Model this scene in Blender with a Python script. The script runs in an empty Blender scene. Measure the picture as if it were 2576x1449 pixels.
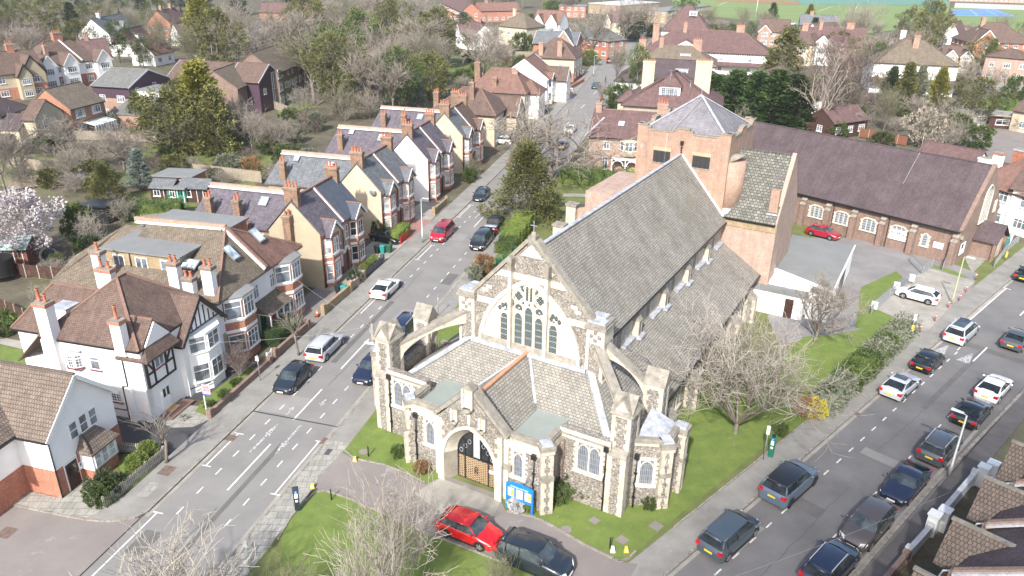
import bpy,math,random
from math import sin,cos,pi,radians,sqrt,atan2
from mathutils import Vector,Matrix
# ------ camera, world, sun, exposure
SC=bpy.context.scene
COL=SC.collection
CAM_H,FPX,PITCH,ROLL=33.4,1946.7,radians(24.12),radians(.864)
_r,_u,_d=Vector((1,0,0)),Vector((0,sin(PITCH),cos(PITCH))),Vector((0,cos(PITCH),-sin(PITCH)))
CR=_r*cos(ROLL)+_u*sin(ROLL)
CU=-_r*sin(ROLL)+_u*cos(ROLL)
CD=_d
cam=bpy.data.cameras.new('camera');camo=bpy.data.objects.new('camera',cam);COL.objects.link(camo)
camo.matrix_world=Matrix(((CR.x,CU.x,-CD.x,0),(CR.y,CU.y,-CD.y,0),(CR.z,CU.z,-CD.z,CAM_H),(0,0,0,1)))
cam.sensor_width=36;cam.lens=FPX/2576*36;cam.clip_start=.5;cam.clip_end=6000
SC.camera=camo
SUN_AZ,SUN_EL=198.0,40.0
w=bpy.data.worlds.new("World");SC.world=w;w.use_nodes=True
nt=w.node_tree;nt.nodes.clear()
sky=nt.nodes.new('ShaderNodeTexSky');sky.sky_type='NISHITA';sky.sun_disc=False
sky.sun_elevation=radians(SUN_EL);sky.sun_rotation=radians(SUN_AZ);sky.dust_density=2.5;sky.air_density=1.0
bg=nt.nodes.new('ShaderNodeBackground');bg.inputs[1].default_value=.135
wo=nt.nodes.new('ShaderNodeOutputWorld');nt.links.new(sky.outputs[0],bg.inputs[0]);nt.links.new(bg.outputs[0],wo.inputs[0])
sl=bpy.data.lights.new('sun','SUN');sl.energy=3.7;sl.angle=radians(1.6);sl.color=(1,.97,.93)
slo=bpy.data.objects.new('sun',sl);COL.objects.link(slo)
sdir=Vector((sin(radians(SUN_AZ))*cos(radians(SUN_EL)),cos(radians(SUN_AZ))*cos(radians(SUN_EL)),sin(radians(SUN_EL))))
slo.rotation_euler=sdir.to_track_quat('Z','Y').to_euler()
SC.view_settings.view_transform='Standard';SC.view_settings.look='None'
SC.view_settings.exposure=.93;SC.view_settings.gamma=1
# ------ frames
def G(x,y,z=0.0):
 """point at height z seen at photo position x,y (photo 2576 px wide)"""
 v=CR*((x-1288)/FPX)-CU*((y-724.5)/FPX)+CD
 return Vector((0,0,CAM_H))+v*((z-CAM_H)/v.z)
def frame(az,o=(0,0,0)):
 a=radians(az);return Matrix.Translation(Vector(o))@Matrix.Rotation(-a,4,'Z')
FL=frame(14.6)
FR=frame(45.8)
FC=frame(29.5,(-2.163,42.339,0))
def LP(u,v,z=0):return FL@Vector((u,v,z))
def RP(u,v,z=0):return FR@Vector((u,v,z))
def CP(u,v,z=0):return FC@Vector((u,v,z))
# ------ mesh building
class MB:
 def __init__(s,sm=False):s.v=[];s.f=[];s.m=[];s.mats=[];s.sm=sm;s.smf=[];s.M=None
 def mi(s,mat):
  if mat not in s.mats:s.mats.append(mat)
  return s.mats.index(mat)
 def add(s,pts,faces,mat,sm=None):
  n=len(s.v);i=s.mi(mat)
  if s.M is not None:pts=[s.M@Vector(p)for p in pts]
  s.v.extend([tuple(p)for p in pts])
  for f in faces:
   s.f.append(tuple(n+k for k in f));s.m.append(i);s.smf.append(s.sm if sm is None else sm)
 def face(s,pts,mat):s.add(pts,[tuple(range(len(pts)))],mat)
 def box(s,x0,x1,y0,y1,z0,z1,mat):
  P=[(x0,y0,z0),(x1,y0,z0),(x1,y1,z0),(x0,y1,z0),(x0,y0,z1),(x1,y0,z1),(x1,y1,z1),(x0,y1,z1)]
  s.add(P,[(3,2,1,0),(4,5,6,7),(0,1,5,4),(1,2,6,5),(2,3,7,6),(3,0,4,7)],mat)
 def prism(s,poly,z0,z1,mat,top=None):
  """vertical extrusion of a 2D polygon (counter-clockwise)"""
  n=len(poly)
  a=sum(poly[i][0]*poly[(i+1)%n][1]-poly[(i+1)%n][0]*poly[i][1]for i in range(n))
  if a<0:poly=poly[::-1]
  P=[(p[0],p[1],z0)for p in poly]+[(p[0],p[1],z1)for p in poly]
  s.add(P,[(i,(i+1)%n,n+(i+1)%n,n+i)for i in range(n)],mat)
  s.add(P[n:],[tuple(range(n))],top or mat)
  s.add(P[:n],[tuple(range(n))[::-1]],mat)
 def ext(s,pts,off,mat):
  """planar polygon extruded along vector off"""
  n=len(pts);P=[Vector(p)for p in pts];off=Vector(off)
  nr=Vector((0,0,0))
  for i in range(n):nr+=P[i].cross(P[(i+1)%n])
  if nr.dot(off)>0:P=P[::-1]
  Q=[p+off for p in P]
  s.add(P+Q,[tuple(range(n)),tuple(range(n,2*n))[::-1]]+[(i,n+i,n+(i+1)%n,(i+1)%n)for i in range(n)],mat)
 def bar(s,a,b,w,h,mat,up=(0,0,1)):
  a=Vector(a);b=Vector(b);d=(b-a).normalized();up=Vector(up)
  if abs(d.dot(up))>.99:up=Vector((0,1,0))
  x=d.cross(up).normalized();y=x.cross(d).normalized();P=[]
  for p in(a,b):
   for i,j in((-1,-1),(1,-1),(1,1),(-1,1)):P.append(p+x*(i*w/2)+y*(j*h/2))
  s.add(P,[(0,1,2,3),(7,6,5,4),(0,4,5,1),(1,5,6,2),(2,6,7,3),(3,7,4,0)],mat)
 def tube(s,pts,rad,n,mat,cap=True,sm=True):
  P=[];k=len(pts);pts=[Vector(p)for p in pts]
  if not hasattr(rad,'__len__'):rad=[rad]*k
  x=None
  for i,p in enumerate(pts):
   d=(pts[min(i+1,k-1)]-pts[max(i-1,0)])
   if d.length<1e-9:d=Vector((0,0,1))
   d.normalize()
   if x is None:x=d.orthogonal().normalized()
   else:
    x=x-d*x.dot(d)
    x=x.normalized()if x.length>1e-6 else d.orthogonal().normalized()
   y=d.cross(x)
   for j in range(n):
    a=2*pi*j/n;P.append(p+(x*cos(a)+y*sin(a))*rad[i])
  F=[(i*n+j,i*n+(j+1)%n,(i+1)*n+(j+1)%n,(i+1)*n+j)for i in range(k-1)for j in range(n)]
  if cap and n>2:F+=[tuple(range(n))[::-1],tuple(range((k-1)*n,k*n))]
  s.add(P,F,mat,sm)
 def cyl(s,x,y,z0,z1,r,mat,n=12,r2=None):
  s.tube([(x,y,z0),(x,y,z1)],[r,r if r2 is None else r2],n,mat)
 def lathe(s,x,y,prof,mat,n=12):s.tube([(x,y,z)for r,z in prof],[max(r,1e-3)for r,z in prof],n,mat)
 def grid(s,rows,mat,closed=False,sm=True):
  m=len(rows[0]);P=[p for r in rows for p in r];F=[]
  for i in range(len(rows)-1):
   for j in range(m-(0 if closed else 1)):F.append((i*m+j,i*m+(j+1)%m,(i+1)*m+(j+1)%m,(i+1)*m+j))
  s.add(P,F,mat,sm)
 def ball(s,c,rx,ry,rz,mat,n=10,k=6,jit=0,rng=None):
  rows=[]
  for i in range(k+1):
   t=pi*i/k;row=[]
   for j in range(n):
    a=2*pi*j/n;q=1+(rng.uniform(-jit,jit)if rng and 0<i<k else 0)
    row.append((c[0]+rx*sin(t)*cos(a)*q,c[1]+ry*sin(t)*sin(a)*q,c[2]-rz*cos(t)*q))
   rows.append(row)
  s.grid(rows,mat,closed=True)
 def build(s,name,parent=None,uv=True):
  me=bpy.data.meshes.new(name);me.from_pydata(s.v,[],s.f)
  for m in s.mats:me.materials.append(m)
  me.polygons.foreach_set('material_index',s.m);me.polygons.foreach_set('use_smooth',s.smf)
  if uv:auto_uv(me)
  o=bpy.data.objects.new(name,me);COL.objects.link(o)
  if parent is not None:o.parent=parent
  return o
def auto_uv(me):
 """metres along the face / up the face, so courses run level on every wall and slope"""
 uvl=me.uv_layers.new(name='uv');co=me.vertices;dat=[0.0]*(2*len(me.loops))
 for p in me.polygons:
  n=p.normal
  if abs(n.z)>.995:tx,ty,bx,by,bz=1,0,0,1,0
  else:
   l=sqrt(n.x*n.x+n.y*n.y);tx,ty=-n.y/l,n.x/l
   bx=-n.z*n.x/l;by=-n.z*n.y/l;bz=l
  for li in p.loop_indices:
   c=co[me.loops[li].vertex_index].co
   dat[2*li]=c.x*tx+c.y*ty;dat[2*li+1]=c.x*bx+c.y*by+c.z*bz
 uvl.data.foreach_set('uv',dat)
def tag(o,label=None,cat=None,group=None,kind=None):
 if label:o['label']=label
 if cat:o['category']=cat
 if group:o['group']=group
 if kind:o['kind']=kind
 return o
def thing(name,label,cat,M,group=None):
 """Empty at the base of a thing; M is its world matrix"""
 o=bpy.data.objects.new(name,None);COL.objects.link(o);o.matrix_world=M;o.empty_display_size=.3
 return tag(o,label,cat,group)
def struct(name,mb):return tag(mb.build(name),kind='structure')
def copy_tree(o,parent=None):
 c=o.copy();COL.objects.link(c)
 if parent is not None:c.parent=parent
 for ch in o.children:copy_tree(ch,c)
 return c
def at(p,rz=0,s=1):return Matrix.Translation(Vector(p))@Matrix.Rotation(rz,4,'Z')@Matrix.Scale(s,4)
# ------ materials
MATS={}
def newmat(name):
 m=bpy.data.materials.new(name);m.use_nodes=True;t=m.node_tree;b=t.nodes['Principled BSDF']
 return m,t,b
def N(t,ty,**k):
 n=t.nodes.new(ty)
 for a,b in k.items():
  if a.startswith('_'):setattr(n,a[1:],b)
  else:n.inputs[a.replace('__',' ')].default_value=b
 return n
def ramp(t,src,stops):
 r=t.nodes.new('ShaderNodeValToRGB');e=r.color_ramp.elements
 while len(e)>1:e.remove(e[-1])
 e[0].position=stops[0][0];e[0].color=(*stops[0][1],1)
 for p,c in stops[1:]:
  q=e.new(p);q.color=(*c,1)
 t.links.new(src,r.inputs[0]);return r.outputs[0]
def mixc(t,fac,a,b,mode='MIX'):
 m=t.nodes.new('ShaderNodeMixRGB');m.blend_type=mode
 for s,v in((0,fac),(1,a),(2,b)):
  if hasattr(v,'links'):t.links.new(v,m.inputs[s])
  else:m.inputs[s].default_value=v if s==0 else(*v,1)
 return m.outputs[0]
def coords(t,kind='UV'):
 return t.nodes.new('ShaderNodeTexCoord').outputs[kind]if kind!='World' else t.nodes.new('ShaderNodeNewGeometry').outputs['Position']
def noise(t,co,scale,detail=4,rough=.6,out='Fac'):
 n=N(t,'ShaderNodeTexNoise',Scale=scale,Detail=detail,Roughness=rough);t.links.new(co,n.inputs['Vector']);return n.outputs[out]
def bump(t,b,h,strength=.4,dist=.02):
 n=N(t,'ShaderNodeBump',Strength=strength,Distance=dist);t.links.new(h,n.inputs['Height']);t.links.new(n.outputs[0],b.inputs['Normal'])
def plain(name,col,rough=.6,metal=0,var=.12,scale=3,coat=0,spec=None):
 if name in MATS:return MATS[name]
 m,t,b=newmat(name);co=coords(t,'Object');n=noise(t,co,scale)
 lo=tuple(c*(1-var)for c in col);hi=tuple(min(1,c*(1+var))for c in col)
 t.links.new(ramp(t,n,[(.3,lo),(.7,hi)]),b.inputs['Base Color'])
 b.inputs['Roughness'].default_value=rough;b.inputs['Metallic'].default_value=metal
 if coat:b.inputs['Coat Weight'].default_value=coat;b.inputs['Coat Roughness'].default_value=.05
 if spec is not None:b.inputs['Specular IOR Level'].default_value=spec
 MATS[name]=m;return m
def brick(name,c1,c2,mortar,bw=.23,bh=.085,ms=.012,rough=.85,stain=(.75,1.0),moss=None,bstr=.5,bias=0,blotch=1.2):
 """brick / tile / slate courses in UV metres"""
 if name in MATS:return MATS[name]
 m,t,b=newmat(name);uv=coords(t,'UV');wp=coords(t,'World')
 k=N(t,'ShaderNodeTexBrick',Scale=1.0);k.inputs['Mortar Size'].default_value=ms;k.inputs['Brick Width'].default_value=bw
 k.inputs['Row Height'].default_value=bh;k.inputs['Bias'].default_value=bias;k.inputs['Mortar Smooth'].default_value=.2
 k.inputs['Color1'].default_value=(*c1,1);k.inputs['Color2'].default_value=(*c2,1);k.inputs['Mortar'].default_value=(*mortar,1)
 t.links.new(uv,k.inputs['Vector'])
 n=noise(t,wp,blotch,6,.65);s=ramp(t,n,[(.3,(stain[0],)*3),(.7,(stain[1],)*3)])
 c=mixc(t,1.0,k.outputs['Color'],s,'MULTIPLY')
 mp=t.nodes.new('ShaderNodeMapping');mp.inputs['Scale'].default_value=(2.6,.3,1);t.links.new(uv,mp.inputs[0]);sk=noise(t,mp.outputs[0],1.0,5,.7);c=mixc(t,.8,c,ramp(t,sk,[(.3,(.78,.78,.78)),(.7,(1.16,1.16,1.16))]),'MULTIPLY')
 n3=noise(t,wp,9,3);c=mixc(t,.35,c,ramp(t,n3,[(.35,(.6,.6,.6)),(.65,(1.3,1.3,1.3))]),'MULTIPLY')
 if moss:
  n2=noise(t,wp,moss[2]if len(moss)>2 else .7,7,.75);f=ramp(t,n2,[(moss[1],(0,0,0)),(moss[1]+.12,(1,1,1))])
  c=mixc(t,f,c,moss[0])
 t.links.new(c,b.inputs['Base Color']);b.inputs['Roughness'].default_value=rough;b.inputs['Specular IOR Level'].default_value=.25
 inv=t.nodes.new('ShaderNodeMath');inv.operation='SUBTRACT';inv.inputs[0].default_value=1;t.links.new(k.outputs['Fac'],inv.inputs[1])
 bump(t,b,inv.outputs[0],bstr,.03)
 MATS[name]=m;return m
def rough_mat(name,col,dark,scale=2.0,fine=40,rough=.9,lo=.35,hi=.65,fstr=.3,bs=.3,third=None):
 if name in MATS:return MATS[name]
 m,t,b=newmat(name);wp=coords(t,'World')
 n=noise(t,wp,scale,7,.65);c=ramp(t,n,[(lo,dark),(hi,col)])
 f=noise(t,wp,fine,3);c=mixc(t,fstr,c,ramp(t,f,[(.3,(.55,.55,.55)),(.7,(1.35,1.35,1.35))]),'MULTIPLY')
 if third:
  n2=noise(t,wp,third[1],5,.7);c=mixc(t,ramp(t,n2,[(third[2],(0,0,0)),(third[2]+.1,(1,1,1))]),c,third[0])
 t.links.new(c,b.inputs['Base Color']);b.inputs['Roughness'].default_value=rough;b.inputs['Specular IOR Level'].default_value=.2
 bump(t,b,f,bs,.02);MATS[name]=m;return m
def flint_mat():
 m,t,b=newmat('knapped_flint');wp=coords(t,'World')
 v=N(t,'ShaderNodeTexVoronoi',Scale=11.0);t.links.new(wp,v.inputs['Vector'])
 e=N(t,'ShaderNodeTexVoronoi',Scale=11.0);e.feature='DISTANCE_TO_EDGE';t.links.new(wp,e.inputs['Vector'])
 sep=t.nodes.new('ShaderNodeSeparateColor');t.links.new(v.outputs['Color'],sep.inputs[0])
 c=ramp(t,sep.outputs[0],[(.0,(.07,.066,.062)),(.3,(.13,.122,.115)),(.55,(.20,.187,.17)),(.8,(.32,.30,.275)),(1,(.50,.475,.44))])
 c=mixc(t,ramp(t,e.outputs['Distance'],[(.04,(1,1,1)),(.14,(0,0,0))]),c,(.29,.265,.23))
 n=noise(t,wp,.8,5);c=mixc(t,1,c,ramp(t,n,[(.3,(.78,.75,.72)),(.7,(1.1,1.08,1.05))]),'MULTIPLY')
 t.links.new(c,b.inputs['Base Color']);b.inputs['Roughness'].default_value=.7
 bump(t,b,e.outputs['Distance'],.6,.03);return m
def glass(name,col=(.05,.06,.07),rough=.08,spec=.6):
 if name in MATS:return MATS[name]
 m,t,b=newmat(name);co=coords(t,'World');n=noise(t,co,.9,2)
 t.links.new(ramp(t,n,[(.35,tuple(c*.5 for c in col)),(.65,tuple(min(1,c*1.8)for c in col))]),b.inputs['Base Color'])
 b.inputs['Roughness'].default_value=rough;b.inputs['Specular IOR Level'].default_value=spec;MATS[name]=m;return m
def leafy(name,c1,c2,rough=.6,scale=.8,trans=.25):
 if name in MATS:return MATS[name]
 m,t,b=newmat(name);co=coords(t,'Object');n=noise(t,co,scale,3)
 oi=t.nodes.new('ShaderNodeObjectInfo');c=ramp(t,n,[(.35,c1),(.65,c2)])
 v=t.nodes.new('ShaderNodeMapRange');v.inputs['To Min'].default_value=.75;v.inputs['To Max'].default_value=1.25
 t.links.new(oi.outputs['Random'],v.inputs[0]);h=t.nodes.new('ShaderNodeHueSaturation');t.links.new(v.outputs[0],h.inputs['Value']);t.links.new(c,h.inputs['Color'])
 t.links.new(h.outputs[0],b.inputs['Base Color']);b.inputs['Roughness'].default_value=rough;b.inputs['Specular IOR Level'].default_value=.25
 MATS[name]=m;return m
flint=flint_mat()
stone=rough_mat('cream_stone',(.56,.51,.42),(.38,.335,.265),1.6,30,lo=.3,hi=.6,third=((.22,.20,.165),1.3,.60))
stonew=rough_mat('weathered_stone',(.33,.30,.25),(.18,.165,.14),2.2,30,lo=.3,hi=.65,third=((.5,.47,.39),2.4,.62))
stonel=rough_mat('pale_clean_stone',(.64,.595,.50),(.47,.42,.335),1.5,30,lo=.3,hi=.6)
lead=rough_mat('lead_sheet',(.46,.475,.51),(.27,.285,.31),1.8,18,rough=.45,lo=.35,hi=.6)
cslate=brick('church_stone_slate',(.36,.333,.285),(.27,.252,.222),(.10,.095,.085),.28,.2,.018,moss=((.22,.20,.14),.56,.5),stain=(.78,1.12),bstr=.7,blotch=.45)
cslate2=brick('narthex_slate',(.345,.32,.275),(.255,.24,.21),(.12,.115,.10),.3,.21,.02,moss=((.42,.41,.38),.66,.7),stain=(.85,1.1),bstr=.6)
greenslate=brick('mossy_green_slate',(.25,.245,.20),(.14,.138,.12),(.06,.06,.06),.36,.3,.03,moss=((.12,.105,.11),.58,.35),stain=(.75,1.05),bstr=.8)
purptile=brick('purple_brown_tile',(.125,.095,.10),(.092,.07,.075),(.05,.038,.04),.2,.13,.01,moss=((.25,.105,.065),.68,1.7),stain=(.75,1.15),blotch=.5)
towslate=brick('tower_slate',(.23,.22,.235),(.19,.18,.195),(.11,.10,.11),.3,.2,.012,stain=(.8,1.15),blotch=.6)
orangebrick=brick('orange_brick',(.44,.25,.17),(.33,.195,.14),(.42,.34,.28),.24,.09,.016,stain=(.82,1.12))
pinkbrick=brick('pink_brick',(.46,.28,.215),(.37,.22,.17),(.45,.38,.32),.26,.09,.02,stain=(.85,1.12))
brownbrick=brick('brown_brick',(.27,.165,.13),(.20,.125,.10),(.30,.25,.21),.24,.09,.014,stain=(.8,1.12))
redbrick=brick('red_brick',(.50,.17,.095),(.40,.13,.075),(.42,.30,.24),.24,.09,.012,stain=(.85,1.1))
yelbrick=brick('yellow_stock_brick',(.42,.31,.17),(.34,.24,.13),(.38,.32,.24),.24,.09,.014,stain=(.75,1.1))
stackbrick=brick('chimney_brick',(.36,.20,.12),(.24,.14,.09),(.30,.24,.19),.24,.09,.016,stain=(.6,1.1),moss=((.18,.17,.14),.68,2))
grey_slate=brick('grey_slate',(.20,.21,.22),(.14,.15,.16),(.08,.08,.085),.3,.22,.016,stain=(.75,1.15),moss=((.40,.40,.39),.72,2.2))
purp_slate=brick('purple_slate',(.17,.15,.17),(.12,.105,.125),(.075,.07,.08),.3,.22,.012,stain=(.75,1.1),moss=((.42,.41,.43),.68,.6))
blue_slate=brick('new_blue_slate',(.10,.12,.15),(.085,.10,.13),(.06,.07,.085),.3,.22,.008,stain=(.9,1.1))
brown_tile=brick('brown_clay_tile',(.19,.13,.105),(.14,.098,.082),(.085,.058,.046),.2,.15,.015,stain=(.75,1.15),moss=((.20,.18,.13),.63,.9))
red_tile=brick('red_clay_tile',(.26,.15,.12),(.20,.115,.095),(.13,.08,.06),.2,.15,.014,stain=(.75,1.15),moss=((.21,.17,.12),.66,.8))
maroon_tile=brick('maroon_clay_tile',(.185,.115,.108),(.14,.088,.085),(.09,.055,.05),.2,.15,.012,stain=(.75,1.15),moss=((.17,.14,.12),.66,.5))
moss_tile=brick('lichen_grey_tile',(.26,.21,.155),(.18,.145,.105),(.09,.075,.06),.2,.15,.02,stain=(.75,1.15),moss=((.34,.31,.23),.62,1.5))
conc_tile=brick('interlocking_concrete_tile',(.22,.175,.14),(.18,.14,.115),(.10,.08,.068),.2,.26,.022,stain=(.75,1.15),moss=((.33,.30,.24),.67,2.5),bstr=.9)
grey_tile=brick('grey_concrete_tile',(.20,.20,.185),(.165,.165,.155),(.09,.09,.085),.3,.33,.02,stain=(.8,1.1),moss=((.20,.2,.14),.63,.8))
white=rough_mat('white_render',(.88,.87,.85),(.79,.78,.76),.6,60,lo=.2,hi=.5,fstr=.06,bs=.1)
whitep=plain('white_paint',(.82,.82,.80),.4,var=.04)
cream=rough_mat('cream_render',(.55,.475,.35),(.46,.39,.285),.8,60,lo=.3,hi=.6,fstr=.12,bs=.15)
tan=rough_mat('tan_pebbledash',(.44,.38,.27),(.375,.32,.225),.7,50,lo=.3,hi=.65,fstr=.3,bs=.4)
blackp=plain('black_paint',(.018,.018,.02),.4)
terracotta=plain('terracotta',(.46,.16,.09),.7,var=.2)
ridgem=rough_mat('ridge_clay',(.29,.17,.125),(.19,.125,.098),3,20)
mortarw=rough_mat('white_mortar',(.80,.79,.77),(.55,.54,.52),4,20)
glassm=glass('window_glass',(.13,.15,.17))
glassw=glass('curtained_glass',(.36,.37,.36),.15)
glassd=glass('dark_glass',(.025,.03,.035))
sglass=glass('skylight_glass',(.45,.52,.60),.06,1.0)
asphalt=rough_mat('asphalt',(.245,.235,.222),(.195,.187,.178),.35,60,rough=.85,lo=.3,hi=.7,fstr=.3,bs=.2,third=((.155,.148,.14),.45,.64))
asphalt2=rough_mat('worn_shaded_asphalt',(.20,.193,.188),(.14,.135,.132),.22,60,rough=.75,lo=.35,hi=.65,fstr=.3,bs=.2,third=((.09,.088,.09),.8,.68))  # darker than the left street's asphalt: cloud shade put into the colour
pinktar=rough_mat('pinkish_tarmac',(.25,.222,.205),(.195,.174,.162),.3,50,lo=.3,hi=.7,third=((.29,.28,.27),.45,.6))
darktar=rough_mat('dark_driveway_tarmac',(.085,.085,.09),(.06,.06,.063),.6,50)
footway=rough_mat('grey_footway',(.285,.275,.25),(.21,.202,.185),.5,45,third=((.32,.31,.30),.9,.63))
footway_d=rough_mat('dark_footway',(.15,.135,.13),(.10,.095,.09),.5,45,third=((.17,.165,.16),.9,.63))  # darker version of the grey footway, for the far right pavement
slabs=brick('paving_slabs',(.35,.34,.30),(.29,.28,.25),(.17,.165,.14),.75,.6,.02,stain=(.8,1.1),bstr=.3)
kerbm=brick('granite_kerb',(.33,.30,.26),(.27,.245,.215),(.12,.11,.10),.9,.9,.02,stain=(.75,1.1),bstr=.2)
concrete=rough_mat('old_concrete',(.37,.345,.30),(.25,.235,.205),.5,30,third=((.20,.18,.15),1.2,.64))
linem=rough_mat('road_marking_white',(.68,.67,.65),(.34,.34,.34),5,40,lo=.33,hi=.5)
linef=rough_mat('faded_marking',(.52,.52,.51),(.15,.15,.155),7,50,lo=.42,hi=.56)
grass=rough_mat('lawn_grass',(.17,.225,.055),(.11,.155,.04),.8,25,lo=.3,hi=.7,fstr=.5,bs=.8,third=((.21,.20,.085),1.5,.60))
grass_d=rough_mat('rough_grass',(.17,.19,.065),(.10,.12,.045),.5,18,lo=.3,hi=.7,fstr=.5,bs=.8,third=((.20,.16,.09),.8,.57))
field=rough_mat('sports_turf',(.19,.25,.09),(.155,.215,.08),.06,6,lo=.3,hi=.7,fstr=.2,bs=.1)
earth=rough_mat('garden_ground',(.14,.125,.085),(.085,.072,.052),.25,5,lo=.35,hi=.62,fstr=.4,bs=.5,third=((.12,.14,.06),.09,.56))
wood=rough_mat('weathered_fence_wood',(.33,.28,.215),(.24,.20,.15),3,20)
woodr=rough_mat('red_brown_fence',(.24,.10,.06),(.16,.07,.045),3,20)
woodd=rough_mat('dark_stained_wood',(.085,.045,.035),(.055,.03,.025),3,20)
metal=plain('galvanised_steel',(.42,.44,.46),.4,.6)
flatroof=rough_mat('grey_felt_roof',(.235,.24,.235),(.19,.195,.19),.4,40,lo=.3,hi=.7)
greenfelt=rough_mat('green_mineral_felt',(.285,.315,.29),(.235,.26,.24),.5,50,lo=.3,hi=.7)
bark=rough_mat('grey_bark',(.22,.19,.155),(.14,.12,.10),2,20)
twig=rough_mat('pale_twigs',(.36,.315,.26),(.25,.215,.18),1.5,9)
twigr=rough_mat('reddish_twigs',(.20,.15,.13),(.13,.10,.088),1.5,9)
twigw=rough_mat('silvery_twigs',(.44,.395,.335),(.29,.26,.22),1.5,9)
twigg=rough_mat('greenish_twigs',(.24,.225,.15),(.16,.15,.10),1.5,9)
rubber=plain('tyre_rubber',(.02,.02,.02),.8)
alloy=plain('alloy_rim',(.55,.56,.58),.3,.8)
darkalloy=plain('dark_rim',(.06,.06,.065),.35,.6)
# ------ ground, roads, pavements
RN=random.Random(7)
def sheet(name,pts,mat,z=0.0,t=None,side=None):
 m=MB()
 if t is None:
  P=[(p[0],p[1])for p in pts];n=len(P)
  a=sum(P[i][0]*P[(i+1)%n][1]-P[(i+1)%n][0]*P[i][1]for i in range(n))
  if a<0:P=P[::-1]
  m.face([(x,y,z)for x,y in P],mat)
 else:m.prism([(p[0],p[1])for p in pts],-.05,t,side or mat,mat)
 return struct(name,m)
def gp(*xy):return[G(xy[i],xy[i+1])for i in range(0,len(xy),2)]
m=MB();m.face([(-4000,-400,-.05),(4000,-400,-.05),(4000,5000,-.05),(-4000,5000,-.05)],earth);struct('ground',m)
def lroad(u0,u1):
 ctl=[(-30,0),(100,0),(140,-.45),(178,-1.3),(215,-2.6),(256,-4.6),(306,-6.8),(345,-9.5)]
 a=[LP(u0+d,v)for v,d in ctl];b=[LP(u1+d,v)for v,d in ctl];return a,b
a,b=lroad(-32.0,-24.65);sheet('road',a+b[::-1],asphalt,0)
sheet('road',[RP(-18.15,-5),RP(-10.3,-5),RP(-9.9,200),RP(-18.15,200)],asphalt2,0.004)
sheet('road',gp(1540,152,1640,138,1700,40,1668,30,1640,96,1560,104,1505,108,1500,122),asphalt,0.008)
sheet('road',[LP(-75,14),LP(-33.2,14),LP(-32.1,14),LP(-32.1,31.3),LP(-33.0,30.75),LP(-33.9,30.35),LP(-36.8,30.1),LP(-75,29.8)],pinktar,0.008)
def kerbed(name,outer,mat,h=.11,kerb=None):
 """raised pavement; kerb = list of points of the kerb line"""
 sheet(name,outer,mat,t=h)
def kerb_line(pts,z=.115,w=.16,mat=None,name='kerb'):
 m=MB()
 for p,q in zip(pts,pts[1:]):
  d=Vector((q[0]-p[0],q[1]-p[1],0));L=d.length;d.normalize();n=max(1,int(L/.92))
  for i in range(n if L<60 else 0):
   a=Vector((p[0],p[1],z-.06))+d*(L*i/n+.008);b=Vector((p[0],p[1],z-.06))+d*(L*(i+1)/n-.008);m.bar(a,b,w,.13,mat or kerbm)
  if L>=60:m.bar((p[0],p[1],z-.06),(q[0],q[1],z-.06),w,.13,mat or kerbm)
 return struct(name,m)
a,b=lroad(-34.35,-32.0)
cor=[LP(-32.02,31.9),LP(-32.35,31.2),LP(-33.0,30.75),LP(-33.9,30.4),LP(-35.2,30.2),LP(-36.8,30.12),LP(-75,29.8)]
sheet('pavement',[LP(-34.4,33),LP(-34.35,100)]+a[2:]+b[2:][::-1]+[LP(-32.02,100)]+cor[:5]+[LP(-34.6,31.4)],footway,t=.11)
sheet('pavement',[LP(-34.6,31.4),LP(-35.2,30.2),LP(-36.8,30.12),LP(-75,29.8),LP(-75,31.3),LP(-38.4,31.4),LP(-38.2,33.4),LP(-36.4,33.2),LP(-35.4,32.0)],slabs,t=.112)
kerb_line([LP(-32.02,v)for v in(100,60,31.9)]+cor[1:])
a,b=lroad(-24.6,-22.9);sheet('pavement',a[1:]+b[::-1][:-1]+[LP(-22.9,42),LP(-24.6,42)],footway,t=.11)
sheet('pavement',[LP(-24.6,10),LP(-22.9,10),LP(-22.9,31),LP(-23.0,36.5),LP(-22.9,42),LP(-24.6,42),LP(-24.6,30)],slabs,t=.112)
kerb_line([LP(-24.6,10),LP(-24.6,60),LP(-24.6,100)])
tri=[LP(-22.9,10),LP(-22.9,118),RP(-20.1,108),RP(-20.1,18)]
sheet('verge',tri,grass_d,t=.105)
sheet('pavement',[RP(-20.15,10),RP(-18.15,10),RP(-18.15,200),RP(-20.15,200)],footway,t=.11)
kerb_line([RP(-18.15,12),RP(-18.15,60),RP(-18.15,102)])
kerb_line([RP(-20.1,34),RP(-20.1,72)],z=.17,w=.12,name='edging')
sheet('lawn',gp(866,1134,893,1156,960,1170,1020,1192,1080,1225,1230,1150,1500,900,1250,700,1150,760),grass,.1085)
sheet('lawn',gp(1282,1290,1345,1302,1400,1330,1470,1372,1565,1416,1580,1408,1700,1305,1960,1095,2150,1000,1900,900,1560,1000,1230,1150),grass,.1125)
sheet('lawn',gp(2020,850,2110,842,2215,820,2280,850,2130,985,1960,1110,1880,1000),grass,.116)
near=gp(700,1490,712,1345,730,1310,763,1268,795,1243,820,1240,870,1256,960,1294,1045,1335,1152,1376,1310,1438,1440,1500)
drive=gp(862,1142,893,1160,960,1173,1010,1192,1070,1222,1120,1200,1250,1245,1272,1288,1345,1305,1400,1333,1470,1375,1560,1418,1605,1422,1560,1500,1430,1480,1310,1436,1152,1374,1045,1333,960,1292,870,1254,815,1238,793,1241,800,1200)
sheet('driveway',drive,pinktar,.1165)
sheet('lawn',near,grass,.1205)
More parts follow.
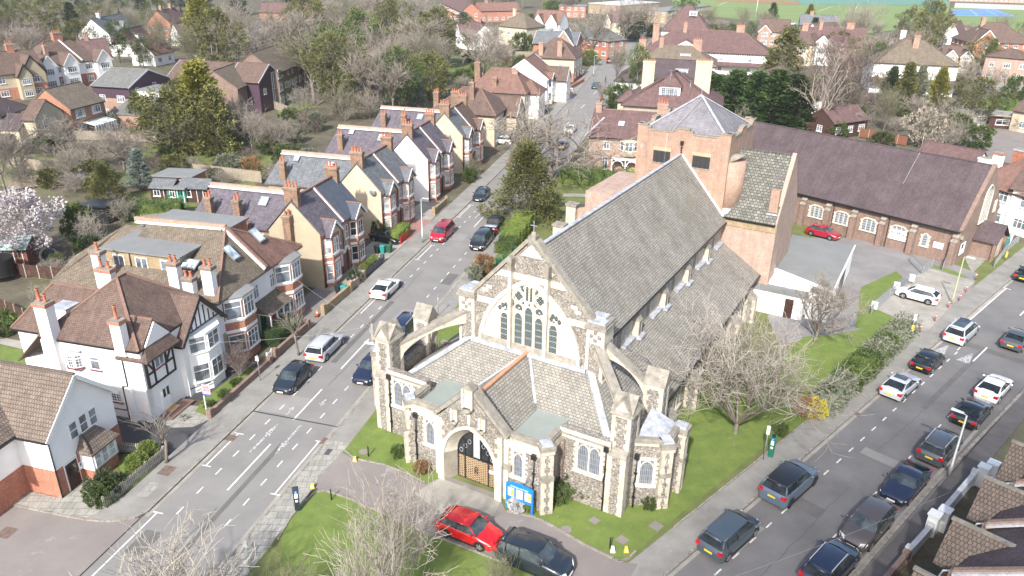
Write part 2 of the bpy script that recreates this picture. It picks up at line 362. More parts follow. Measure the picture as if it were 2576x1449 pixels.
sheet('threshold',[CP(-2.3,-1.0),CP(2.4,-.9),CP(2.9,-3.0),CP(0,-3.9),CP(-2.9,-3.2)],concrete,.1245)
kerb_line([Vector((p.x,p.y,0))for p in drive[8:12:3]][:0]+gp(1275,1290,1345,1305,1400,1333,1470,1375,1560,1418,1582,1408,1600,1390),z=.2,w=.13,name='edging')
kerb_line(gp(700,1360,730,1310,763,1268,795,1242,820,1239,870,1255,960,1293,1045,1334,1152,1375,1310,1437),z=.19,w=.1,name='edging')
kerb_line(gp(866,1136,893,1158,960,1171,1020,1193,1070,1218),z=.19,w=.1,name='edging')
sheet('car_park',gp(1960,600,2180,600,2330,640,2460,690,2440,740,2270,860,2140,845,2060,850,1960,870,1930,800,1990,700),rough_mat('car_park_tarmac',(.25,.24,.235),(.19,.18,.178),.3,40,third=((.29,.28,.265),.35,.6)),.112)
sheet('parking_bay',gp(2182,772,2335,676,2452,710,2330,838),concrete,.116)
sheet('verge',gp(2335,672,2345,668,2400,684,2440,703,2420,700),grass,.120)
sheet('verge',gp(2155,795,2165,725,2255,684,2270,700,2185,772,2275,812,2305,838,2270,842,2150,828),grass,.124)
sheet('path',gp(2420,640,2500,600,2576,545,2576,575,2480,655,2445,690),slabs,.128)
sheet('pavement',[RP(-10.6,10),RP(-9.1,10),RP(-8.7,66),RP(-8.2,200),RP(-9.9,200),RP(-9.9,70)],footway_d,t=.11)
kerb_line([RP(-10.55,14),RP(-10.5,50),RP(-9.95,70)],w=.22)
for fr,u,v0,v1 in((LP,-31.78,31.5,98),(LP,-24.85,14,98),(RP,-17.9,14,100),(RP,-10.75,14,60)):
 sheet('gutter',[fr(u-.12,v0),fr(u+.12,v0),fr(u+.12,v1),fr(u-.12,v1)],concrete,.012)
def dash(mb,fr,u,v,l,w=.09,z=.0125,mat=None,u2=None):
 u2=u if u2 is None else u2
 mb.face([(fr(u-w/2,v,z)),(fr(u+w/2,v,z)),(fr(u2+w/2,v+l,z)),(fr(u2-w/2,v+l,z))],mat or linem)
m=MB()
for k in range(33):
 if 43.5<32.2+k*2.1<44:continue
 dash(m,LP,-30.13,32.2+k*2.08,.72,.1);dash(m,LP,-26.55,32.0+k*2.08,.72,.1)
struct('bay_marking',m)
m=MB()
for v,l in((35.1,5.4),(43.7,4.6),(51.7,5.7),(89.2,5.5),(112,5),(130,5),(150,5),(170,5),(188,5)):dash(m,LP,-28.4-(max(0,v-100)*.012),v,l,.13)
struct('centre_line',m)
m=MB()
for v0,v1,u,e in((24,32.0,-31.38,1),(37.0,41.0,-31.35,3),(62.0,66.0,-31.4,1),(76.7,81.5,-31.25,3),(92.3,97.6,-31.5,3),(35.6,41.75,-25.2,3)):
 dash(m,LP,u,v0,v1-v0,.11)
 for q in((v0,)if e&2 else())+(v1,):m.face([LP(u-.3,q-.05,.0165),LP(u+.42,q-.05,.0165),LP(u+.42,q+.05,.0165),LP(u-.3,q+.05,.0165)],linem)
struct('bay_end_marking',m)
def arrow(u,v,l,back=False):
 m=MB();s=-1 if back else 1;v=v+(l if back else 0)
 pts=[(0,0),(.1,0),(.1,.6),(.26,.55),(.06,1.0),(-.22,.6),(-.06,.62),(-.08,0)]
 m.face([LP(u+p[0]*1.1,v+s*p[1]*l,.0125)for p in(pts if s>0 else pts[::-1])],linef);struct('road_arrow',m)
arrow(-29.28,39.2,3.8);arrow(-27.5,39.4,3.8,True);arrow(-29.3,44.2,1.2);arrow(-27.4,46.0,1.0,True);arrow(-29.3,92.5,2.2);arrow(-27.6,98,2,True)
m=MB();m.face([LP(-31.9,43.85,.0205),LP(-24.7,43.72,.0205),LP(-24.7,43.84,.0205),LP(-31.9,43.99,.0205)],plain('bitumen_seam',(.05,.05,.053),.6));struct('road_seam',m)
m=MB()
for k in range(30):
 dash(m,RP,-16.18,15.0+k*1.95-.1,.72,.1,.0165);
 if k<24:dash(m,RP,-12.88,15.2+k*1.95,.6,.1,.0165)
struct('bay_marking',m)
m=MB();dash(m,RP,-14.6,71.3,3.8,.13,.0165);dash(m,RP,-14.6,85,4,.13,.0165);dash(m,RP,-14.5,100,4,.13,.0165);struct('centre_line',m)
m=MB();dash(m,RP,-17.68,78.0,13.5,.13,.0165);m.face([RP(-17.95,91.4,.0205),RP(-17.2,91.4,.0205),RP(-17.2,91.55,.0205),RP(-17.95,91.55,.0205)],linem);dash(m,RP,-16.3,72.5,.8,.1,.0165);dash(m,RP,-16.3,76.9,1.0,.1,.0165);struct('bay_end_marking',m)
m=MB()
for u in(-17.3,-15.2):m.face([RP(u-.55,70.5,.0165),RP(u+.55,70.5,.0165),RP(u+.1,73.0,.0165)],linef)
struct('hump_triangle',m)
def patch(name,u,v,du,dv,mat,fr=LP,z=.118):sheet(name,[fr(u,v),fr(u+du,v),fr(u+du,v+dv),fr(u,v+dv)],mat,z)
iron=rough_mat('rusty_iron',(.20,.14,.11),(.12,.09,.08),4,30)
patch('manhole_cover',-33.9,35.2,.9,1.0,iron);patch('paving_patch',-33.7,32.9,.8,1.5,slabs);patch('manhole_cover',-31.9,40.0,.7,.7,iron,z=.02);patch('manhole_cover',-25.1,41.5,.5,.8,iron,z=.02)
patch('manhole_cover',-39.4,27.5,.9,.9,iron,z=.02);patch('manhole_cover',-24.1,40.3,.4,.7,darktar);patch('manhole_cover',-18.1,55.0,.45,.6,iron,RP,.02)
for px,py,r in((1424,1336,.35),(1495,1313,.4),(1650,1327,.5),(915,1140,.35),(1565,1362,.45)):
 c=G(px,py);sheet('ground_slab',[(c.x+r*cos(a),c.y+r*sin(a))for a in[i*pi/(4 if r!=.35 else 8)*(2 if r!=.35 else 1)for i in range(4 if r!=.35 else 16)]],pinktar,.128)
sheet('driveway',[LP(-37.9,36.6),LP(-34.35,37.6),LP(-34.35,41.6),LP(-37.0,40.6),LP(-38.0,41.0),LP(-42,41.2),LP(-48,40.2),LP(-48,37.6)],darktar,.06)
sheet('path',[LP(-38.2,40.7),LP(-36.4,40.2),LP(-35.0,40.7),LP(-34.4,41.9),LP(-35.6,43.4),LP(-37.0,43.2),LP(-38.4,44.0)],slabs,.085)
sheet('lawn',[LP(-37.2,35.4),LP(-34.5,33.2),LP(-34.5,36.4),LP(-37.6,36.6)],grass,.07)
sheet('lawn',[LP(-37.2,33.2),LP(-35.2,31.5),LP(-34.5,31.6),LP(-34.5,33.2),LP(-37.0,35.2)],grass_d,.09)
sheet('flower_bed',[LP(-36.1,42.5),LP(-34.5,42.2),LP(-34.5,50.4),LP(-36.3,47.6),LP(-36.6,44.5)],grass,.12)
sheet('driveway',[LP(-38,44),LP(-36.4,44.3),LP(-36.3,47.6),LP(-34.5,50.5),LP(-38.2,50)],darktar,.05)
sheet('driveway',[LP(-38.5,57.5),LP(-34.5,57.5),LP(-34.5,66),LP(-38.5,66)],pinktar,.05)
sheet('driveway',[LP(-38.5,66),LP(-34.5,66),LP(-34.5,98),LP(-38.5,98)],concrete,.054)
sheet('driveway',[LP(-37.0,82),LP(-34.4,82),LP(-34.4,90),LP(-37.0,90)],rough_mat('red_block_paving',(.36,.20,.17),(.28,.16,.14),.8,30),.065)
for i,(pts,mt,z)in enumerate([(gp(0,795,60,770,205,805,190,845,60,840,0,830),grass,.02),(gp(80,700,105,675,205,697,205,718),grass,.02),(gp(0,868,75,885,62,930,0,925),grass,.02),(gp(0,848,100,868,92,888,0,866),concrete,.03),(gp(300,495,470,460,560,440,640,470,600,520,380,560),grass_d,.02),(gp(360,360,700,395,640,470,350,440),grass_d,.016),(gp(0,380,160,380,320,440,200,470,0,470),grass_d,.016),(gp(480,372,530,362,640,380,600,400,500,395),grass,.03),(gp(700,255,790,240,800,270,700,290),grass,.02),(gp(1600,260,1640,245,1720,280,1600,300),grass,.02),(gp(880,130,1300,150,1250,190,880,190),grass_d,.02)]):
 sheet('garden_lawn',pts,mt,.02+i*.004)
sheet('path',gp(1418,488,1545,492,1548,499,1416,496),slabs,.112)
sheet('yard',gp(2420,300,2576,330,2576,420,2400,380),pinktar,.03)
sheet('road',gp(2180,210,2576,205,2576,230,2200,240),footway,.02)
sheet('sports_field',[G(1690,2),G(1730,36),G(2000,62),G(2180,84),G(2330,66),G(2385,40),G(2390,5),G(2340,-20),G(1700,-20)],field,.03)
sheet('sports_field',[G(2392,58),G(2576,92),G(2700,100),G(2700,20),G(2392,20)],field,.026)
sheet('court_border',gp(2395,75,2395,66,2540,80,2530,92),rough_mat('pink_court_edge',(.50,.28,.20),(.42,.24,.18),.3,10),.034)
courtm=plain('blue_court',(.10,.22,.42),.8,var=.06)
sheet('tennis_court',gp(2392,24,2500,22,2560,42,2392,40),courtm,.038)
m=MB()
for a,b in(((2400,26),(2400,39)),((2396,32),(2530,33)),((2440,24),(2460,40)),((2480,24),(2512,41)),((2400,26),(2498,25)),((2400,39),(2548,40)),((2498,25),(2548,40))):
 p,q=G(*a),G(*b);m.bar((p.x,p.y,.045),(q.x,q.y,.045),.25,.01,linem)
for a,b in(((1805,15),(1835,2)),((2010,38),(2035,33)),((2150,26),(2160,10)),((1925,45),(1950,40)),((2060,28),(2095,16)),((1750,28),(1800,38))):
 p,q=G(*a),G(*b);m.bar((p.x,p.y,.045),(q.x,q.y,.045),.3,.01,linem)
struct('pitch_marking',m)
dk1=rough_mat('newer_tarmac',(.15,.145,.138),(.12,.116,.11),.6,60);lt1=rough_mat('older_tarmac',(.275,.265,.25),(.235,.226,.212),.6,60)
for i,(fr,u,v,du,dv,mt)in enumerate([(LP,-31.6,44.2,3.1,2.6,lt1),(LP,-29.8,52.5,.5,13,dk1),(LP,-27.9,60,1.3,4.2,lt1),(LP,-26.4,71,1.1,3,dk1),(LP,-31.0,28.5,1.2,2.0,dk1),(LP,-27.8,27,.35,14,dk1),(LP,-30.4,84,2.2,2.4,lt1),(RP,-17.0,41.5,2.6,1.2,dk1),(RP,-15.6,50.5,3.6,1.0,lt1),(RP,-14.9,60,.45,14,dk1),(RP,-12.6,66.5,1.5,2.5,lt1),(RP,-17.6,74,7.2,1.0,dk1),(RP,-17.4,35.0,1.2,3.2,lt1)]):
 patch('road_patch',u,v,du,dv,mt,fr,.0078+i*.0003)
m=MB();rr=random.Random(3);cr=plain('crack_sealant',(.09,.088,.085),.7)
for fr,u,v,L_ in((LP,-28.3,24,9),(LP,-28.2,49,11),(LP,-29.6,66,8),(RP,-14.4,34,12),(RP,-14.8,52,10)):
 pu,pv=u,v
 while pv<v+L_:nu,nv=pu+rr.uniform(-.12,.12),pv+rr.uniform(.3,.8);m.face([fr(pu-.02,pv,.0122),fr(pu+.02,pv,.0122),fr(nu+.02,nv,.0122),fr(nu-.02,nv,.0122)],cr);pu,pv=nu,nv
struct('road_crack',m)
# ------ church
def lattice_mat():
 m,t,b=newmat('leaded_diamond_glass');uv=coords(t,'UV')
 mp=t.nodes.new('ShaderNodeMapping');mp.inputs['Rotation'].default_value=(0,0,radians(45));t.links.new(uv,mp.inputs[0])
 k=N(t,'ShaderNodeTexBrick',Scale=1.0);k.offset=0;k.inputs['Mortar Size'].default_value=.022;k.inputs['Brick Width'].default_value=.15;k.inputs['Row Height'].default_value=.15
 k.inputs['Color1'].default_value=(.012,.018,.018,1);k.inputs['Color2'].default_value=(.03,.042,.042,1);k.inputs['Mortar'].default_value=(.16,.19,.19,1)
 t.links.new(mp.outputs[0],k.inputs[0]);t.links.new(k.outputs[0],b.inputs['Base Color']);b.inputs['Roughness'].default_value=.25;return m
def bars_mat():
 m,t,b=newmat('leaded_pane_glass');uv=coords(t,'UV')
 k=N(t,'ShaderNodeTexBrick',Scale=1.0);k.offset=0;k.inputs['Mortar Size'].default_value=.014;k.inputs['Brick Width'].default_value=.13;k.inputs['Row Height'].default_value=.42
 k.inputs['Color1'].default_value=(.09,.11,.14,1);k.inputs['Color2'].default_value=(.15,.17,.20,1);k.inputs['Mortar'].default_value=(.32,.31,.30,1)
 t.links.new(uv,k.inputs[0]);t.links.new(k.outputs[0],b.inputs['Base Color']);b.inputs['Roughness'].default_value=.3;return m
lattice=lattice_mat();panes=bars_mat()
def arch_pts(x0,x1,zs,zt,n=7):
 """pointed arch outline from left springing over the apex to right springing (x,z)"""
 wd=x1-x0;h=zt-zs;R=(wd*wd/4+h*h)/wd;out=[]
 a1=math.asin(min(1,h/R))
 for i in range(n+1):a=a1*i/n;out.append((x0+R-R*cos(a),zs+R*sin(a)))
 return out+[(x0+x1-x,z)for x,z in out[-2::-1]]
def quoins(mb,cx,cy,z0,z1,sx,sy,a=.42,b=.24,st=.36,pr=.025,mat=None):
 z=z0;k=0
 while z<z1-.05:
  zz=min(z+st,z1);p,q=(a,b)if k%2==0 else(b,a)
  xs=sorted((cx-sx*pr,cx+sx*p));ys=sorted((cy-sy*pr,cy+sy*q))
  mb.box(xs[0],xs[1],ys[0],ys[1],z,zz-.008,mat or stone);z=zz;k+=1
def fbox(mb,x0,x1,y0,y1,z0,z1,corners='abcd',q=True,a=.42,b=.24):
 mb.box(x0,x1,y0,y1,z0,z1,flint)
 if q:
  if 'a' in corners:quoins(mb,x0,y0,z0,z1,1,1,a,b)
  if 'b' in corners:quoins(mb,x1,y0,z0,z1,-1,1,a,b)
  if 'c' in corners:quoins(mb,x1,y1,z0,z1,-1,-1,a,b)
  if 'd' in corners:quoins(mb,x0,y1,z0,z1,1,-1,a,b)
def capstone(mb,x0,x1,y0,y1,z,gab=.9,along='x',mat=None):
 """gabled stone cap; ridge runs along the given axis"""
 mat=mat or stonew;o=.1;x0-=o;x1+=o;y0-=o;y1+=o
 if along=='y':
  xm=(x0+x1)/2;pts=[(x0,y0,z),(x1,y0,z),(xm,y0,z+gab)];mb.ext(pts,(0,y1-y0,0),mat)
 else:
  ym=(y0+y1)/2;pts=[(x0,y0,z),(x0,y1,z),(x0,ym,z+gab)];mb.ext(pts,(x1-x0,0,0),mat)
def church_window(par,cx,y,z0,w,h,lights=1,face='S',mat=None,name='church_window'):
 """small traceried window; face S looks towards -y, E towards +x. (cx,y) centre of the opening on the wall face"""
 M=Matrix.Translation((cx,y,z0))@(Matrix.Identity(4)if face=='S' else Matrix.Rotation(pi/2,4,'Z')if face=='E' else Matrix.Rotation(face,4,'Z'))
 f=MB();f.M=M;t=.2;d=.05
 f.box(-w/2-t,-w/2,-d,.02,-.1,h+t,stonel);f.box(w/2,w/2+t,-d,.02,-.1,h+t,stonel);f.box(-w/2,w/2,-d,.02,h,h+t,stonel)
 f.box(-w/2-t-.1,w/2+t+.1,-.16,.02,-.32,-.1,stonel)
 for k in range(5):z=k*h/5;f.box(-w/2-t-.14,-w/2-t,-.02,.02,z,z+h/10,stonel);f.box(w/2+t,w/2+t+.14,-.02,.02,z,z+h/10,stonel)
 lw=w/lights
 for i in range(1,lights):f.box(-w/2+i*lw-.05,-w/2+i*lw+.05,-.06,.02,-.1,h,stonel)
 for i in range(lights):
  a=-w/2+i*lw;P=arch_pts(a+.03,a+lw-.03,h*.72,h*.96,4)
  for p,q in zip(P,P[1:]):f.bar((p[0],-.03,p[1]),(q[0],-.03,q[1]),.05,.07,stonel)
 o=f.build(name,par)
 g=MB();g.M=M;g.face([(-w/2,-.012,-.1),(w/2,-.012,-.1),(w/2,-.012,h),(-w/2,-.012,h)],mat or panes);g.build('leaded_glass',o)
 return o
def parapet(mb,pts,z0,z1,th=.45,cop=.28):
 """stone parapet along a polyline of outer-face points (counter-clockwise seen from above: inside is to the left)"""
 for(ax,ay),(bx,by)in zip(pts,pts[1:]):
  dx,dy=bx-ax,by-ay;l=sqrt(dx*dx+dy*dy);nx,ny=-dy/l,dx/l
  mb.prism([(ax,ay),(bx,by),(bx+nx*th,by+ny*th),(ax+nx*th,ay+ny*th)],z0,z1,stone)
  e=.07;ux,uy=dx/l,dy/l
  a=(ax-ux*.02,ay-uy*.02);b=(bx+ux*.02,by+uy*.02)
  P=[(a[0]-nx*e,a[1]-ny*e),(b[0]-nx*e,b[1]-ny*e),(b[0]+nx*(th+e),b[1]+ny*(th+e)),(a[0]+nx*(th+e),a[1]+ny*(th+e))]
  mb.prism(P,z1,z1+cop*.5,stonew)
  P=[(a[0],a[1]),(b[0],b[1]),(b[0]+nx*th,b[1]+ny*th),(a[0]+nx*th,a[1]+ny*th)]
  mb.prism(P,z1+cop*.5,z1+cop,stonew)
def slab(mb,pts,t,mat,edge=None):
 """sloping roof sheet: top polygon pts, thickness t downwards"""
 n=len(pts);nr=Vector((0,0,0));P=[Vector(p)for p in pts]
 for i in range(n):nr+=P[i].cross(P[(i+1)%n])
 if nr.z<0:P=P[::-1]
 mb.add(P,[tuple(range(n))],mat);Q=[p-Vector((0,0,t))for p in P]
 mb.add(P+Q,[tuple(range(n,2*n))[::-1]]+[(i,n+i,n+(i+1)%n,(i+1)%n)for i in range(n)],edge or mat)
def drainpipe(par,x,y,z0,z1,mat=None,hopper=True,r=.055):
 m=MB();m.tube([(x,y,z0),(x,y,z1*.45+z0*.55),(x-.06,y-.02,z1*.5+z0*.5),(x,y,z1*.58+z0*.42),(x,y,z1)],r,8,mat or blackp)
 if hopper:m.box(x-.15,x+.15,y-.13,y+.1,z1,z1+.35,mat or blackp)
 for k in(.2,.7):m.box(x-.1,x+.1,y-.07,y+.08,z0+(z1-z0)*k,z0+(z1-z0)*k+.07,mat or blackp)
 return m.build('drainpipe',par)
CH=thing('parish_church','large flint church with traceried west window, long slate roofs and brick tower','church',FC)
m=MB();m.box(-4.9,4.9,7.5,38,0,8.4,flint)
for s in(-1,1):
 for k in range(10):
  y=9.2+k*2.95;xs=sorted((s*4.85,s*4.97));m.box(xs[0],xs[1],y,y+1.9,6.2,8.3,stone)
  for q in(.25,1.05):xs2=sorted((s*4.96,s*4.985));m.box(xs2[0],xs2[1],y+q,y+q+.6,6.6,7.9,panes)
  if k%2==0:
   xs=sorted((s*4.9,s*5.45));m.box(xs[0],xs[1],y-.85,y-.2,5.6,7.5,flint)
   m.box(xs[0],xs[1]+.02,y-.87,y-.78,5.6,7.5,stone);m.box(xs[0],xs[1]+.02,y-.27,y-.18,5.6,7.5,stone)
   m.ext([(s*4.9,y-.9,8.2),(s*4.9,y-.9,7.45),(s*5.5,y-.9,7.45)],(0,.75,0),stonew)
m.build('nave_wall',CH)
m=MB();zr,ze,xe=14.45,8.35,5.25
for s in(-1,1):slab(m,[(0,7.45,zr),(s*xe,7.45,ze),(s*xe,38.0,ze),(0,38.0,zr)],.22,cslate)
m.build('nave_roof',CH)
m=MB();m.bar((5.3,8.4,ze-.12),(5.3,38,ze-.12),.13,.11,blackp);m.bar((-5.3,8.4,ze-.12),(-5.3,38,ze-.12),.13,.11,blackp);m.build('nave_gutter',CH)
m=MB();m.bar((0,7.7,zr+.03),(0,38,zr+.03),.3,.1,lead)
m.bar((.1,37.9,zr+.02),(5.1,37.9,ze+.35),.22,.14,mortarw);m.bar((-.1,37.9,zr+.02),(-5.1,37.9,ze+.35),.22,.14,mortarw);m.build('ridge_capping',CH)
for s in(-1,1):
 m=MB();xs=sorted((s*8.8,s*9.0));m.box(xs[0],xs[1],8.6,38,0,3.5,flint);xs=sorted((s*4.9,s*8.9));m.box(xs[0],xs[1],8.6,9.0,0,4.4,flint)
 m.box(s*9.0-.06,s*9.0+.06,9.1,38,3.15,3.42,stonel)
 m.build('aisle_wall',CH)
 m=MB();slab(m,[(s*4.9,7.6,6.35),(s*4.9,38,6.35),(s*9.25,38,3.55),(s*9.25,7.6,3.55)],.18,cslate)
 m.build('aisle_roof',CH)
 m=MB();m.bar((s*9.3,8.5,3.45),(s*9.3,38,3.45),.13,.12,blackp);m.build('aisle_gutter',CH)
 for k in range(10):y=9.2+k*2.95;m=MB();m.box(s*5.15-.25,s*5.15+.25,y-.2,y+1.9,6.13,6.33,lead)if k%2 else m.box(s*5.3-.45,s*5.3+.45,y-.98,y+.05,6.0,6.25,lead);m.build('lead_flashing',CH)
 for k in range(5):
  y=10.2+k*5.9;x0,x1=sorted((s*9.0,s*10.0));m=MB();fbox(m,x0,x1,y,y+.8,0,2.6,'abcd',a=.3,b=.2)
  P=[(s*9.0,y-.05,2.6),(s*10.08,y-.05,2.6),(s*9.0,y-.05,3.5)];m.ext(P,(0,.9,0),stonew);m.build('buttress',CH)
 for k in range(4):
  if s>0:church_window(CH,9.0,13.6+k*5.9,1.3,2.2,1.5,3,'E')
GA=lambda x:15.15-abs(x)*1.045
m=MB();m.ext([(-4.6,7.0,0),(4.6,7.0,0),(4.6,7.0,GA(4.6)),(0,7.0,GA(0)),(-4.6,7.0,GA(4.6))],(0,.55,0),flint)
m.build('west_gable_wall',CH)
m=MB()
P=arch_pts(-4.0,4.0,6.3,12.3,14);m.ext([(x,6.86,z)for x,z in P],(0,.2,0),stonel)
for p,q in zip(P,P[1:]):m.bar((p[0],6.84,p[1]),(q[0],6.84,q[1]),.2,.3,stonel)
for sx in(-1,1):
 for k in range(5):
  z=7.3+k*.42;c=sx*(3.05-k*.1)
  for j in range(6):
   a0,a1=j*.5,(j+1)*.5;r=.4
   m.bar((c+sx*(r*cos(a0)-.1),6.845,z+.22*sin(a0)),(c+sx*(r*cos(a1)-.1),6.845,z+.22*sin(a1)),.03,.05,stone)
for z0,z1,h in((12.15,12.62,0),(9.75,10.2,1)):
 a=(15.15-z0)/1.045-.1;b=(15.15-z1)/1.045-.1
 for sx in(-1,1):
  i0,i1=(0,0)if not h else(2.95,2.7)
  a2,b2=min(a,4.5),min(b,4.5);m.ext([(sx*i0,6.965,z0),(sx*a2,6.965,z0),(sx*b2,6.965,z1),(sx*i1,6.965,z1)],(0,.05,0),stonel)
m.ext([(-.85,6.965,14.0),(.85,6.965,14.0),(0,6.965,14.9)],(0,.05,0),stonel)
for sx in(-1,1):
 for z in(13.2,11.2,10.9):m.box(min(sx*(GA(0)-z-.7)/1.045,sx*(GA(0)-z-.2)/1.045),max(sx*(GA(0)-z-.7)/1.045,sx*(GA(0)-z-.2)/1.045),6.965,7.0,z-.25,z,stonel)
m.build('gable_dressings',CH)
m=MB()
for sx in(-1,1):m.bar((sx*4.75,7.25,GA(4.75)+.2),(sx*.25,7.25,GA(.25)+.32),.7,.26,stonew)
m.box(-.28,.28,6.95,7.55,14.9,15.5,stonew);m.tube([(0,7.25,15.4),(0,7.25,15.75)],[.3,.12],8,stonew)
m.build('gable_coping',CH)
m=MB();m.box(-.03,.03,7.22,7.28,15.7,16.5,metal);m.box(-.26,.26,7.22,7.28,16.15,16.21,metal);m.build('gable_cross',CH)
for sx in(-1,1):
 m=MB();m.box(sx*1.42-.11,sx*1.42+.11,6.5,6.95,6.75,12.9,stonel);m.box(sx*1.42-.17,sx*1.42+.17,6.45,7.2,12.9,13.75,stonew);m.ext([(sx*1.42-.17,6.45,13.75),(sx*1.42+.17,6.45,13.75),(sx*1.42,6.45,14.0)],(0,.7,0),stonew)
 m.build('gable_shaft',CH)
LI=[(-2.25,-1.62,9.5),(-1.12,-.5,9.75),(-.31,.31,10.35),(.5,1.12,9.75),(1.62,2.25,9.5)]
WW=MB()
for a,b,zt in LI:
 WW.box(a-.09,a,6.78,6.9,7.25,zt,stonel);WW.box(b,b+.09,6.78,6.9,7.25,zt,stonel)
 for p,q in zip(*(lambda P:(P,P[1:]))(arch_pts(a,b,zt-.3,zt+.02,4))):WW.bar((p[0],6.82,p[1]),(q[0],6.82,q[1]),.09,.12,stonel)
WW.ext([(-4.1,6.55,6.55),(4.1,6.55,6.55),(4.1,6.86,7.25),(-4.1,6.86,7.25)],(0,.3,0),stonew)
def ring(mb,cx,cz,r,y=6.83,n=12,a0=0,a1=2*pi,w=.09):
 for i in range(n):
  p,q=a0+(a1-a0)*i/n,a0+(a1-a0)*(i+1)/n
  mb.bar((cx+r*cos(p),y,cz+r*sin(p)),(cx+r*cos(q),y,cz+r*sin(q)),w*.8,w,stonel)
for sx in(-1,1):
 ring(WW,sx*.85,11.0,.48);ring(WW,sx*.8,10.1,.36,n=10);ring(WW,sx*1.95,10.0,.36,n=10,a0=0,a1=pi)
 WW.box(sx*.31-.05,sx*.31+.05,6.78,6.9,10.5,11.9,stonel)
WW.box(-.04,.04,6.78,6.9,10.6,12.0,stonel)
wo_=WW.build('west_window',CH)
for a,b,zt in LI:
 g=MB();P=arch_pts(a,b,zt-.3,zt,4);g.face([(a,6.85,7.28)]+[(x,6.85,z)for x,z in P]+[(b,6.85,7.28)][::1],lattice)if False else g.face([(b,6.85,7.28),(a,6.85,7.28)][::-1]+[(x,6.85,z)for x,z in P[::-1]],lattice)
 for k in range(1,5):g.bar((a,6.845,7.28+k*(zt-7.3)/5),(b,6.845,7.28+k*(zt-7.3)/5),.03,.03,lead)
 g.build('lancet_light',wo_)
g=MB()
def blob(cx,cz,r,n=8,st=1):
 g.face([(cx+r*cos(2*pi*i/n),6.852,cz+r*st*sin(2*pi*i/n))for i in range(n)],lattice)
for sx in(-1,1):
 for dx,dz in((.17,0),(-.17,0),(0,.19),(0,-.19)):blob(sx*.85+dx,11.0+dz,.165)
 g.face([(sx*.17-.12,6.852,10.75),(sx*.17+.12,6.852,10.75),(sx*.17+.12,6.852,11.7),(sx*.17,6.852,11.9),(sx*.17-.12,6.852,11.7)],lattice)
 for cx,cz in((.62,10.1),(.98,10.15),(.8,10.35),(1.85,10.1),(2.1,9.98),(.55,11.45),(1.25,10.7),(1.72,9.85),(.5,10.62),(1.3,10.3),(2.35,9.75),(.62,11.8)):blob(sx*cx,cz,.15,8,1.4)
 for cx,cz in((.81,9.95),(1.93,9.68),(0,10.48)):blob(sx*cx,cz,.09)
g.build('tracery_light',wo_)
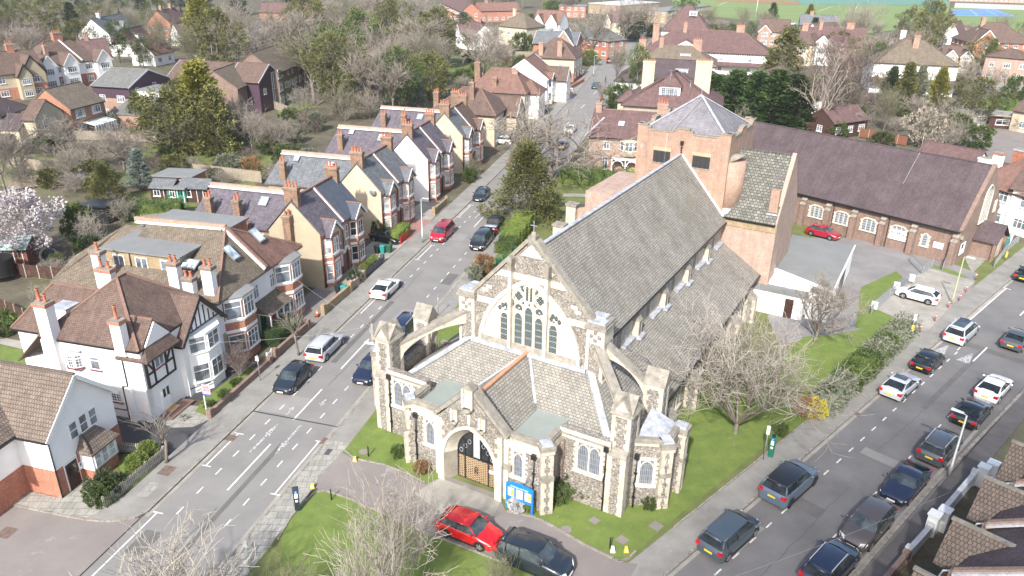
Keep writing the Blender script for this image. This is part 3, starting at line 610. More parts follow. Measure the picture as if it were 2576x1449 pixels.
for s in(-1,1):
 x0,x1=sorted((s*4.45,s*5.75));m=MB();m.box(x0,x1,6.75,8.3,5,10.0,stonel)
 m.box(x0+.22,x1-.22,6.73,6.76,6.2,8.9,flint);xx=x1-.0 if s>0 else x0
 m.box(xx-.012,xx+.012,7.0,8.1,6.2,8.9,flint)
 for i,j in((0,0),(-1,1),(1,1),(0,2)):c=(x0+x1)/2+i*.29;z=9.0+j*.3-(.0);m.box(c-.145,c+.145,6.73,6.76,z,z+.29,flint)
 m.box(x0-.14,x1+.14,6.6,8.45,10.0,10.2,stonew);m.box(x0-.06,x1+.06,6.68,8.36,10.2,10.4,stonew)
 m.box(x0+.02,x1-.02,6.76,7.5,10.4,10.52,lead);m.box(x0+.3*(s<0),x1-.3*(s>0),7.5,8.3,10.4,10.6,lead)
 m.box(x0-.08,x1+.08,6.66,8.3,5.9,6.15,stonel)
 m.build('nave_pier',CH)
 x0,x1=sorted((s*8.55,s*9.75));m=MB();fbox(m,x0,x1,1.95,3.5,0,7.5,'abcd',a=.34,b=.22)
 m.box(x0+(.0 if s>0 else .1),x1,1.62,1.95,0,4.55,flint);quoins(m,x0+.0,1.62,0,4.5,1,1,.34,.3);quoins(m,x1,1.62,0,4.5,-1,1,.34,.3)
 m.ext([(x0-.03,1.55,4.5),(x0-.03,1.97,4.5),(x0-.03,1.97,5.0)],(x1-x0+.06,0,0),stonew)
 m.box(x0-.02,x1+.02,1.93,3.52,7.2,7.5,stonel)
 xm=(x0+x1)/2
 for z in(7.5,):
  m.ext([(x0,1.95,z),(x1,1.95,z),(xm,1.95,z+.95)],(0,1.55,0),stonel)
  m.ext([(x0+.0,1.95,z),(x0+.0,3.5,z),(x0+.0,2.72,z+.95)],(x1-x0,0,0),stonel)
  for a,b in(((x0-.14,z-.1),(xm,z+1.02)),((x1+.14,z-.1),(xm,z+1.02))):
   m.bar((a[0],2.72,a[1]),(b[0],2.72,b[1]),1.75,.12,stonew)
  for a,b in(((1.8,z-.1),(2.72,z+1.0)),((3.64,z-.1),(2.72,z+1.0))):
   m.bar((xm,a[0],a[1]),(xm,b[0],b[1]),1.42,.12,stonew)
 m.build('front_buttress',CH)
 x0,x1=sorted((s*8.75,s*10.05));m=MB();fbox(m,x0,x1,6.9,8.1,0,6.95,'abcd',a=.34,b=.22)
 m.box(x0-.02,x1+.02,6.88,8.12,6.65,6.97,stonel);capstone(m,x0,x1,6.9,8.1,6.97,1.05,'x');m.build('side_buttress',CH)
 def flyer(ax,ay,bx,by,zt,zb,z0,th=.5):
  m=MB();A=Vector((ax,ay,0));B=Vector((bx,by,0));d=B-A;nn=Vector((-d.y,d.x,0)).normalized()*th/2;n=10;top=[];bot=[]
  for i in range(n+1):
   t=i/n;P=A+d*t;top.append(P+Vector((0,0,zt+(zb-zt)*t)));u_=1-sqrt(max(0,1-t*t));bot.append(P+Vector((0,0,(zt-.9)*(1-u_)+z0*u_)))
  for i in range(n):
   m.add([top[i]+nn,top[i+1]+nn,bot[i+1]+nn,bot[i]+nn,top[i]-nn,top[i+1]-nn,bot[i+1]-nn,bot[i]-nn],[(0,1,2,3),(7,6,5,4),(4,5,1,0),(3,2,6,7)],stone)
  m.bar(top[0]+Vector((0,0,.08)),top[-1]+Vector((0,0,.08)),th+.14,.16,stonew);m.build('flying_buttress',CH)
 flyer(s*5.3,6.9,s*8.9,3.2,8.7,6.6,4.6);flyer(s*5.7,7.5,s*8.9,7.5,8.7,6.5,4.5)
for s in(-1,1):
 m=MB();x0,x1=sorted((s*5.2,s*8.7));m.box(x0,x1,1.7,2.2,0,5.35,flint)
 m.box(x0,x1,1.67,1.7,4.85,5.35,stonel);m.box(x0,x1,1.62,1.7,0,.5,flint)
 m.box(*sorted((s*2.3,s*5.2)),-.45,.05,0,4.7,flint);m.box(*sorted((s*2.3,s*5.2)),-.475,-.45,4.2,4.7,stonel)
 m.box(*sorted((s*4.85,s*5.28)),.05,2.2,0,4.7,flint);m.box(*sorted((s*5.27,s*5.3)),-.2,1.7,4.2,4.7,stonel)
 m.box(*sorted((s*8.5,s*8.9)),3.4,8.6,0,3.7,flint)
 m.box(*sorted((s*2.3,s*5.3)),-.52,-.45,0,.45,flint)
 m.build('narthex_wall',CH)
for s in(-1,1):
 m=MB()
 if s>0:parapet(m,[(2.45,-.45),(5.25,-.45),(5.3,1.68),(8.65,1.68)],4.7,4.95,.4,.26)
 else:parapet(m,[(-8.65,1.68),(-5.3,1.68),(-5.25,-.45),(-2.45,-.45)],4.7,4.95,.4,.26)
 m.build('parapet',CH)
m=MB()
slab(m,[(-4.9,7.0,6.75),(4.9,7.0,6.75),(8.7,2.15,3.75),(-8.7,2.15,3.75)],.15,cslate2)
for s in(-1,1):slab(m,[(s*4.9,7.0,6.75),(s*8.7,2.15,3.75),(s*9.0,7.2,3.9),(s*5.2,8.5,6.3)],.15,cslate2)
m.build('narthex_roof',CH)
m=MB()
for s in(-1,1):
 m.bar((s*4.75,6.95,6.85),(s*8.6,2.3,3.92),.5,.1,lead);m.bar((s*.15,6.8,6.72),(s*2.25,3.85,4.92),.2,.08,lead)
 m.box(*sorted((s*7.0,s*8.6)),1.98,2.5,4.35,4.5,lead)
m.box(-4.6,4.6,6.5,6.9,6.58,6.86,lead);m.build('lead_hip',CH)
m=MB()
for s in(-1,1):slab(m,[(0,.1,6.78),(s*2.75,.1,4.5),(s*2.75,3.2,4.5),(s*2.2,4.0,4.95),(0,6.95,6.78)],.12,cslate2)
m.build('porch_roof',CH)
m=MB();m.bar((0,.3,6.86),(0,6.8,6.86),.24,.16,plain('orange_ridge',(.50,.25,.145),.8));m.build('porch_ridge_tiles',CH)
for s in(-1,1):
 m=MB();m.box(*sorted((s*2.2,s*4.95)),-.1,3.9,4.5,4.68,greenfelt);m.build('flat_roof',CH)
GP=lambda x:7.6-abs(x)*1.05
m=MB();P=arch_pts(-1.48,1.48,2.2,4.15,9);Po=arch_pts(-1.95,1.95,2.3,4.9,9);fy,by=-.98,-.05
outl=[(2.4,0),(2.4,5.1)]+[(0,7.65)]+[(-2.4,5.1),(-2.4,0)]
L_=[(-2.4,0),(-1.95,0)]+[(x,z)for x,z in Po[:10]]+[(0,7.6),(-2.4,5.1)]
R_=[(2.4,0),(1.95,0)]+[(x,z)for x,z in Po[::-1][:10]]+[(0,7.6),(2.4,5.1)]
for Q in(L_,R_):m.ext([(x,-.9,z)for x,z in Q],(0,.85,0),flint)
Pi=[(-1.48,0)]+P+[(1.48,0)];Pq=[(-1.95,0)]+Po+[(1.95,0)]
for i in range(len(Pi)-1):
 a,b,c,d=Pq[i],Pq[i+1],Pi[i+1],Pi[i]
 m.add([(a[0],fy,a[1]),(b[0],fy,b[1]),(c[0],by,c[1]),(d[0],by,d[1])],[(0,1,2,3),(3,2,1,0)],stonel)
for p,q in zip(Po,Po[1:]):m.bar((p[0]*1.03,-.93,p[1]+.06),(q[0]*1.03,-.93,q[1]+.06),.14,.2,stonel)
for s in(-1,1):
 m.box(*sorted((s*1.97,s*2.47)),-1.02,-.88,0,3.0,stonel);quoins(m,s*2.42,-.9,3.0,5.0,-s,1,.5,.3)
 m.box(*sorted((s*2.3,s*2.42)),-.9,-.45,0,5.1,stonel)
m.build('porch_wall',CH)
m=MB()
for s in(-1,1):m.bar((s*2.75,-.55,GP(2.75)+.38),(s*.1,-.55,GP(.1)+.28),.75,.24,stonew)
m.build('porch_coping',CH)
def niche(cx,y,z,w,h):
 m=MB();m.box(cx-w/2,cx+w/2,y,y+.5,z,z+h,stonel);m.ext([(cx-w/2-.05,y-.06,z+h),(cx+w/2+.05,y-.06,z+h),(cx,y-.06,z+h+w*.55)],(0,.6,0),stonew)
 m.box(cx-w/2-.04,cx-w/2+.1,y-.12,y,z,z+h,stonel);m.box(cx+w/2-.1,cx+w/2+.04,y-.12,y,z,z+h,stonel)
 m.tube([(cx,y,z-.45),(cx,y-.03,z-.1)],[.05,w*.5],8,stonew)
 for p,q in zip(*(lambda P:(P,P[1:]))(arch_pts(cx-w/2+.1,cx+w/2-.1,z+h*.6,z+h*.95,4))):m.bar((p[0],y-.05,p[1]),(q[0],y-.05,q[1]),.05,.06,stone)
 m.build('statue_niche',CH)
niche(0,-1.06,6.5,.72,1.35);niche(-1.05,-1.0,5.2,.44,.85);niche(1.05,-1.0,5.2,.44,.85)
m=MB();m.box(-.1,.1,-.95,-.9,5.2,6.1,stonel);m.box(-1.2,-1.02,-.95,-.9,4.75,5.05,stonel);m.box(1.02,1.2,-.95,-.9,4.75,5.05,stonel);m.build('porch_dressings',CH)
def parquet():
 m,t,b=newmat('glazed_door_lower');uv=coords(t,'UV')
 k=N(t,'ShaderNodeTexBrick',Scale=1.0);k.inputs['Mortar Size'].default_value=.04;k.inputs['Brick Width'].default_value=.2;k.inputs['Row Height'].default_value=.16
 mp=t.nodes.new('ShaderNodeMapping');mp.inputs['Rotation'].default_value=(0,0,radians(30));t.links.new(uv,mp.inputs[0]);t.links.new(mp.outputs[0],k.inputs[0])
 k.inputs['Color1'].default_value=(.04,.025,.02,1);k.inputs['Color2'].default_value=(.20,.13,.08,1);k.inputs['Mortar'].default_value=(.36,.26,.15,1);k.inputs['Bias'].default_value=-.3
 t.links.new(k.outputs[0],b.inputs['Base Color']);b.inputs['Roughness'].default_value=.12;b.inputs['Coat Weight'].default_value=.6;return m
pq=parquet();dk=glass('dark_door_glass',(.02,.022,.025),.05)
D_=MB();y=-.04
for p,q in zip(Pi,Pi[1:]):D_.bar((p[0]*.985,y,p[1]),(q[0]*.985,y,q[1]),.08,.08,blackp)
for a,b in(((-1.48,.06),(1.48,.06)),((-1.48,2.0),(1.48,2.0))):D_.bar((a[0],y-.02,a[1]),(b[0],y-.02,b[1]),.07,.1,blackp)
for x,zt in((-.9,3.15),(.93,3.15),(-.3,3.95),(.32,3.95)):D_.bar((x,y-.02,0 if abs(x)>.5 else 2),(x,y-.02,zt),.07,.06,blackp)
do=D_.build('entrance_door',CH)
g=MB();g.face([(-1.46,y+.02,0),(1.46,y+.02,0),(1.46,y+.02,2.0),(-1.46,y+.02,2.0)],pq);g.build('door_glass',do)
g=MB();g.face([(1.46,y+.022,2.0)]+[(x,y+.022,z)for x,z in P[::-1]]+[(-1.46,y+.022,2.0)],dk)
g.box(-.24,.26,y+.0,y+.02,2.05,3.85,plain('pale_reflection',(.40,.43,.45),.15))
for sx in(-1,1):
 for k in range(3):
  for j in range(10):
   a0,a1=j*.628,(j+1)*.628;c=(sx*(1.2-k*.08-.25*k),y-.0,2.3+k*.42)
   g.bar((c[0]+.13*cos(a0),c[1],c[2]+.17*sin(a0)),(c[0]+.13*cos(a1),c[1],c[2]+.17*sin(a1)),.03,.02,lead)
g.build('fanlight',do)
g=MB()
for sx in(-1,1):
 for p,q in zip(((.05,1.35),(.1,1.15),(.05,1.0),(.12,.9)),((.1,1.15),(.05,1.0),(.12,.9),(.05,.8))):g.bar((sx*p[0],y-.07,p[1]),(sx*q[0],y-.07,q[1]),.04,.04,blackp)
g.build('door_handle',do)
g=MB();g.box(1.0,1.4,y-.06,y-.04,1.25,1.5,whitep);g.build('door_notice',do)
for s in(-1,1):
 church_window(CH,s*3.4,-.45,2.3,.62,1.75,1);church_window(CH,s*7.3,1.7,2.75,1.5,1.95,2)
 m=MB();M=Matrix.Translation((s*5.3,-.3,0))@Matrix.Rotation(radians(-45*-s),4,'Z');m.M=M
 fbox(m,-.38,.38,-.35,.5,0,2.75,'ab',a=.3,b=.2);m.box(-.38,.38,-.2,.5,2.75,4.6,flint);quoins(m,-.38,-.2,2.9,4.5,1,1,.3,.2);quoins(m,.38,-.2,2.9,4.5,-1,1,.3,.2)
 m.box(-.4,.4,-.45,.5,2.7,3.05,stonew);m.box(-.45,.45,-.3,.5,4.6,4.9,stone);m.box(-.5,.5,-.36,.55,4.9,5.15,stonew);m.box(-.36,.36,-.2,.45,5.15,5.32,lead)
 m.build('angle_buttress',CH)
 drainpipe(CH,s*4.55,-.56,.15,4.0);
m=MB();m.box(2.42,2.75,-.62,-.45,0,4.9,stonel);m.box(2.4,3.0,-.7,-.45,2.5,2.95,stonew);m.build('porch_pilaster',CH);m=MB();m.box(-2.9,-2.42,-.62,-.45,0,4.9,stonel);m.build('porch_pilaster',CH)
drainpipe(CH,5.55,1.6,.1,4.6,plain('brown_pipe',(.16,.09,.07),.6),False);drainpipe(CH,8.45,1.6,.1,4.7);drainpipe(CH,-8.45,1.6,.1,4.7)
for s in(1,-1):
 pl=[(9.7,3.0),(11.25,3.75),(11.7,4.4),(11.7,6.4),(9.0,7.0)]
 m=MB();m.prism([(s*x,y)for x,y in pl+[(8.9,3.2)]],0,4.75,flint);m.build('chapel_wall',CH)
 m=MB();Q=[(s*x,y)for x,y in pl[:-1]]
 parapet(m,Q if s>0 else Q[::-1],4.72,4.98,.35,.26);m.build('chapel_parapet',CH)
 m=MB();c=(s*9.4,6.9,5.35);R=[(s*x*.985+s*.1,y)for x,y in pl]
 for a,b in zip(R,R[1:]):slab(m,[(a[0],a[1],4.85),(b[0],b[1],4.85),c],.08,lead)
 m.build('chapel_roof',CH)
 for(x,y),r in(((11.45,4.05),40),((11.75,6.1),90)):
  m=MB();m.M=Matrix.Translation((s*x,y,0))@Matrix.Rotation(radians(s*r),4,'Z');fbox(m,-.35,.35,-.4,.4,0,4.5,'ab',a=.28,b=.2)
  m.box(-.38,.38,-.48,.4,2.6,2.9,stonew);m.box(-.45,.45,-.48,.45,4.5,4.75,stone);m.box(-.48,.48,-.52,.48,4.75,5.1,stonew);m.box(-.34,.34,-.38,.38,5.1,5.28,lead);m.build('chapel_buttress',CH)
 church_window(CH,s*10.55,3.4,2.0,.8,1.7,1,radians(26*s));drainpipe(CH,s*10.02,2.92,.1,3.9)
m=MB();m.box(4.75,10.1,38.05,47.4,0,9.0,pinkbrick);m.ext([(10.1,38.05,9.0),(10.1,47.4,9.0),(10.1,42.72,14.9)],(-.4,0,0),pinkbrick)
m.box(4.75,10.14,37.98,38.05,8.0,8.85,yelbrick);m.build('transept_wall',CH)
m=MB();slab(m,[(4.7,37.85,8.85),(9.95,37.85,8.85),(9.95,42.72,14.62),(4.7,42.72,14.62)],.2,greenslate);slab(m,[(4.7,47.6,8.85),(9.95,47.6,8.85),(9.95,42.72,14.62),(4.7,42.72,14.62)],.2,greenslate);m.build('transept_roof',CH)
m=MB();m.bar((4.9,37.8,8.83),(10.0,37.8,8.83),.16,.14,blackp);m.bar((4.7,42.72,14.68),(10.1,42.72,14.68),.25,.12,greenslate);m.build('transept_gutter',CH)
ck=MB();ck.box(9.0,9.8,38.7,39.35,9.2,12.05,orangebrick);ck.box(8.85,9.9,38.5,39.6,9.3,9.75,lead);ck.build('transept_chimney',CH)
m=MB();m.box(-10.1,-4.75,38.05,47.4,0,9.0,pinkbrick);m.build('north_transept_wall',CH)
m=MB();slab(m,[(-4.7,37.85,8.85),(-9.95,37.85,8.85),(-9.95,42.72,14.62),(-4.7,42.72,14.62)],.2,greenslate);slab(m,[(-4.7,47.6,8.85),(-9.95,47.6,8.85),(-9.95,42.72,14.62),(-4.7,42.72,14.62)],.2,greenslate)if False else None;m.build('north_transept_roof',CH)if False else None
m=MB();TW=4.7;y0,y1=38.0,47.4;m.box(-TW,TW,y0,y1,0,16.25,orangebrick);m.build('tower_wall',CH)
m=MB()
def crenel(mb,ax,ay,bx,by,nx,ny):
 d=Vector((bx-ax,by-ay,0));l=d.length;d.normalize();n_=Vector((nx,ny,0))*.38
 for a,b,h in((0,1.05,.62),(1.05,1.35,.42),(1.35,l/2-.95,.18),(l/2-.95,l/2-.62,.4),(l/2-.62,l/2+.62,.62),(l/2+.62,l/2+.95,.4),(l/2+.95,l-1.35,.18),(l-1.35,l-1.05,.42),(l-1.05,l,.62)):
  p=Vector((ax,ay,0))+d*a;q=Vector((ax,ay,0))+d*b
  mb.prism([(p.x,p.y),(q.x,q.y),(q.x+n_.x,q.y+n_.y),(p.x+n_.x,p.y+n_.y)],16.0,16.25+h,orangebrick)
  o=n_*.18;mb.prism([(p.x-o.x,p.y-o.y),(q.x-o.x,q.y-o.y),(q.x+n_.x+o.x,q.y+n_.y+o.y),(p.x+n_.x+o.x,p.y+n_.y+o.y)],16.25+h,16.35+h,stonew)
crenel(m,-TW-.02,y0-.02,TW+.02,y0-.02,0,1);crenel(m,TW+.02,y0,TW+.02,y1,-1,0);crenel(m,-TW-.02,y0,-TW-.02,y1,1,0);crenel(m,-TW,y1+.02,TW,y1+.02,0,-1)
m.build('tower_battlement',CH)
m=MB();c=Vector((0,42.7,19.4));q=[(-4.3,38.4),(4.3,38.4),(4.3,47.0),(-4.3,47.0)]
for a,b in zip(q,q[1:]+q[:1]):slab(m,[(a[0],a[1],16.3),(b[0],b[1],16.3),c],.1,towslate)
m.build('tower_roof',CH)
m=MB()
for a in q:m.bar((a[0],a[1],16.36),(0,42.7,19.5),.24,.08,lead)
m.tube([(0,42.7,19.3),(0,42.7,20.6)],.03,5,lead);m.tube([(.3,42.2,19.35),(-1.3,38.4,16.5),(-1.6,37.96,16.3),(-1.75,37.95,9)],.025,5,plain('pale_conductor',(.5,.45,.38)));m.build('lead_hip',CH)
for cx in(-2.0,2.05):
 m=MB();m.box(cx-.95,cx+.95,37.93,38.02,13.2,13.32,stonew);m.box(cx-.95,cx+.95,37.95,38.02,14.5,14.85,rough_mat('buff_lintel',(.48,.36,.24),(.40,.30,.2)))
 m.box(cx-.87,cx+.87,37.99,38.01,13.3,14.5,blackp)
 for k in range(8):z=13.35+k*.145;m.ext([(cx-.85,37.9,z),(cx-.85,37.99,z+.1),(cx-.85,37.99,z+.13),(cx-.85,37.9,z+.03)],(1.7,0,0),plain('dark_louvre',(.028,.027,.028),.7))
 for x in(-.42,0,.42):m.box(cx+x-.02,cx+x+.02,37.88,37.99,13.3,14.5,plain('dark_louvre',(.028,.027,.028),.7))
 m.build('belfry_louvre',CH)
drainpipe(CH,0,37.9,14.3,15.4);
m=MB();m.box(4.15,4.4,37.96,38.0,14.5,14.95,concrete);m.box(-4.3,-4.08,37.96,38.0,14.5,14.95,concrete);m.build('wall_bracket',CH)
m=MB();m.tube([(4.75,39.6,9.0),(4.75,39.6,14.2)],1.3,24,orangebrick);m.tube([(4.75,39.6,14.2),(4.55,39.6,14.6)],[1.38,.5],24,stonew);m.build('stair_turret',CH)
m=MB();m.tube([(4.75,39.6,8.7),(4.75,39.6,9.6)],[1.8,1.34],24,lead);m.build('turret_flashing',CH)
m=MB();m.box(-4.5,4.5,47.4,57,0,9.5,pinkbrick);m.ext([(-4.7,57.2,9.5),(4.7,57.2,9.5),(0,57.2,13.5)],(0,-9.8,0),purptile);m.build('chancel',CH)
for(px,py)in((1441,512),(1523,470),(1409,563)):
 m=MB();P=FC.inverted()@G(px,py,5.6);m.box(P.x-.6,P.x+.6,P.y-.5,P.y+.5,0,5.4,stone);m.box(P.x-.72,P.x+.72,P.y-.62,P.y+.62,5.4,5.65,stonew);m.build('north_pier',CH)
for(ax,ay),(bx,by)in(((1450,520),(1580,478)),((1535,478),(1610,440))):
 m=MB();A=FC.inverted()@G(ax,ay,5.3);B=FC.inverted()@G(bx,by,6.6);m.ext([(A.x,A.y,0),(B.x,A.y,0),(B.x,A.y,6.6),(A.x,A.y,5.2)],(0,.4,0),pinkbrick);m.bar((A.x,A.y+.2,5.3),(B.x,A.y+.2,6.7),.6,.18,plain('dark_coping',(.06,.06,.065),.7));m.build('north_wall',CH)
 # ------ flat roofed annex
AN=thing('church_annex','low white annex with a big plain grey flat roof beside the church and car park','annex',FC@Matrix.Translation((9.1,38.2,0)))
AN_off=Vector((9.1,38.2,0))
m=MB();m.M=Matrix.Translation(-AN_off);m.prism([(10.15,38.4),(14.2,38.4),(16.1,38.4),(16.1,52.8),(10.15,52.8)],0,2.95,white);m.box(14.15,16.1,37.7,38.4,0,2.95,white);m.build('wall',AN)
m=MB();m.M=Matrix.Translation(-AN_off);m.prism([(10.12,40.9),(14.2,39.0),(14.2,37.6),(16.2,37.6),(16.2,53),(9.4,53)],2.95,3.12,flatroof);m.build('flat_roof',AN)
m=MB();m.M=Matrix.Translation(-AN_off);m.prism([(10.0,40.9),(16.2,38.0),(16.35,38.3),(10.1,41.3)],3.0,3.3,white);m.bar((16.15,38.2,3.1),(16.15,53,3.1),.14,.22,whitep);m.build('parapet',AN)
m=MB();m.M=Matrix.Translation(-AN_off);m.box(8.9,13.9,36.9,38.35,0,2.45,white);m.box(8.9,14.1,36.8,41,2.45,2.6,flatroof);m.build('lean_to',AN)
m=MB();m.M=Matrix.Translation(-AN_off);m.box(16.1,16.14,44,47.5,.1,2.3,blackp);m.build('garage_door',AN)
m=MB();m.M=Matrix.Translation(-AN_off);m.box(12.2,13.0,36.86,36.9,0,2.1,woodd);m.build('door',AN)
# ------ house kit
ROT={'S':0,'E':pi/2,'N':pi,'W':-pi/2}
def facemat(face,c,plane):
 if face=='S':return Matrix.Translation((c,plane,0))
 if face=='N':return Matrix.Translation((c,plane,0))@Matrix.Rotation(pi,4,'Z')
 if face=='E':return Matrix.Translation((plane,c,0))@Matrix.Rotation(pi/2,4,'Z')
 if face=='W':return Matrix.Translation((plane,c,0))@Matrix.Rotation(-pi/2,4,'Z')
def winmesh(m,w,h,z,cols=2,trans=.3,fr=None,gl=None,sill=True,bars=0,t=.07,leads=0,off=0.0):
 """window on the plane y=0 facing -y, centred on x=0"""
 fr=fr or whitep;gl=gl or glassm;x0,x1=-w/2,w/2;d=.06+off
 for a,b,c,e in((x0,x0+t,z,z+h),(x1-t,x1,z,z+h),(x0+t,x1-t,z,z+t),(x0+t,x1-t,z+h-t,z+h)):m.box(a,b,-d,.02,c,e,fr)
 for i in range(1,cols):x=x0+w*i/cols;m.box(x-t*.45,x+t*.45,-d+.008,.02,z+t,z+h-t,fr)
 if trans:zz=z+h*(1-trans);m.box(x0+t,x1-t,-d+.012,.02,zz-t*.4,zz+t*.4,fr)
 if bars:
  for i in range(bars*cols):
   x=x0+w*(i+.5)/(bars*cols)if bars==1 else x0+w*i/(bars*cols)
   m.box(x-.014,x+.014,-d+.025,.02,z+t,z+h-t,fr)
  for k in range(1,4):zz=z+h*k/4;m.box(x0+t,x1-t,-d+.025,.02,zz-.014,zz+.014,fr)
 if leads:
  for i in range(1,int(w/.16)):x=x0+i*.16;m.box(x-.006,x+.006,-d+.035,.02,z+t,z+h-t,leadline)
  for k in range(1,int(h/.18)):zz=z+k*.18;m.box(x0+t,x1-t,-d+.036,.02,zz-.006,zz+.006,leadline)
 m.add([(x0+t*.5,-d+.04,z+t*.5),(x1-t*.5,-d+.04,z+t*.5),(x1-t*.5,-d+.04,z+h-t*.5),(x0+t*.5,-d+.04,z+h-t*.5)],[(0,1,2,3)],gl)
 if sill:m.box(x0-.08,x1+.08,-d-.08,.01,z-.09,z-.005,sill if not isinstance(sill,bool)else fr)
leadline=plain('window_lead',(.30,.31,.30),.5)
class House:
 def __init__(s,name,label,M,group=None,cat='house'):s.T=thing(name,label,cat,M,group);s.W={}
 def part(s,name,m,par=None):return m.build(name,par or s.T)
 def body(s,x0,x1,y0,y1,z1,mat,z0=0,gable=None,zr=0,low=None,zl=3,name='wall',ends=(1,1)):
  m=MB()
  if low:m.box(x0-.015,x1+.015,y0-.015,y1+.015,z0,zl,low);m.box(x0,x1,y0,y1,zl,z1,mat)
  else:m.box(x0,x1,y0,y1,z0,z1,mat)
  if gable=='x':
   ym=(y0+y1)/2;m.ext([(x0,y0,z1-.005),(x0,y1,z1-.005),(x0,ym,zr)],(x1-x0,0,0),mat)
  elif gable=='y':
   xm=(x0+x1)/2;m.ext([(x0,y0,z1-.005),(x1,y0,z1-.005),(xm,y0,zr)],(0,y1-y0,0),mat)
  return s.part(name,m)
 def gable_roof(s,x0,x1,y0,y1,ze,zr,axis,mat,o=.3,og=.15,t=.16,ridge=None,barge=None,name='roof'):
  """ze height of the wall top, o eaves overhang, og verge overhang"""
  m=MB();n=len(m.v)
  if axis=='x':
   ym=(y0+y1)/2;k=(zr-ze)/(ym-y0);zo=ze-k*o
   A,B=x0-og,x1+og
   for yy in(y0-o,y1+o):slab(m,[(A,yy,zo+t),(B,yy,zo+t),(B,ym,zr+t),(A,ym,zr+t)],t,mat)
   m.bar((A,ym,zr+t+.02),(B,ym,zr+t+.02),.22,.12,ridge or mat)
   ends=[(A,1),(B,-1)]
   for X,sg in ends:
    if barge:
     for yy in(y0-o,y1+o):m.bar((X-sg*.03,yy,zo+t*.35),(X-sg*.03,ym,zr+t*.35),.05,.26,barge,up=(0,0,1))
   if barge is None or True:
    for yy in(y0-o-.05,y1+o+.05):m.bar((A,yy,zo+.04),(B,yy,zo+.04),.1,.1,blackp)
  else:
   xm=(x0+x1)/2;k=(zr-ze)/(xm-x0);zo=ze-k*o;A,B=y0-og,y1+og
   for xx in(x0-o,x1+o):slab(m,[(xx,A,zo+t),(xx,B,zo+t),(xm,B,zr+t),(xm,A,zr+t)],t,mat)
   m.bar((xm,A,zr+t+.02),(xm,B,zr+t+.02),.22,.12,ridge or mat)
   for Y,sg in((A,1),(B,-1)):
    if barge:
     for xx in(x0-o,x1+o):m.bar((xx,Y-sg*.03,zo+t*.35),(xm,Y-sg*.03,zr+t*.35),.05,.26,barge)
   for xx in(x0-o-.05,x1+o+.05):m.bar((xx,A,zo+.04),(xx,B,zo+.04),.1,.1,blackp)
  return s.part(name,m)
 def hip_roof(s,x0,x1,y0,y1,ze,zr,mat,axis='x',o=.35,ins=None,ridge=None,name='roof',hips=(1,1)):
  """hipped roof, ridge along axis; ins = run of the hips at each end"""
  m=MB();x0-=o;x1+=o;y0-=o;y1+=o;t=.14;xm,ym=(x0+x1)/2,(y0+y1)/2;ze-=.1
  if axis=='x':
   r=ins if ins is not None else(y1-y0)/2;r0,r1=r*hips[0],r*hips[1];p,q=(x0+r0,ym,zr),(x1-r1,ym,zr)
  else:
   r=ins if ins is not None else(x1-x0)/2;r0,r1=r*hips[0],r*hips[1];p,q=(xm,y0+r0,zr),(xm,y1-r1,zr)
  c=[(x0,y0,ze),(x1,y0,ze),(x1,y1,ze),(x0,y1,ze)]
  if axis=='x':fs=[(c[0],c[1],q,p),(c[2],c[3],p,q),(c[1],c[2],q),(c[3],c[0],p)]
  else:fs=[(c[1],c[2],q,p),(c[3],c[0],p,q),(c[0],c[1],p),(c[2],c[3],q)]
  for f in fs:slab(m,list(f),t,mat)
  rm=ridge or mat
  for a,b in((c[0],p),(c[3],p)if axis=='x' else(c[1],p),(c[1],q)if axis=='x' else(c[3],q),(c[2],q),(p,q)):
   if(Vector(a)-Vector(b)).length>.3:m.bar(Vector(a)+Vector((0,0,.03)),Vector(b)+Vector((0,0,.03)),.2,.1,rm)
  for a,b in zip(c,c[1:]+c[:1]):m.bar(Vector(a)-Vector((0,0,.1)),Vector(b)-Vector((0,0,.1)),.1,.12,blackp)
  return s.part(name,m)
 def sheet_roof(s,polys,mat,t=.12,name='roof'):
  m=MB()
  for p in polys:slab(m,p,t,mat)
  return s.part(name,m)
 def win(s,face,c,z,w,h,plane,**k):
  M=facemat(face,c,plane)if not isinstance(face,tuple)else Matrix.Translation((face[0],face[1],0))@Matrix.Rotation(face[2],4,'Z')
  m=MB();m.M=M;par=k.pop('par',None);nm=k.pop('name','window');winmesh(m,w,h,z,**k);return s.part(nm,m,par)
 def wins(s,face,plane,lst,**k):
  for c,z,w,h in lst:s.win(face,c,z,w,h,plane,**k)
 def door(s,face,c,plane,mat,w=.95,h=2.1,z=.05,frame_=None):
  m=MB();m.M=facemat(face,c,plane);m.box(-w/2-.08,w/2+.08,-.05,.02,z,z+h+.1,frame_ or whitep);m.box(-w/2,w/2,-.08,0,z,z+h,mat)
  for x in(-w*.22,w*.22):m.box(x-w*.14,x+w*.14,-.095,-.07,z+.3,z+.9,mat);m.box(x-w*.14,x+w*.14,-.095,-.07,z+1.1,z+1.8,glassd)
  d=s.part('door',m);m=MB();m.M=facemat(face,c,plane);m.box(w*.38,w*.44,-.13,-.08,z+.95,z+1.05,metal);s.part('handle',m,d)
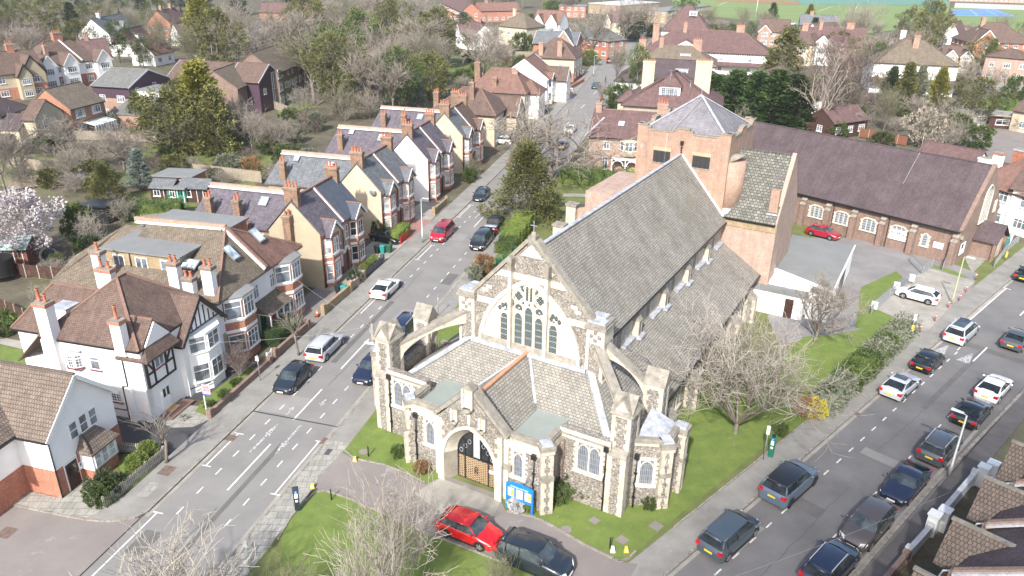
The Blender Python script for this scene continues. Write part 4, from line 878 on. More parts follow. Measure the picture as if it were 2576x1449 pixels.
 def chimney(s,x,y,z0,z1,w=.9,d=.6,mat=None,pots=2,ph=.55,cap=True,capm=None,tall=None,band=True):
  mat=mat or stackbrick;m=MB();m.box(x-w/2,x+w/2,y-d/2,y+d/2,z0,z1-.3,mat)
  if band:m.box(x-w/2-.04,x+w/2+.04,y-d/2-.04,y+d/2+.04,z1-.95,z1-.87,mat)
  e=.09;cm=capm or mat;m.box(x-w/2-e,x+w/2+e,y-d/2-e,y+d/2+e,z1-.3,z1-.08,cm);m.box(x-w/2-e*.7,x+w/2+e*.7,y-d/2-e*.7,y+d/2+e*.7,z1-.08,z1,stonew)
  m.box(x-w/2-.1,x+w/2+.1,y-d/2-.1,y+d/2+.1,z0,z0+.12,mortarw)if False else None
  c=s.part('chimney',m)
  for i in range(pots):
   t=(i+.5)/pots-.5;px,py=(x+t*w,y)if w>=d else(x,y+t*d);h=ph*(1+.25*((i*7+int(x*3))%3-1))if tall is None else tall[i%len(tall)]
   p=MB();p.lathe(px,py,[(.13,z1),(.15,z1+.06),(.12,z1+.12),(.105,z1+h-.1),(.14,z1+h-.06),(.13,z1+h),(.09,z1+h),(.08,z1+h-.1)],terracotta,10);s.part('chimney_pot',p,c)
  return c
 def aerial(s,x,y,z,h=1.6,ang=.6):
  m=MB();m.tube([(x,y,z),(x,y,z+h)],.025,5,metal);c,q=cos(ang),sin(ang)
  m.bar((x-.6*c,y-.6*q,z+h),(x+.6*c,y+.6*q,z+h),.03,.03,metal)
  for k in range(6):t=-.55+k*.2;m.bar((x+t*c-.2*q,y+t*q+.2*c,z+h+.01),(x+t*c+.2*q,y+t*q-.2*c,z+h+.01),.02,.02,metal)
  s.part('tv_aerial',m)
 def skylight(s,face,x,y,z,slope,w=.7,h=1.1):
  """roof window lying on a slope that falls towards the given face"""
  a=atan2(slope,1);M=Matrix.Translation((x,y,z))@Matrix.Rotation(ROT[face],4,'Z')@Matrix.Rotation(a,4,'X')
  m=MB();m.M=M;m.box(-w/2-.1,w/2+.1,-h/2-.1,h/2+.1,-.02,.07,plain('skylight_frame',(.22,.24,.26),.4));m.add([(-w/2,-h/2,.075),(w/2,-h/2,.075),(w/2,h/2,.075),(-w/2,h/2,.075)],[(0,1,2,3)],sglass)
  s.part('skylight',m)
 def bay(s,face,c,plane,w=2.4,d=.9,ca=.7,z0=0,z1=6.0,wall=None,pier=None,band=None,wins=((.8,1.7),(3.7,1.6)),cols=1,fr=None,gl=None,roof='flat',rmat=None,zr=1.3,ridge=None,backr=2.0,bandz=None,trans=.45,leads=0):
  M=facemat(face,c,plane);m=MB();m.M=M;wall=wall or white
  P=[(-w/2,0),(-w/2+ca,-d),(w/2-ca,-d),(w/2,0)];m.prism(P+[(w/2,.1),(-w/2,.1)],z0,z1,wall)
  if pier:
   for(x,y)in P:m.box(x-.13,x+.13,max(y,-d)-.05,min(y+.2,.02),z0,z1-.25,pier)
  for bz in(bandz or()):
   Q=[(x*1.03,y-.05)for x,y in P];m.prism([(Q[0][0],.02)]+Q[1:3]+[(Q[3][0],.02)],bz,bz+.28,band or whitep)
  b=s.part('bay_window',m)
  segs=[(P[0],P[1]),(P[1],P[2]),(P[2],P[3])]
  for z,h in wins:
   for i,(p,q)in enumerate(segs):
    L=sqrt((q[0]-p[0])**2+(q[1]-p[1])**2);an=atan2(q[1]-p[1],q[0]-p[0]);mx,my=(p[0]+q[0])/2,(p[1]+q[1])/2
    k=MB();k.M=M@Matrix.Translation((mx,my,0))@Matrix.Rotation(an,4,'Z');winmesh(k,max(.4,L-.22),h,z,cols=(cols if i==1 else 1),fr=fr,gl=gl,trans=trans,leads=leads);s.part('window',k,b)
  if roof=='gable':
   m=MB();m.M=M;o=.25;ze=z1;rm=rmat or grey_slate
   for sx in(-1,1):slab(m,[(sx*(w/2+o*.6),-d-o,ze),(sx*(w/2+o*.6),backr*.3,ze),(0,backr,ze+zr),(0,-d-o,ze+zr)],.12,rm)
   m.bar((0,-d-o,ze+zr+.04),(0,backr,ze+zr+.04),.2,.12,ridge or rm);s.part('bay_roof',m)
   m=MB();m.M=M;m.ext([(-w/2,-d,ze-.1),(w/2,-d,ze-.1),(0,-d,ze+zr-.22)],(0,.12,0),cream)
   for sx in(-1,1):m.bar((sx*(w/2+o*.6),-d-o,ze-.08),(0,-d-o,ze+zr-.08),.06,.22,fr if fr is blackp else whitep)
   s.part('bay_gable',m)
  elif roof=='lead':
   m=MB();m.M=M;Q=[(x*1.08,y*1.15)for x,y in P];top=(0,.3,z1+zr)
   m2=Q+[];
   for p,q in zip(Q,Q[1:]):slab(m,[(p[0],p[1],z1),(q[0],q[1],z1),(q[0]*.6,.15,z1+zr),(p[0]*.6,.15,z1+zr)],.1,rmat or lead)
   s.part('bay_roof',m)
  elif roof=='hip':
   m=MB();m.M=M;Q=[(x*1.1+(.0),y*1.22)for x,y in P]
   ap=[(-w*.22,.1,z1+zr),(-w*.22,.1,z1+zr),(w*.22,.1,z1+zr),(w*.22,.1,z1+zr)]
   for i in range(3):
    f=[(*Q[i],z1),(*Q[i+1],z1),ap[i+1],ap[i]];f=f if i==1 else f[:3]
    slab(m,f,.1,rmat or brown_tile)
   s.part('bay_roof',m)
  return b
 def dormer(s,face,c,plane,z,w,h,depth,mat,rmat,roof='flat',cols=2,zr=.8,bars=0):
  M=facemat(face,c,plane);m=MB();m.M=M;m.box(-w/2,w/2,0,depth,z,z+h,mat);d=s.part('dormer',m)
  k=MB();k.M=M;winmesh(k,w*.8,h*.72,z+h*.14,cols=cols,trans=0,bars=bars);s.part('window',k,d)
  r=MB();r.M=M
  if roof=='flat':r.box(-w/2-.15,w/2+.15,-.2,depth,z+h,z+h+.12,rmat)
  elif roof=='hip':
   a=(-w/2-.25,-.25);b=(w/2+.25,-.25);zz=z+h;slab(r,[(a[0],a[1],zz),(b[0],b[1],zz),(0,.9,zz+zr)],.1,rmat)
   for sx in(-1,1):slab(r,[(sx*(w/2+.25),-.25,zz),(sx*(w/2+.25),depth*.6,zz),(0,depth+.3,zz+zr),(0,.9,zz+zr)],.1,rmat)
  else:
   zz=z+h
   for sx in(-1,1):slab(r,[(sx*(w/2+.2),-.2,zz),(sx*(w/2+.2),depth,zz),(0,depth,zz+zr),(0,-.2,zz+zr)],.1,rmat)
   r.ext([(-w/2,0,zz),(w/2,0,zz),(0,0,zz+zr-.1)],(0,.1,0),mat)
  s.part('dormer_roof',r,d)
def px_house(name,label,ax,ay,bx,by,depth,ze,zr,roof,wall,rmat,low=None,zl=2.8,wr=None,chim=(),group=None,off=0,cat='house',o=.35,winrows=None,wmat=None,barge=None,ends=1,xwin=True,extra=None,ncol=None):
 """house whose visible long eaves run from photo point a to photo point b at height ze"""
 A,B=G(ax,ay,ze),G(bx,by,ze);d=B-A;W=d.length;ang=atan2(d.y,d.x);n=Vector((-sin(ang),cos(ang),0))
 A=Vector((A.x,A.y,0))+n*off;H=House(name,label,Matrix.Translation(A)@Matrix.Rotation(ang,4,'Z'),group,cat);i=o*.8
 x0,x1,y0,y1=i,W-i,i,depth-i
 H.body(x0,x1,y0,y1,ze,wall,gable=('x' if roof=='gx' else 'y' if roof=='gy' else None),zr=zr-.02,low=low,zl=zl)
 if roof=='gx':H.gable_roof(x0,x1,y0,y1,ze,zr,'x',rmat,o=i,ridge=wr,barge=barge)
 elif roof=='gy':H.gable_roof(x0,x1,y0,y1,ze,zr,'y',rmat,o=i,ridge=wr,barge=barge)
 elif roof=='flat':H.sheet_roof([[(0,0,ze+.15),(W,0,ze+.15),(W,depth,ze+.15),(0,depth,ze+.15)]],rmat,.3)
 else:H.hip_roof(x0,x1,y0,y1,ze,zr,rmat,'x' if W>=depth else 'y',o=i,ridge=wr,ins=None if W>=depth else None)
 fl=int(ze/2.6);rows=winrows or[.9+2.75*k for k in range(fl)]
 nw=ncol or max(1,int((x1-x0)/3))
 for z in rows:
  for k in range(nw):
   c=x0+(x1-x0)*(k+.5)/nw;H.win('S',c,z,1.3 if(k+int(z))%2 else 1.7,1.25,y0-(.015 if low and z<zl else 0),cols=2 if(k+int(z))%2 else 3,gl=wmat)
  if xwin:
   for k in range(max(1,int((y1-y0)/3.6))):
    c=y0+(y1-y0)*(k+.5)/max(1,int((y1-y0)/3.6));H.win('E',c,z,1.2,1.2,x1+(.015 if low and z<zl else 0));H.win('W',c,z,1.2,1.2,x0-(.015 if low and z<zl else 0))
 for c in chim:H.chimney(c[0]*W,c[1]*depth,c[2]if len(c)>5 else ze,c[3]if len(c)>5 else zr+c[2],*(c[4:6]if len(c)>5 else c[3:5]))
 H.dim=(W,depth,x0,x1,y0,y1)
 if extra:extra(H)
 return H
 # ------ left street, near houses
brandm=plain('maroon_sill',(.22,.05,.06),.6)
h=House('corner_house','white gabled house on red brick base with brown concrete tiles at the lower left corner',FL@Matrix.Translation((-38.1,31.5,0)))
h.body(-9,0,0,5.6,4.75,white,low=redbrick,zl=2.15,gable='x',zr=7.55)
h.body(-12,-2.55,-4.5,.2,4.75,white,low=redbrick,zl=2.15,gable='y',zr=7.4,name='wing_wall')
h.gable_roof(-9,0,0,5.6,4.85,7.6,'x',conc_tile,o=.35,og=.32,barge=whitep)
h.gable_roof(-12,-2.55,-4.6,2.2,4.85,7.65,'y',conc_tile,o=.5,og=.1,name='wing_roof',barge=whitep)
for c,hh in((2.0,1.25),(2.85,1.3),(3.7,1.25)):h.win('E',c,3.35,.72,hh,0,cols=1,trans=.5,sill=False)
h.door('E',1.15,.0,woodd,.95,2.0);h.win('E',1.85,1.2,.3,.35,0,cols=1,trans=0)
m=MB();m.box(0,.95,2.0,4.1,0,.95,redbrick);m.box(-.02,1.0,1.95,4.15,.95,2.35,whitep);b=h.part('bay_window',m)
for c in(2.4,3.05,3.7):h.win('E',c,1.05,.58,1.15,1.0,cols=1,trans=.5,sill=False,gl=glassw,par=b)
h.win('S',.5,1.05,.7,1.15,1.95,cols=1,trans=.5,sill=False,gl=glassw,par=b)
h.sheet_roof([[(1.25,1.75,2.35),(1.25,4.35,2.35),(0,3.7,3.3),(0,2.4,3.3)],[(0,1.75,2.35),(1.25,1.75,2.35),(0,2.4,3.3)],[(0,4.35,2.35),(1.25,4.35,2.35),(0,3.7,3.3)]],conc_tile,name='bay_roof')
m=MB();m.tube([(.06,-.05,0),(.06,-.05,4.6)],.05,8,blackp);h.part('drainpipe',m)
m=MB();m.tube([(1.1,1.8,2.45),(.1,2.35,3.35)],.12,8,conc_tile);h.part('hip_tile',m)
h=House('tudor_house','big white house with black half timbered jetty, leaded bays and brown tiled roof',FL@Matrix.Translation((-38.3,40.45,0)))
h.body(-8.6,0.1,0,9.0,6.15,white)
h.body(-10.6,-8.5,0.05,7,3.9,white,name='side_wall')
h.hip_roof(-8.3,-.1,.1,8.6,6.25,9.75,brown_tile,'y',o=.25,ridge=ridgem,ins=4.0)
h.sheet_roof([[(-8.5,-.25,6.2),(-11.0,-.25,3.75),(-11.0,7.2,3.75),(-8.5,7.2,6.2)]],brown_tile,name='catslide_roof')
h.body(-4,.55,3.9,8.9,4.9,white,gable='x',zr=7.55,name='front_gable')
h.gable_roof(-4,.55,3.9,8.9,4.95,7.65,'x',brown_tile,o=.35,og=.35,barge=blackp,name='gable_roof')
m=MB()
for k in range(-4,5):
 y=6.4+k*.55;zt=7.35-abs(k)*.55*1.08
 if zt>5.4:m.box(.55,.6,y-.05,y+.05,5.25,zt,blackp)
m.box(.55,.6,4.2,8.6,5.12,5.22,blackp);h.part('gable_timbers',m)
h.bay('E',6.4,.55,3.9,.95,1.15,0,5.0,white,wins=((.95,1.55),(3.55,1.35)),cols=2,band=brandm,bandz=(),roof='flat',trans=.38,leads=1)
m=MB();m.prism([(.55,4.4),(1.55,5.5),(1.55,7.3),(.55,8.4)],4.98,5.06,white);h.part('bay_soffit',m)
m=MB();m.box(-1.9,.2,.25,3.15,2.9,5.35,white);b=h.part('jettied_bay',m)
m=MB();T=.09
def tim(a,b_):m.bar(a,b_,.14,.1,blackp,up=(1,0,0)if abs(a[0]-b_[0])<.01 else(0,1,0))
X=.23
for a,b_ in(((.25,2.9),(.25,5.35)),((3.15,2.9),(3.15,5.35)),((.25,2.95),(3.15,2.95)),((.25,5.3),(3.15,5.3)),((.25,4.0),(3.15,4.0)),((.95,2.9),(.95,5.3)),((2.25,2.9),(2.25,5.3)),((.25,5.2),(.95,4.0)),((3.15,5.2),(2.4,4.1)),((2.3,5.2),(2.45,4.1))):tim((X,a[0],a[1]),(X,b_[0],b_[1]))
for a,b_ in(((-1.8,2.9),(-1.8,5.35)),((.18,2.9),(.18,5.35)),((-1.85,2.95),(.2,2.95)),((-1.85,4.0),(.2,4.0)),((-.2,5.3),(-1.6,4.05)),((-1.8,5.3),(.18,5.3))):tim((a[0],.22,a[1]),(b_[0],.22,b_[1]))
s_=h.part('half_timbering',m,b)
h.win('E',1.6,4.1,1.05,1.1,.24,cols=2,trans=0,leads=1,sill=brandm,par=b)
h.sheet_roof([[(.75,-.15,5.32),(.75,3.55,5.32),(.15,3.2,6.1),(.15,.55,6.1)],[(-2.0,-.15,5.32),(.75,-.15,5.32),(.15,.55,6.1),(-2.0,.55,6.1)],[(.05,.2,5.95),(.05,1.9,7.75),(-2.8,1.9,7.75),(-2.0,.2,5.95)],[(.05,3.6,5.95),(.05,1.9,7.75),(-2.8,1.9,7.75),(-1.0,3.6,5.95)]],brown_tile,name='jetty_roof')
m=MB();m.ext([(.2,.5,6.05),(.2,3.3,6.05),(.2,1.9,7.6)],(-.12,0,0),white);m.bar((.1,1.9,7.8),(-2.6,1.9,7.8),.2,.1,ridgem);h.part('jetty_gable',m)
m=MB();m.box(-1.6,-1.1,-.35,.2,0,2.9,white);m.box(-.45,.1,-.1,.5,0,2.9,white);h.part('porch_pillar',m)
m=MB();m.box(-.45,1.3,.6,3.3,0,.2,plain('red_tiled_step',(.20,.12,.10),.6));m.box(.1,.7,1.4,2.4,.2,.23,plain('door_mat',(.50,.30,.10),.9));h.part('porch_step',m)
h.door('E',1.75,.12,white,.95,2.0,.3)
for c,z,w_,hh in((-4.0,3.95,.85,1.1),(-2.75,1.4,.9,1.0)):h.win('S',c,z,w_,hh,0,cols=1 if c<-3 else 2,trans=.3,sill=brandm,bars=0 if c<-3 else 1)
m=MB();m.prism([(-6.5,0),(-5.1,0),(-5.5,-.4),(-6.1,-.4)],4.0,5.2,white);b=h.part('oriel_window',m)
for xx,yy,an,ww in((-6.3,-.2,-.75,.5),(-5.3,-.2,.75,.5),(-5.8,-.4,0,.5)):h.win((xx,yy,an),0,4.05,ww,1.05,0,cols=1,bars=1,sill=brandm,par=b)
m=MB();m.box(-6.6,-5.0,-.3,.05,5.35,5.42,lead);h.part('canopy',m)
h.chimney(-7.4,-.05,0,9.1,1.05,.8,white,2,.8,capm=redbrick,band=False);h.chimney(-1.35,.1,5.6,8.45,.85,.65,white,1,.85,capm=redbrick,band=False);h.chimney(-5.6,4.4,8.5,10.2,1.3,.6,white,2,.7,capm=redbrick,band=False)
h.body(-13.5,-8.6,2.5,7.5,4.9,white,name='rear_wall');h.hip_roof(-13.5,-7.6,2.5,7.5,5.0,7.9,brown_tile,'x',o=.3,ins=2.2,name='rear_roof',ridge=ridgem,hips=(1,0));m=MB();m.box(-9.8,-8.4,2.6,3.9,5.6,7.0,white);m.box(-9.9,-8.3,2.5,4.0,7.0,7.1,lead);h.part('dormer',m)
m=MB();m.box(-10.9,-9.8,-1.0,0,0,2.7,white);m.box(-11,-9.7,-1.1,0.05,2.7,2.8,lead);h.part('porch',m)
for pts in(((-1.95,-.06,0),(-1.95,-.06,2.9),(-1.5,-.06,2.95),(-1.5,-.06,6.0)),):m=MB();m.tube(pts,.045,6,blackp);h.part('drainpipe',m)
m=MB();m.bar((-9,-.02,.75),(-1.6,-.02,.75),.05,.06,blackp);m.bar((.6,3.9,.75),(1.5,5.3,.75),.05,.06,blackp);m.bar((1.5,7.5,.75),(.6,8.9,.75),.05,.06,blackp);h.part('plinth_line',m)
h=House('semi_detached_house','pair of white semis with lichened grey brown roof, canted bays and flat roofed dormers',FL@Matrix.Translation((-37.9,49.4,0)))
h.body(-11,0,0,13.0,6.1,white,low=tan,zl=3.0);h.body(-16.5,-10.9,.8,12.6,5.6,white,name='rear_wall')
Z0,AP=6.15,(-3.2,6.9,9.75)
h.sheet_roof([[(.45,-.45,Z0),(.45,6.9,Z0),AP],[(.45,-.45,Z0),AP,(-11,6.9,9.75),(-11,-.45,Z0)]],moss_tile,.16)
h.sheet_roof([[(.45,13.4,Z0),(.45,6.9,Z0),AP],[(.45,13.4,Z0),AP,(-11,6.9,9.75),(-11,13.4,Z0)]],red_tile,.16,name='far_roof')
h.sheet_roof([[(-10.9,.4,5.6),(-10.9,6.9,9.0),(-13.8,6.9,9.0),(-17,3.4,6.8),(-17,.4,5.6)],[(-10.9,13,5.6),(-10.9,6.9,9.0),(-13.8,6.9,9.0),(-17,10.4,6.8),(-17,13,5.6)],[(-17,.4,5.6),(-17,13,5.6),(-13.8,6.9,9.0)]],moss_tile,.16,name='rear_roof')
m=MB();m.bar((-3.2,6.9,9.95),(.5,6.9,6.5),.3,.22,ridgem);m.bar((-3.2,6.6,9.85),(.5,6.6,6.4),.25,.16,mortarw);m.bar((-3.1,6.9,9.95),(-12.6,6.9,9.75),.3,.35,orangebrick);m.bar((-3.3,6.55,9.8),(-12.3,6.55,9.55),.3,.14,mortarw);m.bar((-3.2,6.9,9.9),(.4,-.4,6.3),.18,.12,ridgem);m.bar((-3.2,6.9,9.9),(.4,13.3,6.3),.18,.12,ridgem);h.part('party_wall',m)
m=MB();m.box(-12.0,-4.6,2.0,6.6,6.4,8.65,yelbrick);d=h.part('dormer',m)
m=MB();m.box(-12.3,-4.3,1.75,6.6,8.65,8.8,flatroof);h.part('dormer_roof',m,d)
for c,w_ in((-10.7,1.15),(-8.4,1.2),(-5.9,1.15)):h.win('S',c,7.2,w_,1.05,2.0,cols=2,trans=0,par=d)
m=MB();m.tube([(-9.5,1.93,6.9),(-9.5,1.93,8.6)],.05,6,blackp);h.part('drainpipe',m)
m=MB();m.box(-12.6,-4.6,7.3,12.2,7.0,8.75,redbrick);m.box(-12.8,-4.4,7.2,12.4,8.75,8.9,flatroof);h.part('far_dormer',m)
for x,y,z1,p,q in((-10.9,0.05,9.35,1,(.75,)),(-3.9,0.4,9.0,2,(.6,)),(.15-.3,.5,9.0,2,(.55,.65)),(-2.4,.1,7.95,2,(.6,))):h.chimney(x-(.6 if x>-1 else 0),y,5.6,z1,.95,.62,white,p,.6,capm=brownbrick,band=False,tall=q)
h.skylight('E',-1.5,4.9,8.42,.99,.8,1.3);h.skylight('E',-1.6,9.2,8.5,.99,.8,1.3);h.skylight('S',-3.9,2.4,8.0,.5,1.3,.9)
for y,fl in((2.6,0),(10.6,0)):h.bay('E',y,0,4.0,1.15,1.15,0,6.0,redbrick,wins=((.95,1.6),(4.0,1.65)),cols=3,bandz=(2.75,5.7),roof='lead',zr=.28,rmat=flatroof,trans=.35)
for y in(2.6,10.6):
 m=MB();m.M=facemat('E',y,0);m.prism([(-2.06,0),(-.88,-1.2),(.88,-1.2),(2.06,0)],3.75,3.98,whitep);m.prism([(-2.03,0),(-.87,-1.17),(.87,-1.17),(2.03,0)],5.66,6.0,whitep)
 for i in range(3):
  for k in range(5):x=-.6+i*.6;
 h.part('bay_band',m)
m=MB();m.box(0,1.5,5.0,8.6,2.55,2.7,whitep);m.ext([(-.0,4.9,2.7),(1.6,4.9,2.7),(-.0,4.9,3.6)],(0,3.8,0),moss_tile)
for y in(5.1,6.2,7.3,8.4):m.box(1.35,1.47,y,y+.12,0,2.6,whitep)
for k in range(10):m.box(1.38,1.42,5.2+k*.1,5.25+k*.1,0,.8,whitep);m.box(1.38,1.42,7.4+k*.1,7.45+k*.1,0,.8,whitep)
h.part('porch',m)
h.door('E',6.0,.02,plain('green_door',(.03,.12,.07),.4));h.door('E',7.9,.02,plain('red_door',(.45,.04,.03),.4))
for c in(5.5,8.2):h.win('E',c,3.95,.8,1.3,0,cols=2)
h.win('S',-2,3.9,.8,1.1,0);m=MB();m.box(-9.3,-7.9,-.9,0,3.2,5.2,redbrick);m.box(-9.5,-7.7,-1.1,0,5.2,5.3,lead);h.part('side_addition',m);h.win('S',-6.9,4.6,1.0,.5,0,cols=3)
m=MB();m.box(-11.5,-1.5,7.4,12.9,8.35,8.5,flatroof);
m=MB();m.box(-16.5,-5.2,13.05,16.2,0,7.9,yelbrick)if False else None
def victorian(v0,label,rn,rf,rx,side,up,grp='Victorian red brick pairs along the left street',near_fr=whitep,black_far=False,low_side=None,gap=0):
 h=House('victorian_pair',label,FL@Matrix.Translation((-37.45,v0,0)),grp);W=9.4;ms=W/2
 h.body(-5.8,0,0,W,6.0,side,gable='y',zr=9.25);m=MB();m.box(-.02,.02,.02,W-.02,0,6.0,pinkbrick);m.box(-.01,.03,-.02,.5,0,5.9,redbrick);m.box(-.01,.03,W-.5,W+.02,0,5.9,redbrick);h.part('front_wall',m)
 X0,X1,XR,zr,ze,t=.4,-6.1,-2.9,9.45,5.95,.16
 h.sheet_roof([[(X0,-.15,ze),(X0,ms,ze),(XR,ms,zr),(XR,-.15,zr)],[(X1,-.15,ze),(X1,ms,ze),(XR,ms,zr),(XR,-.15,zr)]],rn,t)
 h.sheet_roof([[(X0,W+.15,ze),(X0,ms,ze),(XR,ms,zr),(XR,W+.15,zr)],[(X1,W+.15,ze),(X1,ms,ze),(XR,ms,zr),(XR,W+.15,zr)]],rf,t,name='far_roof')
 m=MB();m.bar((XR,-.15,zr+.05),(XR,W+.15,zr+.05),.26,.16,ridgem);m.bar((X0,ms,ze+.08),(XR,ms,zr+.08),.18,.16,ridgem);m.bar((X0,ms-.2,ze+.04),(XR,ms-.2,zr+.04),.2,.12,mortarw);h.part('ridge_tiles',m)
 h.body(-15.6,-5.7,1.0,8.4,5.5,yelbrick,name='rear_wall');yr=ms;zz=8.55
 h.sheet_roof([[(-5.0,.7,5.6),(-15.9,.7,5.6),(-15.3,yr,zz),(-4.2,yr,zz)],[(-5.0,8.7,5.6),(-15.9,8.7,5.6),(-15.3,yr,zz),(-4.2,yr,zz)],[(-15.9,.7,5.6),(-15.9,8.7,5.6),(-15.3,yr,zz)]],rx,t,name='rear_roof')
 m=MB();m.bar((-15.4,yr,zz+.12),(-3.6,yr,zz+.12),.35,.4,pinkbrick);m.bar((-15.4,yr-.33,zz-.06),(-3.6,yr-.33,zz-.06),.34,.12,mortarw);h.part('party_parapet',m)
 h.chimney(-2.9,.35,8.6,10.7,1.5,.62,stackbrick,4,.55);h.chimney(-2.9,W-.35,8.6,10.5,1.4,.6,stackbrick,4,.5)
 h.chimney(-13.6,1.5,5.6,8.3,.75,.62,stackbrick,2,.6,tall=(.5,.75));h.skylight('S',-8.2,3.4,7.75,.75,.8,1.0);h.skylight('S',-13.0,3.9,8.15,.75,.6,.8)if up else h.chimney(-10.2,1.5,5.6,8.3,.75,.62,stackbrick,2,.6,tall=(.5,.95))
 for c,f in((1.75,near_fr),(W-1.75,blackp if black_far else near_fr)):
  h.bay('E',c,0,2.6,.75,.62,0,5.75,redbrick,pier=redbrick,wins=((.75,1.7),(3.65,1.65)),cols=2,gl=glassd if f is blackp else glassw,bandz=(.42,2.6,3.3),roof='gable',rmat=rn if c<4 else rf,zr=1.35,ridge=ridgem,backr=1.8,trans=.5)
 for c in(3.75,W-3.75):
  h.win('E',c,3.7,.6,1.5,.02,cols=1,trans=.5,gl=glassm if not(black_far and c>5)else glassd)
  m=MB();m.M=facemat('E',c+(.3 if c<5 else-.3),.02);m.box(-.55,-.4,-.12,.02,0,2.3,redbrick);m.box(.4,.55,-.12,.02,0,2.3,redbrick);m.box(-.4,.4,-.01,.02,0,2.3,blackp if c>5 else whitep)
  P=[(.55*cos(a*pi/8),2.3+.55*sin(a*pi/8))for a in range(9)]
  for p,q in zip(P,P[1:]):m.bar((p[0],-.08,p[1]),(q[0],-.08,q[1]),.22,.2,whitep)
  h.part('door_arch',m)
 for y in(.12,ms,W-.12):m=MB();m.tube([(.1,y,0),(.1,y,5.8)],.045,6,blackp);h.part('drainpipe',m)
 h.win('S',-7.4,3.9,.7,1.1,1.0);h.win('S',-11.8,3.9,.8,1.1,1.0);h.win('S',-9.3,3.9,.8,1.1,1.0)
 return h
h=victorian(66.3,'Victorian pair with tan side wall, purple slates and a new blue slate far half',purp_slate,blue_slate,purp_slate,tan,0,black_far=True)
h.chimney(-3.3,-.35,0,7.9,.8,.65,stackbrick,2,.6);h.chimney(-8.6,.2,4,6.4,.8,.6,stackbrick,2,.55)
m=MB();m.box(.0,.05,.1,9.3,0,.9,plain('slate_grey_paint',(.08,.09,.10),.5));h.part('plinth',m)
h=victorian(81.4,'Victorian pair with cream side wall, satellite dish and weathered pale grey slates',grey_slate,grey_slate,grey_slate,cream,1)
m=MB();m.ball((-.9,-.35,6.1),.4,.1,.4,metal,10,6);m.bar((-.9,-.3,6.1),(-.9,.1,5.9),.04,.04,metal);h.part('satellite_dish',m)
h=victorian(97.1,'Victorian pair with bright white rendered side wall and dark purple slates',purp_slate,purp_slate,purp_slate,white,1)
h=victorian(112.2,'Victorian pair with cream weathered side wall, partly behind the big bare tree',grey_slate,brown_tile,purp_slate,cream,0)
# ------ left street, further houses
def front_gable(H,xa,xb,ze,zr,wall,rmat,d=1.2,barge=None,wz=None,back=3.0,timber=False,low=None):
 """gabled projection on the camera side of a px_house"""
 y0=H.dim[4];H.body(xa,xb,y0-d,y0+.5,ze,wall,gable='y',zr=zr-.02,name='front_wing',low=low)
 H.gable_roof(xa,xb,y0-d,y0+back,ze,zr,'y',rmat,o=.25,og=.25,barge=barge,name='wing_roof')
 for z in(wz or(.9,3.6)):H.win('S',(xa+xb)/2,z,min(2.2,(xb-xa)*.6),1.35,y0-d-(.015 if low and z<2.8 else 0),cols=4,gl=glassm)
 if timber:
  m=MB();n=int((xb-xa)/.45)
  for k in range(1,n):x=xa+(xb-xa)*k/n;zt=zr-(zr-ze)*abs(x-(xa+xb)/2)/((xb-xa)/2)-.3;m.box(x-.05,x+.05,y0-d-.03,y0-d,ze,max(ze+.05,zt),blackp)
  H.part('timbering',m)
def lhouse(name,label,u0,v0,w,d,ze,zr,roof,wall,rmat,axis='x',**k):
 H=House(name,label,FL@Matrix.Translation((u0,v0,0)),k.get('group'));o=.3
 H.body(0,w,0,d,ze,wall,gable=roof[1]if roof[0]=='g' else None,zr=zr-.02,low=k.get('low'),zl=k.get('zl',2.8))
 if roof[0]=='g':H.gable_roof(0,w,0,d,ze,zr,roof[1],rmat,o=.4,og=.25,barge=k.get('barge'),ridge=k.get('ridge'))
 else:H.hip_roof(0,w,0,d,ze+.1,zr,rmat,axis,o=.4,ridge=k.get('ridge'),ins=k.get('ins'),hips=k.get('hips',(1,1)))
 H.dim=(w,d,0,w,0,d);e=.015 if k.get('low')else 0
 for z in(.9,3.6):
  ee=e if z<2.8 else 0
  for q in range(max(1,int(d/3.2))):H.win('E',d*(q+.5)/max(1,int(d/3.2)),z,1.5,1.3,w+ee,cols=3,gl=glassm)
  for q in k.get('sw',(.3,.7)):H.win('S',w*q,z,.9,1.1,-ee)
 return H
h=lhouse('hipped_house','cream house with wide brown hipped roof and roof window, behind the twiggy street tree',-49.2,130.4,11.6,10.5,5.6,9.3,'hip',cream,brown_tile,ins=4.6,ridge=ridgem)
h.chimney(4.4,.3,4.5,9.3,1.5,.7,stackbrick,4,.4);h.chimney(6.6,3,7,10.6,.8,.7,stackbrick,1,.5);h.skylight('S',3.6,2.6,8.0,.8,.7,.9);h.body(8,14,6,12,4.6,cream,name='wing_wall',gable='x',zr=7.4);h.gable_roof(8,14,6,12,4.6,7.4,'x',brown_tile,name='wing_roof',barge=whitep)
h.chimney(-2.2,8.5,0,7.5,1.0,.8,stackbrick,3,.6)
h=lhouse('hipped_house','cream house with pinkish red hipped roof between the brown hip and the white gable',-49.5,152.5,11.8,11,5.6,9.6,'hip',cream,red_tile,ins=4.2,ridge=ridgem)
h.chimney(5.2,1.2,5.5,8.3,.9,.6,stackbrick,2,.5);h.chimney(8.6,4.5,7,9.6,1.1,.6,orangebrick,1,.3);h.body(9,14,3,9,5.2,white,name='wing_wall');h.hip_roof(9,14,3,9,5.3,7.6,red_tile,'x',name='wing_roof',ins=2.8)
h.chimney(-.8,9,0,10,1.2,1.0,stackbrick,3,.3)
h=lhouse('gabled_house','tall white gable ended house with pinkish brown roof beside the road',-47.8,171.5,10.4,9.5,5.8,9.6,'gy',white,red_tile,barge=whitep,ridge=ridgem,sw=(.5,))
